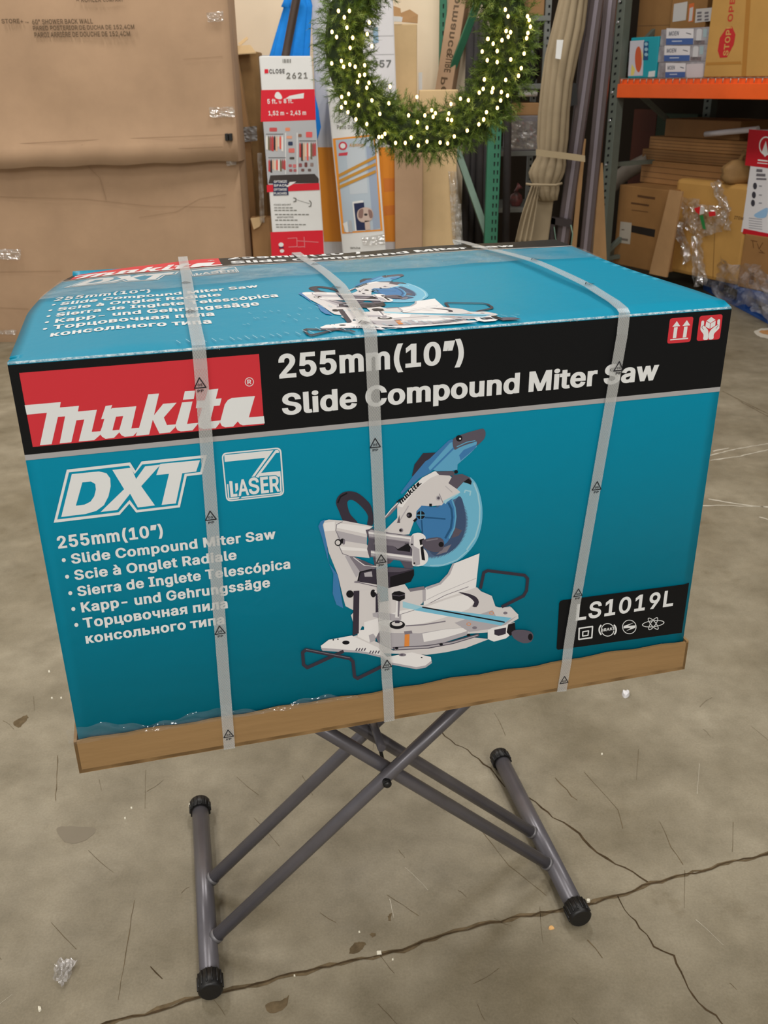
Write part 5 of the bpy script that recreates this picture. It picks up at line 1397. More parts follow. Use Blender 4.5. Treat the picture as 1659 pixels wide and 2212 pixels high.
for x in (0.640, 0.066):
    bm = bmesh.new()
    box(bm, (x - 0.012, 0.04, LEGZ - 0.006), (x + 0.012, 0.30, LEGZ + 0.014), bev=0.003)
    link('top_rail', bm, M_tubeM, table, local=True)
bm = bmesh.new()
box(bm, (0.02, 0.0, LEGZ + 0.014), (SW - 0.02, 0.40, 0.672 - 0.0035), bev=0.005)
link('tabletop', bm, mat('table_resin', (60, 60, 62), rough=0.6), table, local=True)

# ------------------------------------------------------------------ upright goods along the back wall


def boxed(name, label, cat, pxl, pxr, pytop, y, thick, m, z0=0.0, group=None, part='body', bev=0.006):
    """upright carton with its front face at depth y, traced by its two side edges at the top"""
    a, b = at(pxl, pytop, y), at(pxr, pytop, y)
    z1 = (a.z + b.z) / 2
    root = thing(name, label, cat, ((a.x + b.x) / 2, y + thick / 2, z0), 0, group)
    bm = bmesh.new()
    box(bm, (a.x, y, z0), (b.x, y + thick, z1), bev=bev)
    link(part, bm, m, root)
    return root, a.x, b.x, z1


def on_front(y, eps=0.0012):
    fm = lambda px, py: (at(px, py, y).x, at(px, py, y).z)
    pl = lambda u, v, w: V((u, y - eps - w * 3, v))
    return fm, pl


# the big shower-wall carton at the left: foot, lid sleeve, tape, clip
YB = 5.90
bigc = thing('shower_wall_carton', 'huge plain brown shower wall carton leaning upright at the left edge of the photo', 'carton', (-1.6, YB + 0.18, 0))
xr = at(515, 355, YB).x
bm = bmesh.new()
zl = at(300, 355, YB).z
N = 40
rows = []
for i in range(N + 1):
    x = -2.75 + (xr + 2.75) * i / N
    rows.append([bm.verts.new((x + (0.0 if z > 0.5 else 0.0), YB + 0.02 + 0.008 * math.sin(i * 0.5) * math.sin(z * 3.0) + (0.0 if k else 0.01), z)) for k, z in enumerate((0.0, 0.04, 0.3, 0.6, 0.9, 1.05, zl + 0.15))])
for a, b in zip(rows, rows[1:]):
    for k in range(6):
        bm.faces.new((a[k], b[k], b[k + 1], a[k + 1])).smooth = True
bk = [[bm.verts.new((x, YB + 0.26, z)) for z in (0, zl + 0.15)] for x in (-2.75, xr + 0.012)]
bm.faces.new([bk[0][0], bk[1][0], bk[1][1], bk[0][1]])
bm.faces.new([v for v in rows[-1]] + [bk[1][1], bk[1][0]])
bm.faces.new([v for v in rows[0]][::-1] + [bk[0][0], bk[0][1]])
bmesh.ops.triangulate(bm, faces=[f for f in bm.faces if len(f.verts) > 4])
link('carton_base', bm, M_card, bigc)
bm = bmesh.new()
xl_ = at(499, 100, YB).x
zt = 2.35
rows = []
for i in range(N + 1):
    x = -2.78 + (xl_ + 2.78) * i / N
    zb = zl - 0.015 + 0.03 * (i / N) + 0.004 * math.sin(i * 0.9)
    col = []
    for k in range(13):
        t = k / 12
        z = zb + (zt - zb) * t
        y = YB - 0.012 - 0.055 * max(0, 1 - t * 5.5) ** 1.5 * (1 - 0.55 * (i / N) ** 4) + 0.006 * math.sin(i * 0.4 + k * 0.5)
        col.append(bm.verts.new((x, y, z)))
    rows.append(col)
for a, b in zip(rows, rows[1:]):
    for k in range(12):
        bm.faces.new((a[k], b[k], b[k + 1], a[k + 1])).smooth = True
# side and inside of the sleeve
side = [[bm.verts.new((xl_ + 0.010 * (1 - j), YB + 0.26 * j + 0.02, v.co.z - 0.01 * j)) for v in rows[-1]] for j in (0.0, 0.5, 1.0)]
prev = rows[-1]
for s_ in side:
    for k in range(12):
        bm.faces.new((prev[k], s_[k], s_[k + 1], prev[k + 1]))
    prev = s_
inner = [bm.verts.new(v.co + V((0, 0.012, 0.0))) for v in [r[0] for r in rows]]
for i in range(N):
    bm.faces.new((rows[i][0], rows[i + 1][0], inner[i + 1], inner[i]))
link('carton_lid', bm, M_card, bigc)
fm, pl = on_front(YB - 0.03, 0.0)
P_ = Print(fm)
M_prt = paper((96, 76, 54))
for s_, L, R, T in (('STORE+', (4, 51), (50, 47), (4, 41)), ('60" SHOWER BACK WALL', (70, 53), (201, 53), (70, 42)), ('PARED POSTERIOR DE DUCHA DE 152,4CM', (72, 66), (291, 66), (72, 56)),
                    ('PAROI ARRIÈRE DE DOUCHE DE 152,4CM', (75, 81), (282, 81), (75, 70)), ('A', (165, 3), (171, 3), (165, -6)), ('KOHLER', (176, 5), (219, 5), (176, -6)), ('COMPANY', (223, 4), (267, 4), (223, -5))):
    P_.text('lettering', M_prt, 0, s_, L, R, T)
P_.text('lettering', M_prt, 0, 'TM', (54, 50), (62, 50), (54, 47))
for k, q in enumerate(([(-10, 313), (180, 303), (486, 291)], [(-10, 332), (160, 330), (480, 317)], [(178, 312), (160, 342), (158, 357)], [(395, 128), (480, 122)])):
    P_.line('crease_line|%d' % k, mat('crease_tan', (160, 130, 100), rough=0.8), 0, q, 1.0)
P_.build(pl, bigc)
P_ = Print(lambda px, py: (at(px, py, YB).x, at(px, py, YB).z))
for k, q in enumerate(([(-10, 425), (180, 430), (330, 446), (486, 448)], [(190, 360), (215, 385), (228, 432)], [(300, 470), (380, 458), (430, 430), (488, 420)], [(-10, 588), (130, 586)], [(-10, 665), (60, 668)])):
    P_.line('crease_line|%d' % k, mat('crease_tan', (160, 130, 100), rough=0.8), 0, q, 1.0)
P_.build(lambda a, b, w: V((a, YB + 0.006 - w, b)), bigc)
bm = bmesh.new()


def crumple(bm, cs, y, n=10, amp=0.01, seed=1):
    """creased patch of film bounded by four pixel corners tl,tr,br,bl at depth y"""
    rnd = random.Random(seed)
    q = [at(px, py, y) for px, py in cs]
    gr = []
    for j in range(n + 1):
        t = j / n
        A_, B_ = q[0].lerp(q[3], t), q[1].lerp(q[2], t)
        gr.append([bm.verts.new(A_.lerp(B_, i / n) + V((0, -rnd.uniform(0, amp), 0))) for i in range(n + 1)])
    for a, b in zip(gr, gr[1:]):
        for i in range(n):
            bm.faces.new((a[i], a[i + 1], b[i + 1], b[i]))


patches = []
for k, (cs, s_) in enumerate(((((452, 232), (506, 230), (508, 252), (454, 254)), 1), (((446, 28), (482, 24), (484, 46), (450, 48)), 2), (((486, 312), (508, 308), (512, 356), (490, 358)), 3), (((-10, 538), (46, 538), (44, 560), (-10, 560)), 4),
                               (((-10, 712), (38, 712), (34, 722), (-10, 722)), 5))):
    bm = bmesh.new()
    crumple(bm, cs, YB - 0.03 if k < 2 else YB - 0.012, 8, 0.012, s_)
    patches.append(bm)
M_patch = film('tape_patch', (240, 238, 232), 0.22, rough=0.06, bump=0.9, bscale=40.0, vary=0.2, vscale=30, gloss=0.30)
for bm in patches:
    link('tape_patch', bm, M_patch, bigc)
bm = bmesh.new()
p = at(495, 296, YB - 0.03)
box(bm, (p.x - 0.022, p.y - 0.02, p.z - 0.02), (p.x - 0.003, p.y + 0.01, p.z + 0.02), bev=0.003)
box(bm, (p.x + 0.001, p.y - 0.02, p.z - 0.02), (p.x + 0.020, p.y + 0.01, p.z + 0.02), bev=0.003)
link('edge_clip', bm, M_black, bigc)

# worn brown carton squeezed beside it, open flap at the top
root, x0, x1, z1 = boxed('worn_tall_carton', 'narrow worn brown carton with an open top flap, wedged beside the huge plain carton', 'carton', 498, 557, 112, 6.32, 0.22, M_cardw)
bm = bmesh.new()
p = [at(502, 99, 6.30), at(541, 97, 6.30), at(553, 113, 6.25), at(510, 116, 6.25)]
hexa(bm, p + [q - V((0, 0, 0.006)) for q in p])
link('top_flap', bm, M_card3, root)
bm = bmesh.new()
p = [at(514, 94, 6.5), at(533, 79, 6.5), at(536, 84, 6.48), at(520, 98, 6.48)]
hexa(bm, p + [q + V((0, 0.01, 0)) for q in p])
link('top_flap', bm, M_card3, root)
bm = bmesh.new()
p = [at(497, 60, 6.24), at(512, 120, 6.24), at(541, 300, 6.24), at(552, 470, 6.24), at(555, 560, 6.24), at(520, 560, 6.24), at(500, 330, 6.24)]
vs = [bm.verts.new(q) for q in p]
f = bm.faces.new(vs)
r0 = bmesh.ops.extrude_face_region(bm, geom=[f])
for v in [e for e in r0['geom'] if isinstance(e, bmesh.types.BMVert)]:
    v.co.y += 0.06
link('side_flap', bm, M_card2, root)
bm = bmesh.new()
crumple(bm, ((512, 276), (555, 272), (556, 304), (514, 308)), 6.22, 8, 0.01, 9)
link('tape_patch', bm, mat('grey_tape', (150, 146, 142), rough=0.25, bump=0.8, bscale=50), root)

root, x0, x1, z1 = boxed('low_brown_carton', 'low torn brown carton in the gap left of the red and white closet kit carton', 'carton', 541, 604, 470, 6.10, 0.09, M_card2)
bm = bmesh.new()
p = [at(541, 472, 6.09), at(574, 466, 6.09), at(560, 490, 6.07), at(548, 496, 6.07)]
hexa(bm, p + [q + V((0, 0.008, 0)) for q in p])
link('torn_flap', bm, M_card3, root)
bm = bmesh.new()
crumple(bm, ((556, 330), (566, 330), (572, 480), (562, 482)), 6.08, 8, 0.01, 12)
link('tape_strip', bm, M_patch, root)

root, x0, x1, z1 = boxed('grey_flat_panel', 'pale grey flat panel standing against the wall behind the closet kit carton', 'panel', 540, 620, 119, 6.70, 0.06, mat('pale_grey', (176, 176, 182), rough=0.5))

# blue parasol
YU = 6.13
M_blue = mat('blue_canvas', (36, 146, 244), rough=0.7, spec=0.2, noise=0.10, nscale=14)
M_pole = mat('bronze_pole', (84, 70, 62), rough=0.45, metal=0.3)
base = at(618, 560, YU)
para = thing('blue_parasol', 'folded bright blue parasol with a dark pole, standing behind the closet kit carton', 'parasol', (base.x, YU, 0))
bm = bmesh.new()


def pleated(bm, sections, y, npl, depth, pw=0.16, ph=0.0, seg=120, squash=0.6):
    """folded canopy: (py, left px, right px) sections; pleats run down the cloth"""
    rings = []
    for i, (py, l, r) in enumerate(sections):
        a, b = at(l, py, y), at(r, py, y)
        c, rad = (a + b) / 2, (b - a).length / 2
        ring = []
        for k in range(seg):
            t = 2 * math.pi * k / seg
            fold = abs(math.sin(npl * t / 2 + ph + 0.25 * math.sin(i * 0.6))) ** 0.6
            q = rad * (1 - pw + pw * fold) * (1 + 0.03 * math.sin(3 * t + i))
            ring.append(bm.verts.new((c.x + q * math.cos(t), c.y + q * squash * math.sin(t), c.z)))
        rings.append(ring)
    for A_, B_ in zip(rings, rings[1:]):
        for k in range(seg):
            bm.faces.new((A_[k], A_[(k + 1) % seg], B_[(k + 1) % seg], B_[k])).smooth = True
    bm.faces.new(rings[0])
    bm.faces.new(rings[-1][::-1])
    return rings


pleated(bm, [(-60, 624, 668), (0, 612, 672), (14, 606, 676), (16, 612, 676), (60, 600, 674), (120, 583, 672), (200, 578, 680), (240, 585, 690), (275, 592, 694), (310, 600, 684), (330, 606, 676)], YU, 9, 0.3, 0.22, squash=0.36)
link('canopy', bm, M_blue, para)
bm = bmesh.new()
tube(bm, [at(644, -60, 6.02), at(640, 0, 6.025), at(617, 120, 6.03), at(606, 200, 6.03)], 0.024, 12)
tube(bm, [at(617, 560, YU), at(617, 560, YU) * 1.0 + V((0, 0, -at(617, 560, YU).z + 0.0))], 0.022, 12)
tube(bm, [at(630, 300, YU), at(617, 560, YU)], 0.022, 12)
link('pole', bm, M_pole, para)

# closet kit carton
YC = 5.93
M_wht = mat('white_board', (238, 238, 236), rough=0.45, spec=0.4, noise=0.03, nscale=4)
clos = thing('closet_kit_carton', 'narrow red and white closet kit carton with a picture of hanging clothes, marked 2621', 'carton', (at(632, 340, YC).x, YC + 0.05, 0))
tl, tr, br, bl = at(560, 121, YC), at(673, 121, YC), at(702, 560, YC), at(593, 560, YC)
k_ = tl.z / (tl.z - bl.z)
BLf, BRf = tl.lerp(bl, k_), tr.lerp(br, k_)
bm = bmesh.new()
hexa(bm, [tl, tr, BRf, BLf] + [q + V((-0.010, 0.07, 0)) for q in (tl, tr, BRf, BLf)])
bmesh.ops.bevel(bm, geom=bm.edges[:], offset=0.004, segments=2, affect='EDGES')
link('body', bm, M_wht, clos)
fm, pl = on_front(YC)
P_ = Print(fm)
zc = zoom(480, 100, 4.809, fm)
P_.fmap = zc
cR_ = paper((226, 36, 54)); cG = paper((190, 192, 196)); cN = paper((40, 48, 84)); cW = paper((242, 242, 240)); cD = paper((66, 58, 56)); cT = paper((120, 118, 112))
rect = lambda part, m, l, x0, y0, x1, y1: P_.poly(part, m, l, [(x0, y0), (x1, y0), (x1, y1), (x0, y1)])
P_.poly('red_band|1', cR_, 0, [(404, 455), (960, 445), (972, 765), (400, 785)])
P_.poly('closet_picture', cG, 0, [(425, 785), (968, 768), (1002, 1420), (475, 1435)])
P_.poly('closet_picture', cD, 1, [(480, 1425), (500, 1340), (960, 1325), (1003, 1375), (1003, 1420)])
P_.poly('red_band|2', cR_, 1, [(462, 1440), (1008, 1420), (1013, 1492), (465, 1515)])
P_.poly('caption_block', cN, 2, [(528, 1400), (680, 1392), (690, 1545), (532, 1550)])
P_.poly('red_band|3', cR_, 0, [(500, 1930), (1045, 1910), (1060, 2200), (515, 2200)])
P_.poly('red_band|4', cR_, 1, [(440, 238), (478, 238), (480, 280), (440, 282)])
P_.text('lettering', cD, 1, 'CLOSE', (490, 283), (650, 283), (490, 238), track=0.02)
P_.text('lettering', cT, 1, '2621', (668, 338), (888, 338), (668, 274), track=0.04)
for k in range(6):
    rect('barcode', cT, 1, 628 + k * 15, 132, 634 + k * 15 + (k % 2) * 4, 172)
P_.poly('torn_patch|5', cW, 1, catmull([(545, 520), (560, 480), (590, 478), (620, 520), (615, 548), (570, 545)], 3))
P_.poly('torn_patch|6', cW, 1, [(655, 545), (700, 515), (850, 485), (845, 540), (740, 548)])
P_.poly('torn_patch|7', cW, 3, [(640, 1450), (690, 1440), (700, 1410), (770, 1405), (720, 1440), (680, 1462)])
P_.text('lettering', cW, 1, '5 ft.', (470, 597), (570, 595), (470, 548)); P_.text('lettering', cW, 1, '8 ft.', (640, 592), (738, 590), (640, 545)); P_.text('lettering', cW, 1, 'to', (590, 594), (615, 592), (590, 560))
P_.text('lettering', cW, 1, '1,52 m - 2,43 m', (482, 718), (872, 712), (482, 672))
for s_, y_ in (('OPTIMIZE', 1418), ('SPACE', 1458), ('OPTIMISE', 1500), ('PLACARD', 1540)):
    P_.text('lettering', cW, 3, s_, (538, y_), (672, y_ - 2), (538, y_ - 24))
P_.text('lettering', cT, 1, 'FIXED MOUNT', (538, 1655), (715, 1650), (538, 1638))
P_.text('lettering', cT, 1, 'MONTAGE FIXE', (570, 1785), (740, 1780), (570, 1768))
for x0, x1, y_ in ((540, 770, 1678), (542, 790, 1704), (548, 930, 1748), (550, 810, 1806), (556, 900, 1852), (560, 800, 1878)):
    for k in range(int((x1 - x0) / 40)):
        rect('caption_text|%d' % y_, cT, 1, x0 + k * 40, y_ - 5, x0 + k * 40 + 32, y_ + 4)
# clothes on rails in the picture
pal = [(198, 70, 70), (226, 214, 196), (120, 108, 80), (60, 50, 50), (236, 104, 90), (170, 84, 84), (230, 190, 160), (240, 236, 230)]
rnd = random.Random(5)
for x0, x1, y0, y1 in ((455, 635, 915, 1095), (480, 660, 1160, 1320), (800, 975, 985, 1200)):
    rect('closet_picture', cD, 2, x0, y0 - 6, x1, y0)
    for k in range(9):
        a = x0 + (x1 - x0) * k / 9
        hgt = (y1 - y0) * rnd.uniform(0.72, 1.0)
        P_.poly('closet_picture', paper(pal[(k * 3 + int(x0)) % 8]), 2, [(a, y0 + 34), (a + 9, y0 + 10), (a + 18, y0 + 34), (a + 20, y0 + hgt), (a, y0 + hgt - 6)])
for x0, y0, w_, h_, c_ in ((490, 845, 80, 40, (206, 84, 84)), (655, 845, 50, 35, (240, 150, 110)), (668, 930, 58, 30, (236, 170, 140)), (685, 990, 48, 40, (50, 62, 92)), (690, 1060, 62, 45, (230, 120, 110)), (700, 1150, 50, 25, (80, 76, 70)),
                         (790, 910, 36, 34, (150, 110, 90)), (870, 888, 66, 58, (236, 100, 100)), (690, 1225, 34, 30, (190, 100, 104)), (735, 1225, 34, 36, (220, 120, 120)), (795, 1215, 34, 40, (150, 90, 94)), (855, 1205, 30, 50, (120, 70, 66)),
                         (915, 1210, 34, 40, (150, 130, 126)), (695, 1275, 34, 28, (160, 90, 90)), (740, 1275, 34, 28, (180, 100, 104)), (820, 1272, 34, 28, (120, 84, 80)), (890, 1272, 34, 28, (110, 90, 88))):
    P_.poly('closet_picture', paper(c_), 2, rounded([(x0, y0), (x0 + w_, y0), (x0 + w_, y0 + h_), (x0, y0 + h_)], 10))
for x_ in (655, 775):
    rect('closet_picture', cW, 1, x_, 900, x_ + 8, 1330)
for pl_ in ([(740, 1575), (765, 1580), (765, 1610), (740, 1615)], [(905, 1600), (925, 1625), (920, 1660), (900, 1665)]):
    P_.line('closet_picture', cT, 1, pl_, 10)
P_.line('closet_picture', cT, 1, [(760, 1590), (910, 1635)], 4)
for pl_ in ([(680, 1995), (775, 1990), (778, 2080), (690, 2085)], [(778, 2020), (1000, 2035)], [(850, 1980), (858, 2090)], [(785, 2085), (860, 2080)]):
    P_.line('outline_drawing', paper((240, 150, 156)), 2, pl_, 6)
P_.poly('round_icon|1', cW, 2, circ((612, 2060), 26, 22)); P_.poly('round_icon|2', cW, 2, circ((622, 2125), 22, 18)); P_.poly('round_icon|3', cN, 2, [(590, 2085), (640, 2083), (640, 2098), (590, 2100)])
P_.build(pl, clos)
# red bands go round the narrow side as well
for o in clos.children:
    pass

# white and orange tall carton
YW = 6.22
M_wht2 = mat('white_board_cool', (226, 224, 226), rough=0.45, spec=0.4, noise=0.03, nscale=4)
tallw = thing('tall_white_carton', 'tall white carton with a broad orange band, behind the narrower pet door carton', 'carton', (at(770, 340, YW).x, YW + 0.07, 0))
tl, tr, br, bl = at(668, -90, YW), at(846, -90, YW), at(868, 540, YW), at(694, 540, YW)
k_ = tl.z / (tl.z - bl.z)
BLf, BRf = tl.lerp(bl, k_), tr.lerp(br, k_)
bm = bmesh.new()
hexa(bm, [tl, tr, BRf, BLf] + [q + V((0, 0.14, 0)) for q in (tl, tr, BRf, BLf)])
bmesh.ops.bevel(bm, geom=bm.edges[:], offset=0.005, segments=2, affect='EDGES')
link('body', bm, M_wht2, tallw)
fm, pl = on_front(YW)
P_ = Print(fm)
cO = paper((246, 158, 52)); cO2 = paper((234, 140, 60))
P_.poly('orange_band', cO, 0, [(684, 318), (859, 318), (866, 522), (700, 522)])
P_.poly('orange_band', cO2, 1, [(862, 385), (828, 385), (830, 415), (863, 412)]); P_.poly('orange_band', cO2, 1, [(829, 445), (864, 442), (865, 462), (830, 466)])
P_.text('lettering', paper((110, 112, 110)), 1, '857', (805, 146), (845, 145), (805, 130)); P_.text('lettering', paper((110, 112, 110)), 1, '#', (788, 146), (800, 145), (788, 130))
P_.line('crease_line|1', paper((190, 188, 190)), 0, [(800, 78), (850, 77)], 1.2); P_.line('crease_line|2', paper((190, 188, 190)), 0, [(800, 118), (852, 117)], 1.2)
P_.poly('blue_label', paper((150, 180, 205)), 0, [(806, 60), (816, 58), (818, 92), (806, 94)])
P_.build(pl, tallw)
# pet door carton
YP = 6.08
pet = thing('pet_door_carton', 'white pet door carton with a picture of a dog looking through a door flap', 'carton', (at(775, 400, YP).x, YP + 0.06, 0))
tl, tr, br, bl = at(706, 190, YP), at(808, 190, YP), at(833, 540, YP), at(740, 540, YP)
k_ = tl.z / (tl.z - bl.z)
BLf, BRf = tl.lerp(bl, k_), tr.lerp(br, k_)
bm = bmesh.new()
hexa(bm, [tl, tr, BRf, BLf] + [q + V((0, 0.12, 0)) for q in (tl, tr, BRf, BLf)])
bmesh.ops.bevel(bm, geom=bm.edges[:], offset=0.004, segments=2, affect='EDGES')
link('body', bm, M_wht, pet)
fm, pl = on_front(YP)
P_ = Print(zoom(540, 0, 3.19, fm))
cB = paper((190, 204, 216)); cB2 = paper((164, 178, 200)); cFur = paper((150, 118, 110)); cFur2 = paper((214, 190, 178)); cGd = paper((206, 150, 60))
P_.poly('door_picture', cO, 0, [(570, 955), (860, 925), (915, 1590), (635, 1610)])
P_.poly('door_picture', cB, 1, [(590, 965), (850, 940), (900, 1580), (650, 1598)])
P_.poly('door_picture', cB2, 2, [(800, 1010), (860, 1000), (898, 1570), (850, 1582)])
P_.poly('door_picture', paper((205, 214, 222)), 2, [(660, 1020), (790, 1005), (812, 1330), (690, 1340)])
P_.poly('door_picture', cW, 3, [(705, 1390), (780, 1380), (795, 1590), (725, 1592)])
P_.poly('door_picture', cN, 4, [(715, 1402), (785, 1394), (800, 1585), (735, 1588)])
P_.poly('door_picture', cFur2, 5, catmull([(745, 1450), (790, 1428), (835, 1440), (850, 1480), (830, 1520), (770, 1530), (740, 1500)], 4))
P_.poly('door_picture', cFur, 6, catmull([(752, 1450), (780, 1440), (775, 1500), (748, 1495)], 4)); P_.poly('door_picture', cFur, 6, catmull([(815, 1445), (840, 1455), (845, 1495), (825, 1500)], 4))
P_.poly('door_picture', cD, 7, circ((798, 1478), 12, 8)); P_.poly('door_picture', cFur2, 5, [(790, 1520), (825, 1520), (830, 1580), (795, 1585)])
for k in range(3):
    y_ = 1190 + k * 40
    P_.poly('door_picture', cGd, 7, [(610, y_ + 10), (865, y_ - 120 + k * 10), (868, y_ - 100 + k * 10), (612, y_ + 32)])
P_.poly('door_picture', cW, 7, [(640, 1540), (670, 1525), (680, 1600), (660, 1600)]); P_.poly('door_picture', cG, 8, [(680, 1515), (700, 1520), (706, 1600), (686, 1600)])
P_.poly('award_seal', paper((214, 70, 84)), 3, circ((640, 1005), 30)); P_.poly('award_seal', cW, 4, circ((640, 1005), 18)); P_.poly('award_seal', paper((214, 70, 84)), 3, [(612, 1055), (675, 1048), (670, 1070), (610, 1075)])
P_.text('lettering', cGd, 3, 'Aluminum', (685, 1012), (790, 1004), (685, 988))
P_.text('lettering', cT, 1, 'For', (612, 850), (655, 848), (612, 825)); P_.text('lettering', cT, 1, 'Patio Door', (600, 890), (735, 884), (600, 862))
P_.text('lettering', cT, 1, 'White', (690, 1716), (760, 1712), (690, 1702))
P_.build(pl, pet)
bm = bmesh.new()
crumple(bm, ((780, 512), (830, 505), (831, 528), (785, 530)), YP - 0.006, 8, 0.008, 21)
link('tape_patch', bm, M_patch, pet)

# plain brown cartons to the right of it
root, x0, x1, z1 = boxed('pale_brown_carton', 'tall pale brown carton with a loose open top, right of the tall white carton', 'carton', 848, 901, 52, 6.36, 0.13, M_card3)
bm = bmesh.new()
p = [at(866, 28, 6.45), at(885, 20, 6.45), at(903, 32, 6.42), at(902, 50, 6.40), at(868, 47, 6.40)]
f = bm.faces.new([bm.verts.new(q) for q in p])
r0 = bmesh.ops.extrude_face_region(bm, geom=[f])
for v in [e for e in r0['geom'] if isinstance(e, bmesh.types.BMVert)]:
    v.co.y += 0.03
link('top_flap', bm, M_card2, root)
bm = bmesh.new()
p = [at(848, 12, 6.44), at(865, 18, 6.44), at(867, 35, 6.40), at(848, 34, 6.40)]
hexa(bm, p + [q + V((0, 0.02, 0)) for q in p])
link('top_flap', bm, M_card2, root)
bm = bmesh.new()
p = [at(848, 35, 6.35), at(870, 37, 6.35), at(868, 47, 6.35), at(848, 46, 6.35)]
hexa(bm, p + [q + V((0, 0.02, 0)) for q in p])
link('packing_label', bm, M_wht, root)
root, x0, x1, z1 = boxed('slim_brown_carton', 'slim upright brown carton standing below the wreath, beside the pet door carton', 'carton', 852, 914, 290, 6.12, 0.10, M_card)
root, x0, x1, z1 = boxed('broad_brown_carton', 'broad brown carton with shiny tape down its right edge, below the wreath', 'carton', 906, 990, 194, 6.24, 0.10, M_card3)
bm = bmesh.new()
crumple(bm, ((968, 370), (986, 370), (996, 525), (978, 525)), 6.232, 10, 0.012, 31)
crumple(bm, ((980, 440), (996, 440), (1000, 530), (988, 530)), 6.230, 10, 0.012, 32)
link('tape_strip', bm, M_patch, root)
root = thing('white_bracket', 'short white strip standing behind the pale brown carton by the wall', 'strip', (at(909, 180, 6.5).x, 6.5, 0))
bm = bmesh.new()
p = [at(904, 157, 6.5), at(912, 156, 6.5), at(914, 193, 6.5), at(908, 194, 6.5)]
hexa(bm, p[:2] + [V((p[2].x, 6.5, 0)), V((p[3].x, 6.5, 0))] + [V((q.x, 6.52, z)) for q, z in zip(p, (p[0].z, p[1].z, 0, 0))])
link('strip_body', bm, M_wht, root)
# long leaning carton
longc = thing('long_leaning_carton', 'long thin brown carton leaning on the green rack frame above the wreath rim', 'carton', (at(955, 340, 6.05).x, 6.0, 0))
bm = bmesh.new()
pt, pb = at(1002, -60, 6.76), at(942, 330, 6.66)
d = (pb - pt)
k_ = pt.z / (pt.z - pb.z)
foot = pt + d * k_
foot.z = 0.03
beam(bm, pt, foot, 0.115, 0.085, V((0.92, -0.38, 0)), bev=0.004)
link('body', bm, M_card, longc)
ax = (foot - pt).normalized()
sd = V((0.92, -0.38, 0)); sd = (sd - ax * sd.dot(ax)).normalized()
nr = ax.cross(sd)
if nr.y > 0:
    nr = -nr
P_ = Print(uv)
ctr = at(962, 160, 6.3)
ctr = pt + ax * (ctr - pt).dot(ax)
for s_, a0, a1, b0 in (('Performance', -0.02, 0.52, 0.012), ('Performance', -0.66, -0.15, 0.012), ('SURE', -0.16, -0.05, 0.0)):
    P_.text('lettering', M_prt, 0, s_, (a0, b0), (a1, b0), (a0, b0 + 0.045))
P_.build(lambda u, v, w: ctr + ax * u - sd * (v - 0.03) + nr * (0.0435 + w), longc)

# ------------------------------------------------------------------ green rack frame and what stands round it
M_green = mat('green_rack_paint', (52, 120, 92), rough=0.5, noise=0.10, nscale=10)
M_gpale = mat('pale_green_paint', (120, 150, 132), rough=0.5, noise=0.1, nscale=10)
M_hole = mat('slot_dark', (12, 14, 14), rough=0.9)
YG = 6.30
gb = at(1063, 560, YG)
green = thing('green_rack_frame', 'green slotted steel rack frame with diagonal braces, right of the brown cartons', 'rack frame', (gb.x, YG, 0))
for nm, pxy, yy, w in (('post', ((1079, 0), (1064, 540)), 6.30, 0.085), ('post', ((958, 0), (954, 190)), 6.72, 0.045)):
    p0, p1 = at(*pxy[0], yy), at(*pxy[1], yy)
    p0 = V((p0.x, yy, 2.6)); p1 = V((p0.x, yy, 0.0))
    bm = bmesh.new()
    box(bm, (p0.x - w / 2, yy, 0), (p0.x + w / 2, yy + 0.07, 2.6), bev=0.004)
    z = 0.10
    while z < 2.55:
        for dx in ((0.004, 0.026) if w > 0.06 else (0.0,)):
            c = [(p0.x + dx - 0.005, z + 0.012), (p0.x + dx + 0.005, z + 0.012), (p0.x + dx + 0.0035, z - 0.014), (p0.x + dx - 0.0035, z - 0.014)]
            f = bm.faces.new([bm.verts.new((x, yy - 0.0008, zz)) for x, zz in c])
            f.material_index = 1
        z += 0.0508
    link(nm, bm, [M_green, M_hole], green)
for a, b in ((at(1068, -90, 6.36), at(962, 190, 6.74)), (at(975, 290, 6.74), at(1062, 536, 6.36))):
    bm = bmesh.new()
    beam(bm, a, b, 0.045, 0.03, V((1, 0, 0)), bev=0.003)
    link('brace', bm, M_green if a.z > 1.5 else M_gpale, green)

M_pipe = mat('dark_foam_pipe', (70, 66, 66), rough=0.8, noise=0.15, nscale=12)
for k, (pa, pb) in enumerate((((1016, 58), (1002, 560)), ((1030, 40), (1016, 560)), ((1044, 30), (1031, 560)), ((1052, 70), (1045, 560)), ((1100, 60), (1092, 560)))):
    yy = 6.78 + 0.03 * (k % 2) if k < 4 else 6.7
    a, b = at(*pa, yy), at(*pb, yy)
    a.z = max(a.z, 1.8)
    foot = a.lerp(b, a.z / (a.z - b.z))
    pr = thing('foam_pipe', ('leftmost of the dark upright pipes behind the green rack brace', 'second of the dark upright pipes behind the green rack brace', 'third of the dark upright pipes behind the green rack brace',
                              'dark upright pipe just left of the green slotted post', 'dark upright pipe just right of the green slotted post')[k], 'pipe', (foot.x, yy, 0), 0, 'dark pipes behind the green rack frame')
    bm = bmesh.new()
    tube(bm, [V((foot.x, yy, 0.0)), a], 0.026, 14)
    link('pipe_body', bm, M_pipe, pr)
    bm = bmesh.new()
    tube(bm, [a, a + V((0, 0, 0.004))], 0.019, 14)
    link('pipe_end', bm, M_hole, pr)

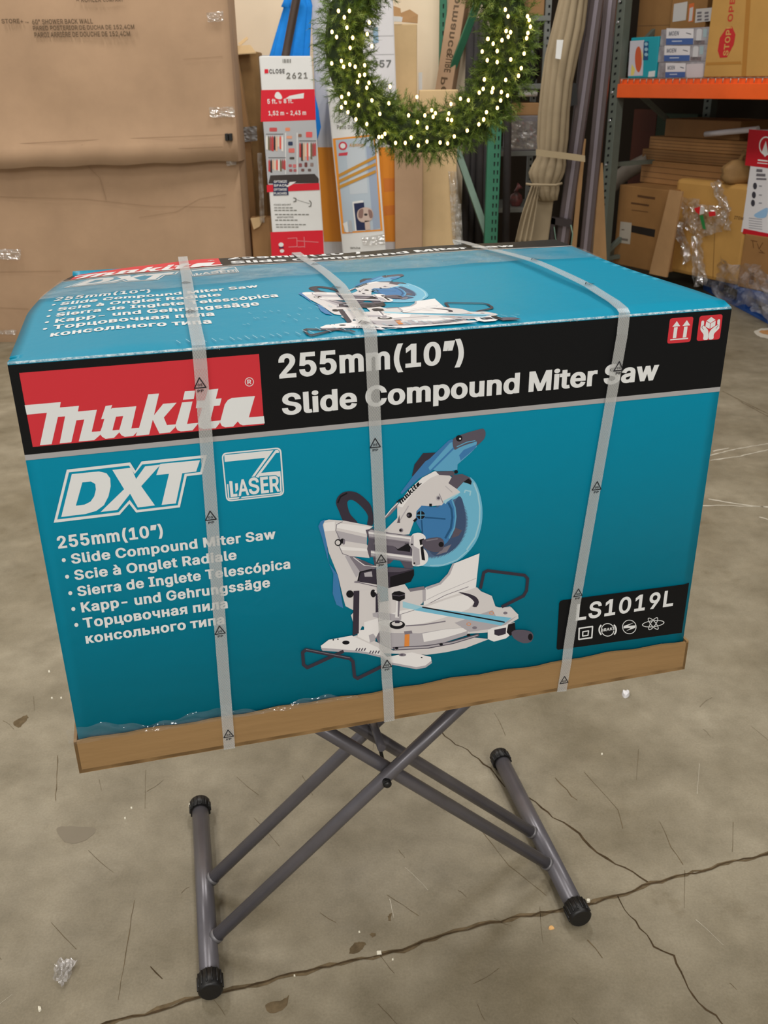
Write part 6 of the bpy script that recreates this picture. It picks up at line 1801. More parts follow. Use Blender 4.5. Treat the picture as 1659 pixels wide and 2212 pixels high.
# grey metal shelf unit in the recess
M_shelf = mat('grey_shelf_steel', (138, 142, 138), rough=0.45, metal=0.3, noise=0.08, nscale=10)
YS = 7.45
sh = thing('storage_shelf', 'grey steel shelf unit in the dark recess behind the tan parasol', 'shelf', (at(1150, 300, YS).x, YS + 0.25, 0))
x0s, x1s = at(1078, 200, YS).x, at(1186, 0, YS).x
for (x, y) in ((x0s, YS), (x1s, YS), (x0s, YS + 0.5), (x1s, YS + 0.5)):
    bm = bmesh.new()
    box(bm, (x - 0.022, y, 0), (x + 0.022, y + 0.03, 2.6), bev=0.002)
    z = 0.06
    while z < 2.5:
        f = bm.faces.new([bm.verts.new((x + a, y - 0.0008, z + b)) for a, b in ((-0.002, 0.012), (0.012, 0.012), (0.012, -0.006), (-0.002, -0.006))])
        f.material_index = 1
        z += 0.05
    link('post', bm, [M_shelf, M_hole], sh)
shz = []
for py in (34, 181, 326, 448, 560):
    z = at(1140, py, YS).z
    shz.append(z)
    bm = bmesh.new()
    box(bm, (x0s - 0.02, YS - 0.012, z - 0.035), (x1s + 0.02, YS + 0.53, z), bev=0.003)
    link('shelf_board', bm, M_shelf, sh)
bm = bmesh.new()
box(bm, (x0s - 0.02, YS - 0.012, 2.56), (x1s + 0.02, YS + 0.53, 2.60), bev=0.003)  # out-of-view top board, added to block the lamps above the shelves
link('shelf_board', bm, M_shelf, sh)


def simple(name, label, cat, lo, hi, m, part='body', bev=0.006, group=None):
    c = ((lo[0] + hi[0]) / 2, (lo[1] + hi[1]) / 2, lo[2])
    r = thing(name, label, cat, c, 0, group)
    bm = bmesh.new()
    box(bm, lo, hi, bev=bev)
    link(part, bm, m, r)
    return r


X = lambda px, py=200, y=YS: at(px, py, y).x
simple('brown_carton', 'brown carton on the top board of the grey shelf unit, beside the wreath', 'carton', (X(1142, 20), YS + 0.02, shz[0]), (X(1177, 20), YS + 0.4, shz[0] + 0.16), M_card2)
r = simple('flat_brown_carton', 'flat brown carton lying on the third board of the grey shelf unit', 'carton', (X(1094, 240), YS + 0.0, shz[2] + 0.245), (X(1164, 240), YS + 0.4, shz[2] + 0.33), M_card2)
r = simple('wrapped_bundle', 'plastic wrapped grey bundle on the third board of the grey shelf unit', 'bundle', (X(1100, 290), YS - 0.002, shz[2]), (X(1166, 290), YS + 0.36, shz[2] + 0.245), mat('grey_bundle', (150, 146, 150), rough=0.3, noise=0.15, nscale=10, bump=0.6, bscale=25))
bm = bmesh.new()
crumple(bm, ((1090, 262), (1166, 262), (1166, 322), (1094, 320)), YS - 0.004, 10, 0.02, 41)
link('plastic_wrap', bm, M_patch, r)
rnd = random.Random(11)
blob_m = mat('black_bag', (20, 20, 22), rough=0.35, bump=0.5, bscale=20)


def sack(name, label, cat, c, rx, ry, rz, m, seed):
    rn = random.Random(seed)
    bm = bmesh.new()
    bmesh.ops.create_icosphere(bm, subdivisions=3, radius=1.0)
    ph = [rn.uniform(0, 6) for _ in range(4)]
    for v in bm.verts:
        d = 1 + 0.08 * math.sin(5 * v.co.x + ph[0]) + 0.08 * math.sin(6 * v.co.y + ph[1]) + 0.06 * math.sin(9 * v.co.z + ph[2])
        v.co = V((v.co.x * rx * d, v.co.y * ry * d, max(-0.75, v.co.z * d) * rz))
    zmin = min(v.co.z for v in bm.verts)
    for v in bm.verts:
        v.co += V((c[0], c[1], c[2] - zmin))
    r = thing(name, label, cat, c)
    link('sack_body', bm, m, r, smooth=True)
    bm = bmesh.new()
    top = c[2] - zmin + rz * 0.93
    tube(bm, [V((c[0], c[1], top)), V((c[0] + 0.01, c[1], top + 0.03)), V((c[0] + 0.03, c[1], top + 0.05))], 0.015, 8, rad=[0.02, 0.012, 0.03])
    link('tied_neck', bm, m, r, smooth=True)
    return r


sack('black_bag', 'black plastic bag on the second board of the grey shelf unit, left of its post', 'bag', (X(1150, 150), YS + 0.2, shz[1]), 0.09, 0.14, 0.17, blob_m, 1)
sack('black_bag', 'small black plastic bag on the second board, nearest the wreath', 'bag', (X(1112, 160), YS + 0.2, shz[1]), 0.06, 0.1, 0.10, blob_m, 2)
bm = bmesh.new()
rr = thing('white_roll', 'pale roll under the second board of the grey shelf unit', 'roll', (X(1145, 190), YS + 0.2, shz[1] - 0.09))
tube(bm, [V((X(1122, 192), YS + 0.03, shz[1] - 0.062)), V((X(1162, 192), YS + 0.03, shz[1] - 0.062))], 0.024, 14)
link('roll_body', bm, M_wht, rr)
bm = bmesh.new()
for px in (1126, 1158):
    x = X(px, 192)
    tube(bm, [V((x, YS + 0.03, shz[1] - 0.03)), V((x, YS + 0.03, shz[1] - 0.088)), V((x, YS + 0.06, shz[1] - 0.09))], 0.003, 6)
link('hook', bm, M_shelf, rr)
sack('red_printed_bag', 'small bag with dull red print on the fourth board of the grey shelf unit', 'bag', (X(1118, 435), YS + 0.1, shz[3]), 0.05, 0.05, 0.06, mat('dull_red_bag', (150, 80, 76), rough=0.4, c2=(60, 52, 50), nscale=14), 3)

# tan parasol, tied, in front of the shelves
YT = 6.0
M_tan = mat('tan_canvas', (158, 142, 116), rough=0.85, spec=0.15, noise=0.08, nscale=10)
tb = at(1165, 560, YT)
tan = thing('tan_parasol', 'folded tan canvas parasol tied with a strap, leaning by the grey shelves', 'parasol', (tb.x, YT, 0))
bm = bmesh.new()
pleated(bm, [(-90, 1226, 1290), (-30, 1212, 1278), (0, 1206, 1270), (60, 1192, 1263), (120, 1178, 1250), (180, 1170, 1238), (240, 1163, 1232), (300, 1159, 1228), (322, 1160, 1224), (340, 1158, 1222),
             (355, 1150, 1223), (372, 1143, 1221), (385, 1145, 1216), (396, 1150, 1208), (408, 1148, 1209), (420, 1150, 1206), (432, 1158, 1204)], YT, 11, 0.3, 0.20, 0.4, 150, 0.8)
link('canopy', bm, M_tan, tan)
bm = bmesh.new()
rows = []
for i in range(15):
    t = i / 14
    l, r = at(1150 - 38 * t - 4 * math.sin(t * 3), 396 + 130 * t, 5.93), at(1166 - 20 * t, 396 + 130 * t, 5.93)
    row = []
    for k in range(13):
        q = l.lerp(r, k / 12)
        row.append(bm.verts.new(q + V((0, -0.02 * math.sin(k * 1.6 + t * 2), 0))))
    rows.append(row)
for a, b in zip(rows, rows[1:]):
    for k in range(12):
        bm.faces.new((a[k], a[k + 1], b[k + 1], b[k])).smooth = True
r0 = bmesh.ops.extrude_face_region(bm, geom=bm.faces[:])
for v in [e for e in r0['geom'] if isinstance(e, bmesh.types.BMVert)]:
    v.co.y += 0.012
link('hanging_flap', bm, M_tan, tan)
bm = bmesh.new()
a, b = at(1168, 425, YT + 0.02), at(1150, 600, YT + 0.02)
k_ = a.z / (a.z - b.z)
foot = a.lerp(b, k_)
beam(bm, at(1178, 405, YT + 0.02), foot, 0.115, 0.06, V((1, 0, 0)), bev=0.01)
link('pole_sleeve', bm, M_tan, tan)
bm = bmesh.new()
for q in ([(1158, 322), (1180, 325), (1222, 330), (1264, 336)],):
    tp = [at(*c, 5.885) for c in q]; bt = [at(c[0], c[1] + 14, 5.885) for c in q]
    for i in range(3):
        hexa(bm, [tp[i], tp[i + 1], bt[i + 1], bt[i]] + [p + V((0, 0.006, 0)) for p in (tp[i], tp[i + 1], bt[i + 1], bt[i])])
link('tie_strap', bm, mat('tan_strap', (170, 152, 120), rough=0.7), tan)
bm = bmesh.new()
p = [at(1203, 86, 5.87), at(1217, 86, 5.87), at(1211, 128, 5.87), at(1200, 126, 5.87)]
hexa(bm, p + [q + V((0, 0.006, 0)) for q in p])
link('care_label', bm, M_wht, tan)
bm = bmesh.new()
tube(bm, [at(1136, 397, 5.88), at(1148, 399, 5.87), at(1200, 400, 5.87), at(1214, 396, 5.88)], 0.007, 8)
link('drawstring', bm, M_tan, tan)

# bronze square parasol posts leaning beside it
M_brz = mat('bronze_metal', (104, 92, 92), rough=0.38, metal=0.5, noise=0.08, nscale=6)
M_brz2 = mat('dark_bronze_metal', (62, 54, 54), rough=0.45, metal=0.4, noise=0.08, nscale=6)
for k, (pa, pb, yy, w, m, lab) in enumerate((((1298, -60), (1213, 540), 6.12, 0.078, M_brz, 'broad bronze square post leaning right of the tan parasol, with a pale edge'),
                                              ((1326, -60), (1265, 540), 6.30, 0.075, M_brz, 'bronze square post leaning nearest the grey slotted rack post'),
                                              ((1280, -60), (1228, 420), 6.45, 0.050, M_brz2, 'slim dark bronze post half hidden behind the tan parasol'))):
    a, b = at(*pa, yy), at(*pb, yy)
    foot = a.lerp(b, a.z / (a.z - b.z))
    pr = thing('parasol_post', lab, 'post', (foot.x, yy, 0), 0, 'leaning bronze parasol posts')
    bm = bmesh.new()
    beam(bm, a, foot + V((0, 0, 0.004)), w, w, V((0.95, -0.3, 0)), bev=0.006)
    link('post_tube', bm, m, pr)
    if k < 2:  # pale strip for the light-coloured face; on the second post it paints a highlight
        bm = bmesh.new()
        d = (foot - a).normalized()
        s_ = V((0.95, -0.3, 0)); s_ = (s_ - d * s_.dot(d)).normalized(); n_ = d.cross(s_)
        if n_.y > 0:
            n_ = -n_
        off = s_ * (0.004 if k == 0 else 0.0) + n_ * (w / 2 + 0.004)
        beam(bm, a + off, foot + off + V((0, 0, 0.01)), 0.022, 0.008, V((0.95, -0.3, 0)))
        link('pale_strip', bm, mat('pale_bronze', (150, 140, 148), rough=0.3, metal=0.5), pr)
    if k == 0:
        bm = bmesh.new()
        for cs in (((1190, 468), (1236, 476), (1236, 492), (1190, 484)), ((1190, 470), (1200, 472), (1196, 530), (1188, 530))):
            p = [at(*c, 6.02) for c in cs]
            hexa(bm, p + [q + V((0, 0.05, 0)) for q in p])
        link('base_bracket', bm, M_brz2, pr)
        bm = bmesh.new()
        tube(bm, [at(1197, 490, 6.0), at(1200, 515, 6.0), at(1214, 545, 6.0)], 0.003, 6)
        tube(bm, [at(1233, 486, 6.0), at(1237, 505, 6.0), at(1232, 545, 6.0)], 0.004, 6)
        link('cable', bm, M_gpale, pr)
        bm = bmesh.new()
        p = [at(1229, 178, 6.02), at(1246, 180, 6.02), at(1247, 226, 6.02), at(1228, 230, 6.02)]
        hexa(bm, p + [q + V((0, 0.05, 0)) for q in p])
        link('handle_grip', bm, M_black, pr)
for lab, cs, yy in (('narrow tan cardboard strip between the bronze posts', ((1258, 300), (1266, 300), (1250, 480), (1240, 478)), 6.24),
                    ('tan cardboard board end standing between bronze post and slotted rack post', ((1296, 352), (1302, 352), (1308, 498), (1285, 494)), 6.42)):
    p = [at(*c, yy) for c in cs]
    k1 = p[0].z / (p[0].z - p[3].z); k2 = p[1].z / (p[1].z - p[2].z)
    q = [p[0], p[1], p[1].lerp(p[2], k2), p[0].lerp(p[3], k1)]
    r = thing('cardboard_strip', lab, 'cardboard', ((q[2].x + q[3].x) / 2, yy, 0))
    bm = bmesh.new()
    hexa(bm, q + [c + V((0, 0.012, 0)) for c in q])
    link('strip_body', bm, M_card2, r)

# ------------------------------------------------------------------ pallet rack at the right
RA = V((1.735, 7.5, 0))
a_, b_ = V((0.5, -0.866, 0)), V((0.866, 0.5, 0))
RYAW = math.atan2(-0.866, 0.5)
M_gpost = mat('grey_green_post', (112, 120, 110), rough=0.5, metal=0.2, noise=0.08, nscale=10)
M_orange = mat('orange_beam_paint', (252, 102, 36), rough=0.42, noise=0.06, nscale=6)
M_wire = mat('zinc_wire', (190, 180, 168), rough=0.35, metal=0.7)
M_zinc = mat('zinc_bolt', (220, 220, 225), rough=0.2, metal=0.9)
rack = thing('pallet_rack', 'pallet rack with grey slotted post and bright orange beam at the right', 'rack', RA, RYAW)


def rk(px, py, d=0.0):
    p = on_plane(px, py, RA + b_ * d, b_) - RA
    return V((p.dot(a_), d, p.z))


def rack_post(x, y):
    bm = bmesh.new()
    box(bm, (x - 0.04, y, 0), (x + 0.04, y + 0.07, 2.7), bev=0.003)
    z = 0.05
    while z < 2.6:
        f = bm.faces.new([bm.verts.new((x + c, y - 0.0008, z + e)) for c, e in ((-0.012, 0.008), (0.010, 0.013), (0.010, -0.004), (-0.012, -0.009))])
        f.material_index = 1
        z += 0.0508
    return link('post', bm, [M_gpost, M_hole], rack, local=True)


for x, y in ((0.0, 0.0), (0.0, 1.0), (2.75, 0.0), (2.75, 1.0)):
    po = rack_post(x, y)
    if (x, y) == (0.0, 0.0):
        for z in (1.99, 1.86, 1.40, 1.21, 0.9, 0.62):
            bm = bmesh.new()
            ball(bm, (x - 0.012, y - 0.004, z), 0.012, 10, (1, 0.5, 1))
            link('bolt_head', bm, M_zinc, po, root=rack, local=True)
for x in (0.0, 2.75):
    for z0, z1 in ((0.2, 0.2), (0.9, 0.9), (1.55, 1.55), (0.25, 0.85), (1.5, 0.95), (1.6, 2.3), (2.35, 2.35)):
        bm = bmesh.new()
        beam(bm, (x, 0.07, z0), (x, 1.0, z1), 0.035, 0.03, V((1, 0, 0)))
        link('brace', bm, M_gpost, rack, local=True)
zb_ = rk(1345, 211).z
zt_ = rk(1500, 181).z
zd_ = rk(1500, 168).z
for y in (0.0, 1.02):
    bm = bmesh.new()
    box(bm, (0.04, y - 0.005, zb_), (2.71, y + 0.045, zt_), bev=0.003)
    box(bm, (0.04, y + 0.02, zt_ - 0.002), (2.71, y + 0.045, zd_ - 0.004))
    link('orange_beam', bm, M_orange, rack, local=True)
bm = bmesh.new()
for k in range(42):
    x = 0.08 + k * 0.062
    tube(bm, [V((x, -0.006, zt_ + 0.004)), V((x, -0.004, zd_ - 0.004)), V((x, 0.03, zd_ - 0.001)), V((x, 1.0, zd_ - 0.001))], 0.0032, 6)
for k in range(10):
    tube(bm, [V((0.06, 0.02 + k * 0.1, zd_ - 0.004)), V((2.69, 0.02 + k * 0.1, zd_ - 0.004))], 0.003, 6)
link('wire_deck', bm, M_wire, rack, local=True)
bm = bmesh.new()
box(bm, (0.05, 0.0, 2.60), (2.70, 1.06, 2.63))  # unseen board, added to keep overhead light out of the rack
link('added_shade_deck', bm, M_gpost, rack, local=True)


def rackbox(name, label, cat, pxl, pxr, pym, d, th, m, zb, ptop=None, zt=None, part='body', bev=0.006, group=None):
    """carton whose front face is parallel to the rack front; side pixels taken at row pym"""
    l, r = rk(pxl, pym, d), rk(pxr, pym, d)
    if zt is None:
        zt = rk((pxl + pxr) / 2, ptop, d).z
    c = RA + a_ * ((l.x + r.x) / 2) + b_ * (d + th / 2)
    c.z = zb
    t = thing(name, label, cat, c, RYAW, group)
    bm = bmesh.new()
    w = (r.x - l.x) / 2
    box(bm, (-w, -th / 2, 0), (w, th / 2, zt - zb), bev=bev)
    link(part, bm, m, t, local=True)
    ox = (l.x + r.x) / 2
    fm = lambda px, py: (rk(px, py, d).x - ox, rk(px, py, d).z - zb)
    pl = lambda u, v, w_: V((u, -th / 2 - 0.0012 - w_ * 3, v))
    return t, fm, pl, zt


M_cardd = mat('cardboard_dim', (158, 116, 70), rough=0.75, spec=0.2, noise=0.12, nscale=4, bump=0.1, bscale=9)
M_cardy = mat('cardboard_yellow', (196, 150, 82), rough=0.7, spec=0.25, noise=0.08, nscale=4, bump=0.08, bscale=9)
st, fm, pl, _ = rackbox('stop_carton', 'large tan carton with a red octagon, at the right end of the orange rack beam', 'carton', 1527, 1800, 100, 0.03, 0.55, M_cardy, zd_ + 0.002, ptop=-110)
P_ = Print(zoom(1300, 0, 4.621, fm))
P_.poly('stop_symbol', paper((196, 44, 44)), 0, [(1180, 578), (1158, 505), (1178, 380), (1238, 288), (1300, 262), (1335, 345), (1318, 445), (1250, 572)])
P_.text('stop_symbol', paper((206, 160, 90)), 1, 'STOP!', (1262, 556), (1300, 268), (1212, 546))
P_.text('lettering', paper((196, 60, 44)), 0, 'OPEN', (1305, 215), (1345, -110), (1255, 205))
P_.poly('tape_band|8', paper((176, 122, 52)), 0, [(1395, 760), (1440, 760), (1490, -60), (1445, -60)])
P_.poly('tape_band|9', paper((178, 126, 56)), 0, [(1045, 625), (1390, 612), (1395, 640), (1040, 652)])
P_.build(pl, st, local=True)
t, fm, pl, _ = rackbox('labelled_brown_carton', 'brown carton with three white labels, behind the row of faucet boxes', 'carton', 1448, 1524, 40, 0.30, 0.4, M_cardd, zd_ + 0.002, ptop=-70)
P_ = Print(zoom(1300, 0, 4.621, fm))
for c in ([(722, 40), (858, 15), (840, 200), (706, 220)], [(942, 90), (1100, 75), (1085, 210), (930, 228)]):
    P_.poly('white_label|w%d' % c[0][0], paper((205, 200, 196)), 0, c)
P_.poly('orange_label|11', paper((214, 110, 56)), 0, [(872, 40), (925, 28), (910, 215), (862, 222)]); P_.poly('white_label|12', paper((205, 200, 196)), 1, [(880, 80), (915, 70), (902, 205), (868, 215)])
for k in range(3):
    for j in range(2):
        P_.poly('label_print|%d%d' % (k, j), paper((110, 104, 110)), 1, [(955 + j * 75, 120 + k * 34), (1000 + j * 70, 116 + k * 34), (996 + j * 70, 136 + k * 34), (951 + j * 75, 140 + k * 34)])
P_.build(pl, t, local=True)
t, fm, pl, _ = rackbox('plain_brown_carton', 'plain brown carton at the left end of the rack deck, behind the teal box', 'carton', 1376, 1446, 60, 0.34, 0.35, M_cardd, zd_ + 0.002, ptop=-60)
P_ = Print(fm)
P_.line('tape_seam', paper((120, 86, 50)), 0, [(1378, 56), (1446, 54)], 1.2)
P_.build(pl, t, local=True)
t, fm, pl, _ = rackbox('teal_box', 'small teal and white printed box at the left end of the rack deck', 'box', 1360, 1420, 120, 0.06, 0.2, mat('teal_board', (30, 160, 176), rough=0.45), zd_ + 0.002, ptop=80)
P_ = Print(zoom(1300, 0, 4.621, fm))
P_.poly('food_picture', paper((206, 204, 214)), 0, [(285, 410), (425, 400), (410, 755), (262, 760)])
P_.poly('food_picture', paper((206, 96, 60)), 1, catmull([(345, 490), (375, 465), (395, 520), (400, 640), (375, 720), (345, 690), (332, 590)], 4))
P_.poly('food_picture', paper((226, 214, 120)), 1, [(300, 640), (335, 690), (320, 750), (290, 755)]); P_.poly('food_picture', paper((226, 214, 120)), 1, [(395, 480), (415, 560), (405, 610), (400, 540)])
P_.poly('caption_block', paper((40, 84, 130)), 1, [(420, 415), (470, 412), (462, 600), (412, 600)])
for k in range(3):
    P_.poly('caption_block', paper((150, 190, 205)), 2, circ((445, 440 + k * 52), 18))
P_.poly('white_label|14', paper((214, 224, 224)), 1, [(470, 715), (535, 705), (528, 765), (462, 770)])
P_.build(pl, t, local=True)
M_fau = mat('faucet_grey', (176, 172, 176), rough=0.35, c2=(120, 112, 116), nscale=9)
zcur = zd_ + 0.002
for k, (pl0, pr0, pt0, x0, y0, x1, y1, lab) in enumerate(((1421, 1522, 134, 640, 628, 840, 775, 'bottom of the three white and blue faucet boxes on the rack deck'), (1422, 1528, 98, 628, 455, 885, 612, 'middle of the three white and blue faucet boxes on the rack deck'),
                                                     (1427, 1534, 61, 648, 282, 920, 448, 'topmost of the three white and blue faucet boxes on the rack deck'))):
    t, fm, pl, zt = rackbox('faucet_box', lab, 'box', pl0, pr0, (pt0 + 18), 0.07, 0.16, M_fau, zcur, ptop=pt0, group='faucet boxes stacked on the rack deck', bev=0.003)
    zcur = zt + 0.0005
    P_ = Print(zoom(1300, 0, 4.621, fm))
    hy = y0 + (y1 - y0) * 0.60
    P_.poly('front_label', paper((226, 222, 224)), 0, [(x0, y0), (x1, y0 + 4), (x1 - 6, hy), (x0 - 4, hy + 2)])
    P_.poly('front_label', paper((72, 100, 160)), 0, [(x0 - 4, hy + 2), (x1 - 6, hy), (x1 - 10, y1 - 4), (x0 - 6, y1)])
    cx_ = x0 + (x1 - x0) * 0.08
    P_.text('lettering', paper((92, 96, 110)), 1, 'MOEN', (cx_, y0 + (y1 - y0) * .46), (cx_ + (x1 - x0) * .36, y0 + (y1 - y0) * .45), (cx_, y0 + (y1 - y0) * .20))
    P_.line('lettering', paper((90, 90, 96)), 1, [(x0 + (x1 - x0) * .72, y0 + (y1 - y0) * .28), (x0 + (x1 - x0) * .9, y0 + (y1 - y0) * .36)], 8)
    P_.line('lettering', paper((200, 210, 226)), 1, [(x0 + (x1 - x0) * .2, y0 + (y1 - y0) * .78), (x0 + (x1 - x0) * .56, y0 + (y1 - y0) * .77)], 9)
    if k:
        P_.poly('faucet_picture', paper((206, 204, 206)), 0, rounded([(x1 + 30, y0 + 5), (x1 + 85, y0 + 5), (x1 + 70, y1 - 12), (x1 + 18, y1 - 12)], 25))
        P_.poly('faucet_picture', paper((120, 108, 110)), 0, [(x1 + 2, y1 - 45), (x1 + 110, y1 - 45), (x1 + 105, y1 - 8), (x1, y1 - 8)])
        P_.poly('faucet_picture', paper((160, 180, 184)), 0, [(x1 + 95, y0 + 5), (x1 + 135, y0 + 5), (x1 + 125, y0 + 90), (x1 + 90, y0 + 90)])
    else:
        P_.poly('faucet_picture', paper((206, 196, 198)), 0, rounded([(845, 640), (1020, 632), (1015, 772), (845, 775)], 15))
    P_.build(pl, t, local=True)

# blue pallet on the floor with goods heaped on it under the beam
PO = V((2.50, 7.25, 0))
M_bluep = mat('blue_pallet_paint', (36, 84, 160), rough=0.6, noise=0.25, nscale=10)
PYAW = math.atan2(-1.0, 0.07)
pal_ = thing('blue_pallet', 'worn blue wooden pallet on the floor under the rack goods at the right edge', 'pallet', PO, PYAW)
bm = bmesh.new()
for k in range(8):
    y = k * 0.145
    box(bm, (0.0, y, 0.115), (1.9, y + 0.10, 0.137), bev=0.002)
link('deck_boards', bm, M_bluep, pal_, local=True)
for y in (0.0, 0.5, 1.02):
    bm = bmesh.new()
    for x in (0.0, 0.6, 1.2, 1.75):
        box(bm, (x, y, 0.02), (x + 0.15, y + 0.10, 0.115), bev=0.002)
    box(bm, (0.0, y, 0.0), (1.9, y + 0.10, 0.02), bev=0.002)
    link('block_runner', bm, M_bluep, pal_, local=True)
bm = bmesh.new()
rn = random.Random(8)
g_ = []
for i in range(50):
    x = -0.02 + 1.9 * i / 49
    g_.append([bm.verts.new((x, -0.02 - 0.05 * abs(math.sin(j * 1.1 + i * 0.4)) - rn.uniform(0, 0.03), 0.05 + j * 0.035 + rn.uniform(-0.01, 0.01) + 0.03 * math.sin(i * 0.3))) for j in range(9)])
for p, q in zip(g_, g_[1:]):
    for j in range(8):
        bm.faces.new((p[j], q[j], q[j + 1], p[j + 1])).smooth = True
link('wrap_skirt', bm, film('stretch_wrap', (205, 202, 210), 0.22, rough=0.10, bump=1.0, bscale=16, vary=0.2, vscale=7, gloss=0.2), pal_, local=True)
PZ = 0.139
t, fm, pl, zt4 = rackbox('marked_brown_carton', 'brown carton with a white label and a black bar under the orange beam', 'carton', 1330, 1440, 500, 0.20, 0.62, M_cardd, PZ, ptop=404)
P_ = Print(zoom(1300, 300, 4.621, fm))
P_.poly('white_label|15', paper((188, 178, 162)), 0, [(188, 825), (300, 838), (282, 1052), (170, 1035)])
P_.poly('black_bar', paper((40, 32, 26)), 0, [(300, 862), (535, 905), (525, 982), (295, 930)])
P_.line('lettering', paper((96, 64, 36)), 0, [(295, 640), (470, 665)], 18); P_.line('lettering', paper((120, 84, 48)), 0, [(300, 710), (460, 730)], 10); P_.line('lettering', paper((96, 64, 36)), 0, [(360, 570), (530, 595)], 24)
P_.line('lettering', paper((120, 84, 48)), 0, [(195, 905), (225, 908)], 8); P_.line('lettering', paper((120, 110, 100)), 1, [(195, 1000), (260, 1010)], 22)
P_.build(pl, t, local=True)
zs = zt4 + 0.001
M_kraft = [mat('kraft_sheet_a', (168, 122, 72), rough=0.7, noise=0.12, nscale=5), mat('kraft_sheet_b', (150, 108, 62), rough=0.7, noise=0.12, nscale=5)]
sheet_px = ((1384, 1660, 357, 'lowest of the flattened brown cartons piled under the orange beam'), (1386, 1640, 330, 'third from the top of the flattened brown cartons piled under the orange beam'),
            (1402, 1620, 300, 'second from the top of the flattened brown cartons piled under the orange beam'), (1437, 1600, 259, 'topmost folded brown carton on the pile under the orange beam'))
for k, (l0, r0_, pt0, lab) in enumerate(sheet_px):
    t, fm, pl, zt = rackbox('flattened_carton', lab, 'carton', l0, r0_, pt0 + 12, 0.45 + 0.02 * k, 0.50 - 0.04 * k, M_kraft[k % 2], zs, ptop=pt0, group='flattened cartons piled under the beam')
    if k < 3:
        P_ = Print(uv)
        hw_ = (rk(r0_, pt0 + 12, 0.45 + 0.02 * k).x - rk(l0, pt0 + 12, 0.45 + 0.02 * k).x) / 2 - 0.01
        for j in range(1, 4):
            zz = (zt - zs) * (j / 4.0)
            P_.line('ply_edge|%d' % j, paper((112, 78, 44)), 0, [(-hw_, zz + 0.002), (0, zz - 0.002), (hw_, zz + 0.001)], 0.004)
        P_.build(pl, t, local=True)
    zs = zt + 0.001
t = thing('white_tube', 'white plastic wrapped tube lying on the pile of flattened cartons', 'tube', RA + a_ * rk(1580, 283, 0.12).x + b_ * 0.12 + V((0, 0, zs - 0.10)), RYAW)
bm = bmesh.new()
p0, p1 = rk(1524, 290, 0.44), rk(1636, 279, 0.44)
for p in (p0, p1):
    p += RA.xyz * 0
w0 = RA + a_ * p0.x + b_ * 0.44 + V((0, 0, p0.z)); w1 = RA + a_ * p1.x + b_ * 0.44 + V((0, 0, p1.z))
tube(bm, [w0, w0.lerp(w1, 0.3), w0.lerp(w1, 0.7), w1], 0.02, 14)
link('tube_body', bm, mat('white_plastic_tube', (226, 222, 226), rough=0.25, bump=0.4, bscale=30), t)
bm = bmesh.new()
tube(bm, [w1, w1 + (w1 - w0).normalized() * 0.006], 0.021, 14)
link('tube_cap', bm, M_wht, t)
# leaning flat board, wrapped carton, crumpled paper, signs
cs = ((1446, 410), (1474, 414), (1437, 620), (1400, 610))
q = []
for c in cs:
    p = rk(c[0], c[1], 0.12)
    q.append(RA + a_ * p.x + b_ * 0.12 + V((0, 0, max(p.z, PZ))))
t = thing('leaning_board', 'tilted brown cardboard sheet between the labelled brown carton and the film wrapped carton', 'cardboard', V((q[3].x, q[3].y, PZ)))
bm = bmesh.new()
hexa(bm, q + [c + b_ * 0.015 for c in q])
link('sheet_body', bm, M_card2, t)
wr, fm, pl, _ = rackbox('film_wrapped_carton', 'bulky tan carton draped in torn clear film, on the blue pallet', 'carton', 1448, 1612, 500, 0.30, 0.12, M_cardy, PZ, ptop=392, bev=0.03)
P_ = Print(fm)
P_.text('lettering', paper((120, 88, 50)), 0, 'ITEM', (1586, 473), (1606, 472), (1586, 466))
P_.line('tape_seam', paper((150, 110, 58)), 0, [(1545, 480), (1540, 600)], 1.5)
P_.build(pl, wr, local=True)
bm = bmesh.new()


def crumple_rk(bm, cs, d, n, amp, seed):
    rnd = random.Random(seed)
    q = []
    for c in cs:
        p = rk(c[0], c[1], d)
        q.append(RA + a_ * p.x + b_ * d + V((0, 0, p.z)))
    gr = []
    for j in range(n + 1):
        t = j / n
        A_, B_ = q[0].lerp(q[3], t), q[1].lerp(q[2], t)
        gr.append([bm.verts.new(A_.lerp(B_, i / n) - b_ * rnd.uniform(0, amp) + a_ * rnd.uniform(-amp, amp) * 0.4) for i in range(n + 1)])
    for a, b in zip(gr, gr[1:]):
        for i in range(n):
            bm.faces.new((a[i], a[i + 1], b[i + 1], b[i]))


for k, (cs, n) in enumerate(((((1472, 425), (1515, 430), (1505, 510), (1478, 490)), 8), (((1540, 395), (1558, 388), (1578, 448), (1560, 450)), 8), (((1508, 440), (1584, 448), (1560, 500), (1500, 520)), 9), (((1565, 445), (1580, 452), (1582, 500), (1566, 492)), 7),
                             (((1458, 476), (1476, 480), (1500, 560), (1480, 570)), 8), (((1498, 510), (1516, 510), (1530, 615), (1500, 620)), 10))):
    crumple_rk(bm, cs, 0.28, n, 0.035, 60 + k)
link('torn_film', bm, film('torn_clear_film', (225, 220, 216), 0.17, rough=0.08, bump=1.0, bscale=22, vary=0.17, vscale=14, gloss=0.22), wr)
bm = bmesh.new()
p = rk(1507, 455, -0.07)
for (pts, mi) in (([(1499, 450), (1513, 446), (1511, 464), (1503, 458)], 0), ([(1513, 446), (1522, 448), (1520, 462), (1511, 464)], 1), ([(1511, 466), (1518, 464), (1524, 496), (1518, 494)], 2), ([(1530, 458), (1544, 456), (1545, 466), (1532, 468)], 0)):
    q = []
    for c in pts:
        p = rk(c[0], c[1], 0.245)
        q.append(RA + a_ * p.x + b_ * 0.245 + V((0, 0, p.z)))
    hexa(bm, q + [c + b_ * 0.004 for c in q], mi)
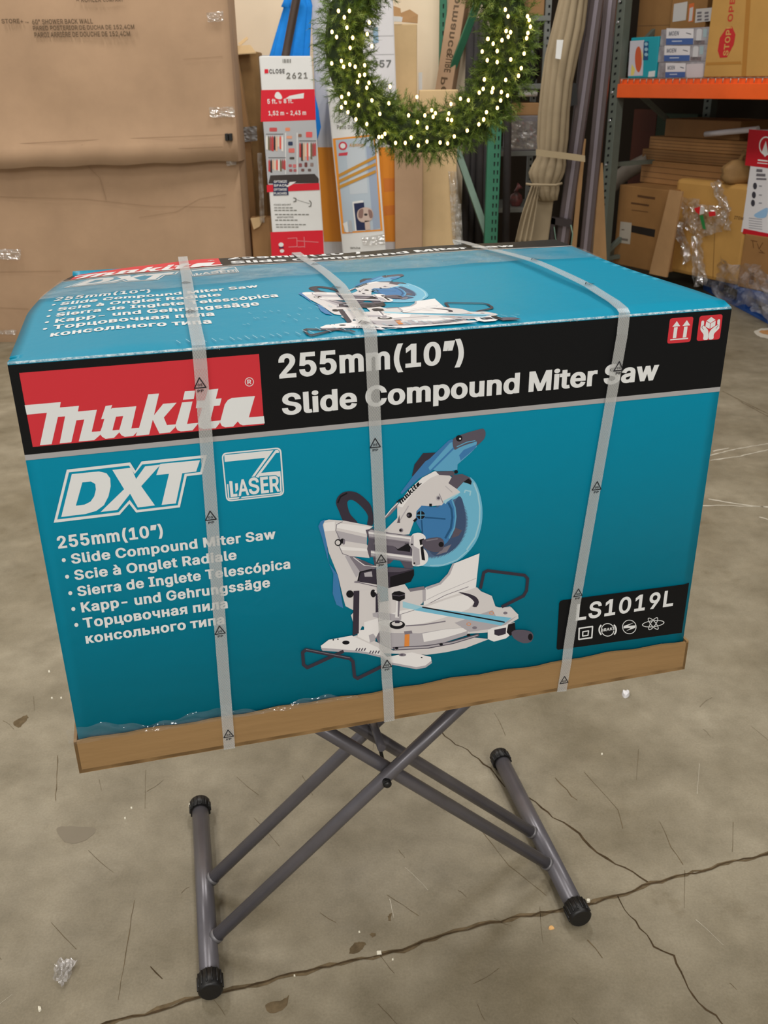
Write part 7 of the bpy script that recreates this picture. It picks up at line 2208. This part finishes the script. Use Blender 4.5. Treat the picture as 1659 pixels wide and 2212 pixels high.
link('coloured_label', bm, [paper((214, 40, 44)), paper((214, 208, 200)), paper((44, 130, 66))], wr)
sack('crumpled_paper_bag', 'crumpled brown paper bag on top of the film wrapped carton', 'bag', tuple(RA + a_ * rk(1592, 400, 0.36).x + b_ * 0.36 + V((0, 0, rk(1530, 392, 0.30).z))), 0.13, 0.06, 0.09, M_cardw, 5)
t, fm, pl, _ = rackbox('brown_carton_with_marker', 'brown carton with handwritten marks under the red and white heater carton', 'carton', 1601, 1720, 560, 0.29, 0.45, M_cardd, PZ, ptop=513)
P_ = Print(fm)
for c in ([(1626, 520), (1628, 536)], [(1622, 519), (1636, 522)], [(1636, 526), (1640, 538), (1648, 524)], [(1640, 545), (1652, 547)], [(1642, 540), (1648, 545)]):
    P_.line('handwriting', paper((96, 60, 30)), 0, c, 1.3)
P_.poly('tape_band|16', paper((110, 74, 42)), 0, [(1620, 590), (1630, 588), (1628, 615), (1618, 614)])
P_.build(pl, t, local=True)
zh = rk(1660.5, 513, 0.29).z + 0.002
t, fm, pl, _ = rackbox('heater_carton', 'white carton with red bands at the right edge, standing on a brown carton', 'carton', 1614, 1730, 400, 0.30, 0.3, M_wht2, zh, ptop=282)
P_ = Print(zoom(1300, 0, 4.621, fm))
cR_ = paper((196, 26, 40))
P_.poly('red_band|17', cR_, 0, [(1470, 1290), (2000, 1330), (2000, 1720), (1430, 1650), (1450, 1470)])
P_.build(pl, t, local=True)
P_ = Print(zoom(1300, 300, 4.621, fm))
P_.poly('red_band|18', cR_, 0, [(1415, 895), (2000, 1010), (2000, 1060), (1405, 945)])
P_.poly('round_picture', cW, 1, circ((1640, 70), 70, 95)); P_.poly('round_picture', cR_, 2, circ((1640, 70), 58, 82)); P_.poly('round_picture', cW, 3, [(1600, 130), (1640, 20), (1665, 150), (1630, 180)])
P_.poly('caption_block|101', cW, 1, [(1560, 205), (1659, 215), (1659, 228), (1558, 218)]); P_.poly('caption_block|102', cW, 1, [(1555, 235), (1659, 245), (1659, 252), (1554, 243)])
for y_, h_, w_ in ((300, 28, 60), (345, 28, 90), (390, 18, 100)):
    Print.n += 1; P_.poly('caption_block|%d' % Print.n, paper((110, 106, 112)), 0, [(1545, y_), (1545 + w_, y_ + 4), (1543 + w_, y_ + h_ + 4), (1542, y_ + h_)])
for y_ in (470, 560, 640):
    Print.n += 1; P_.poly('caption_block|%d' % Print.n, paper((60, 58, 66)), 0, circ((1530 - (y_ - 470) * 0.12, y_), 20, 34)); P_.poly('caption_block|x%d' % y_, paper((150, 150, 156)), 0, [(1570, y_ - 6), (1600, y_ - 4), (1598, y_ + 8), (1568, y_ + 6)])
P_.poly('caption_block|106', paper((150, 190, 226)), 0, catmull([(1520, 760), (1580, 720), (1640, 690), (1659, 700), (1640, 780), (1560, 790)], 3))
for k in range(5):
    P_.line('lettering', paper((170, 168, 174)), 0, [(1470, 790 + k * 24), (1600, 806 + k * 24)], 8)
P_.build(pl, t, local=True)
# pale foam hose at the rack post and dark clutter behind
t = thing('foam_hose', 'thick pale grey hose bent over the goods beside the grey rack post', 'hose', tuple(RA + a_ * rk(1330, 420, 0.5).x + b_ * 0.5 + V((0, 0, 0))))
bm = bmesh.new()
pts = []
for c in ((1288, 470), (1305, 425), (1330, 392), (1362, 366), (1405, 345)):
    p = rk(c[0], c[1], 0.52)
    pts.append(RA + a_ * p.x + b_ * 0.52 + V((0, 0, p.z)))
pts = [V((pts[0].x - 0.05, pts[0].y + 0.05, 0.0)), V((pts[0].x - 0.03, pts[0].y + 0.03, pts[0].z * 0.5))] + pts
tube(bm, [V(p) for p in catmull([tuple(p) for p in pts], 5, False)], 0.062, 18)
link('hose_body', bm, mat('pale_foam', (158, 148, 136), rough=0.7, noise=0.08, nscale=10), t)
bm = bmesh.new()
tube(bm, [pts[-1], pts[-1] + (pts[-1] - pts[-2]).normalized() * 0.01], 0.064, 18)
link('hose_end', bm, MATS['pale_foam'], t)
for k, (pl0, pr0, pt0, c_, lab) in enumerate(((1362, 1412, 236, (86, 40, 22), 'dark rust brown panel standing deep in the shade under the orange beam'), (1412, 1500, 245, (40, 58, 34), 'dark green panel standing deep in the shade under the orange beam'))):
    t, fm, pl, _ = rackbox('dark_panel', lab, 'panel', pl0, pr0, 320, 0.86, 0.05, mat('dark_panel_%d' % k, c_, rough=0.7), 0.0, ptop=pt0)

# ------------------------------------------------------------------ the lit wreath
YR = 4.20
RC = at(922, 95, YR)
RM, RT = 0.335, 0.138
wreath = thing('christmas_wreath', 'green evergreen wreath with warm white fairy lights hanging in mid air behind the carton', 'wreath', (RC.x, YR, RC.z - RM - RT))
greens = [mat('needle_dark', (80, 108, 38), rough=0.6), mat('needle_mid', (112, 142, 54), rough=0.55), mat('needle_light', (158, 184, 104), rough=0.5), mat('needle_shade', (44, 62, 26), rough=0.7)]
bm = bmesh.new()
rn = random.Random(4)
seg, ms = 72, 10
rings = []
for i in range(seg):
    a = 2 * math.pi * i / seg
    rings.append([bm.verts.new((RC.x + (RM + RT * 0.55 * math.cos(b)) * math.cos(a), YR + RT * 0.55 * math.sin(b), RC.z + (RM + RT * 0.55 * math.cos(b)) * math.sin(a))) for b in [2 * math.pi * j / ms for j in range(ms)]])
for i in range(seg):
    for j in range(ms):
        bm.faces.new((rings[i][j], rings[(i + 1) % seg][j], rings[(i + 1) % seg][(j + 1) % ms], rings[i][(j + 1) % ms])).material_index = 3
for n in range(2100):
    a = rn.uniform(0, 2 * math.pi)
    b = rn.uniform(0, 2 * math.pi)
    if math.sin(b) > 0.3 and rn.random() < 0.6:
        b = -b
    rad = V((math.cos(a), 0, math.sin(a)))
    tan_ = V((-math.sin(a), 0, math.cos(a)))
    out = rad * math.cos(b) + V((0, 1, 0)) * math.sin(b)
    base = RC + rad * RM + out * RT * rn.uniform(0.4, 0.62)
    d = (out * rn.uniform(0.7, 1.0) + tan_ * rn.uniform(-0.9, 0.9) + V((rn.uniform(-.3, .3), rn.uniform(-.3, .3), rn.uniform(-.4, .15)))).normalized()
    L = rn.uniform(0.040, 0.068) * (1.25 if rn.random() < 0.12 else 1)
    sidev = d.cross(V((rn.uniform(-1, 1), rn.uniform(-1, 1), rn.uniform(-1, 1)))).normalized()
    s2 = d.cross(sidev)
    mi = rn.choices((0, 1, 2), (5, 5, 1.6))[0]
    for k in range(26):
        t = (k + 1) / 26
        p = base + d * L * t
        phi = k * 2.4
        o_ = (sidev * math.cos(phi) + s2 * math.sin(phi))
        tip = p + (o_ * 0.75 + d * 0.75).normalized() * rn.uniform(0.016, 0.026)
        wv = d.cross(o_).normalized() * 0.0014
        f = bm.faces.new([bm.verts.new(p - wv), bm.verts.new(p + wv), bm.verts.new(tip)])
        f.material_index = mi if rn.random() < 0.85 else 1
me = bpy.data.meshes.new('evergreen_needles')
bmesh.ops.transform(bm, matrix=Matrix.Translation(-wreath.location), verts=bm.verts)
bm.to_mesh(me)
bm.free()
for m in greens:
    me.materials.append(m)
o = bpy.data.objects.new('evergreen_needles', me)
COL.objects.link(o)
o.parent = wreath
bm = bmesh.new()
tube(bm, [V((RC.x, YR, RC.z + RM + 0.02)), V((RC.x, YR, 5.0))], 0.003, 6)
link('hanging_cord', bm, mat('cord_green', (40, 60, 40), rough=0.8), wreath)
B1 = [(565, 220), (597, 255), (610, 75), (685, 75), (650, 120), (668, 190), (708, 260), (690, 330), (822, 155), (808, 235), (840, 318), (563, 437), (630, 420), (645, 460), (688, 445), (725, 460), (790, 450), (755, 520), (790, 515), (742, 565),
      (820, 570), (805, 605), (965, 597), (632, 668), (680, 648), (658, 708), (630, 740), (748, 725), (840, 692), (675, 773), (730, 822), (805, 855), (957, 712), (895, 785), (1150, 668), (1093, 795), (1155, 842), (1205, 795), (1252, 760), (1278, 780),
      (1262, 805), (1220, 880), (1110, 948), (930, 922), (910, 942), (888, 945), (1003, 985), (1070, 985), (1160, 1003), (1220, 975), (1310, 982), (1362, 988), (1408, 940), (1385, 717), (1370, 782), (1362, 822), (1390, 828), (1450, 680), (1505, 690), (1497, 900),
      (1577, 857), (1610, 825), (1580, 638), (1607, 612), (1615, 548), (1635, 415), (1600, 355), (1638, 268)]
B2 = [(285, 115), (318, 195), (550, 195), (570, 240), (585, 320), (555, 395), (540, 455), (295, 370), (348, 385), (320, 440), (78, 465), (140, 522), (245, 480), (188, 610), (510, 640), (70, 720), (188, 742), (350, 710), (475, 815), (443, 905), (35, 948), (290, 955),
      (20, 1062), (138, 1055), (125, 1100), (238, 1100), (312, 1142), (230, 1200), (190, 1290), (60, 1340), (28, 1425)]
bulbs = [(540 + x / 3.19, y / 3.19) for x, y in B1] + [(1040 + x / 5.53, y / 5.53) for x, y in B2]
M_bulb = mat('fairy_light', (255, 198, 110), rough=0.3, emit=14.0)
M_sock = mat('bulb_socket', (30, 60, 30), rough=0.6)
bme = None
wire_pts = []
for k, (px, py) in enumerate(bulbs):
    p = at(px, py, YR)
    rr_ = math.hypot(p.x - RC.x, p.z - RC.z)
    off = min(abs(rr_ - RM) / RT, 0.99)
    dy = RT * math.sqrt(1 - off * off)
    p = at(px, py, YR - dy - 0.012)
    if bme is None:
        b0 = bmesh.new()
        ball(b0, (0, 0, 0), 0.0052, 10, (1, 1, 1.35))
        o = link('fairy_bulb', b0, M_bulb, wreath, local=True)
        bme = o
        b1 = bmesh.new()
        tube(b1, [V((0, 0.004, 0)), V((0, 0.020, 0))], 0.0045, 8)
        so = link('socket', b1, M_sock, o, root=wreath, local=True)
        o.location = p - wreath.location
    else:
        o = bme.copy()
        COL.objects.link(o)
        o.parent = wreath
        o.location = p - wreath.location
        s_ = so.copy()
        COL.objects.link(s_)
        s_.parent = o
    wire_pts.append(p + V((0, 0.022, 0)))
order = sorted(wire_pts, key=lambda p: math.atan2(p.z - RC.z, p.x - RC.x))
bm = bmesh.new()
mid = []
for p, q in zip(order, order[1:]):
    if (p - q).length < 0.2:
        mid += [p, p.lerp(q, 0.5) + V((0, 0.02, 0))]
    else:
        if len(mid) > 1:
            tube(bm, mid, 0.0012, 5)
        mid = []
if len(mid) > 1:
    tube(bm, mid, 0.0012, 5)
link('light_string', bm, M_sock, wreath)

# ------------------------------------------------------------------ small litter on the floor


def flat_bit(name, label, cat, px_pts, m, h=0.006, smooth=3, part='chip_body', seed=0, group=None):
    rn = random.Random(seed)
    pts = [on_floor(*p) for p in (catmull(px_pts, smooth) if smooth else px_pts)]
    c = sum(pts, V()) / len(pts)
    r = thing(name, label, cat, c, 0, group)
    bm = bmesh.new()
    lo = [bm.verts.new(p + V((0, 0, 0.0002))) for p in pts]
    hi = [bm.verts.new(c + (p - c) * 0.8 + V((0, 0, h * rn.uniform(0.6, 1.0)))) for p in pts]
    n = len(pts)
    bm.faces.new(lo[::-1])
    tp = bm.verts.new(c + V((0, 0, h)))
    for i in range(n):
        bm.faces.new((lo[i], lo[(i + 1) % n], hi[(i + 1) % n], hi[i]))
        bm.faces.new((hi[i], hi[(i + 1) % n], tp))
    link(part, bm, m, r)
    return r


M_chip = mat('white_chip', (232, 226, 206), rough=0.6)
flat_bit('paint_chip', 'small white chip on the floor touching the back cap of the left foot bar', 'chip', [(408, 1738), (416, 1736), (419, 1741), (414, 1746), (408, 1744)], M_chip, 0.006)
flat_bit('paper_scrap', 'crumpled white paper scrap on the floor right of the carton tray', 'scrap', [(1343, 1498), (1352, 1495), (1360, 1499), (1357, 1506), (1348, 1508)], M_wht2, 0.012, seed=2)
flat_bit('wood_chip', 'tiny orange wood chip on the floor just left of the right foot bar end', 'chip', [(1186, 2002), (1193, 2000), (1198, 2006), (1190, 2009), (1185, 2007)], mat('orange_chip', (226, 176, 112), rough=0.7), 0.003)
flat_bit('foil_scrap', 'pale square scrap lying in the floor joint below the crossed legs', 'scrap', [(813, 2056), (824, 2055), (825, 2063), (814, 2064)], M_chip, 0.004, 0)
flat_bit('paint_chip', 'white speck on the floor at the far left below the plain carton', 'chip', [(82, 2176), (88, 2175), (90, 2182), (84, 2186)], M_chip, 0.004)
flat_bit('pebble', 'white pebble in the floor joint right of the right foot bar', 'pebble', [(1266, 1945), (1273, 1943), (1275, 1949), (1268, 1951)], M_chip, 0.005)
for k, (x, y) in enumerate(((284, 1746), (270, 1768), (106, 1451), (132, 1508), (112, 1508), (776, 2014), (1184, 1830), (1300, 1629), (848, 2073), (636, 2108))):
    where = ('beside the grey oval stain', 'below the oval stain', 'at the far left beside the tall carton side', 'left of the tray corner', 'farthest left of the tray corner', 'above the floor joint', 'right of the right crossed leg', 'behind the right foot bar',
             'on the joint below the crossed legs', 'near the joint left of the middle')[k]
    flat_bit('grit_speck', 'tiny pale grit speck on the concrete ' + where, 'speck', [(x - 2, y - 1.5), (x + 2, y - 2), (x + 2.5, y + 1.5), (x - 1.5, y + 2)], M_chip, 0.003, 0, group='pale specks on the floor', seed=k)
# scrap of clear wrapper at the lower left
t = thing('plastic_wrapper', 'crumpled clear plastic wrapper on the floor at the lower left', 'wrapper', on_floor(142, 2110))
bm = bmesh.new()
rn = random.Random(6)
q = [on_floor(*c) for c in ((126, 2078), (172, 2080), (135, 2137), (114, 2120))]
n = 12
gr = []
for j in range(n + 1):
    A_, B_ = q[0].lerp(q[3], j / n), q[1].lerp(q[2], j / n)
    gr.append([bm.verts.new(A_.lerp(B_, i / n) + V((rn.uniform(-.003, .003), rn.uniform(-.003, .003), 0.001 + 0.014 * abs(math.sin(i * 0.9 + j * 0.25)) * rn.uniform(0.7, 1)))) for i in range(n + 1)])
for a, b in zip(gr, gr[1:]):
    for i in range(n):
        bm.faces.new((a[i], a[i + 1], b[i + 1], b[i]))
link('crumpled_film', bm, film('wrapper_film', (226, 222, 220), 0.36, rough=0.12, bump=0.6, bscale=60, vary=0.25, vscale=40), t)
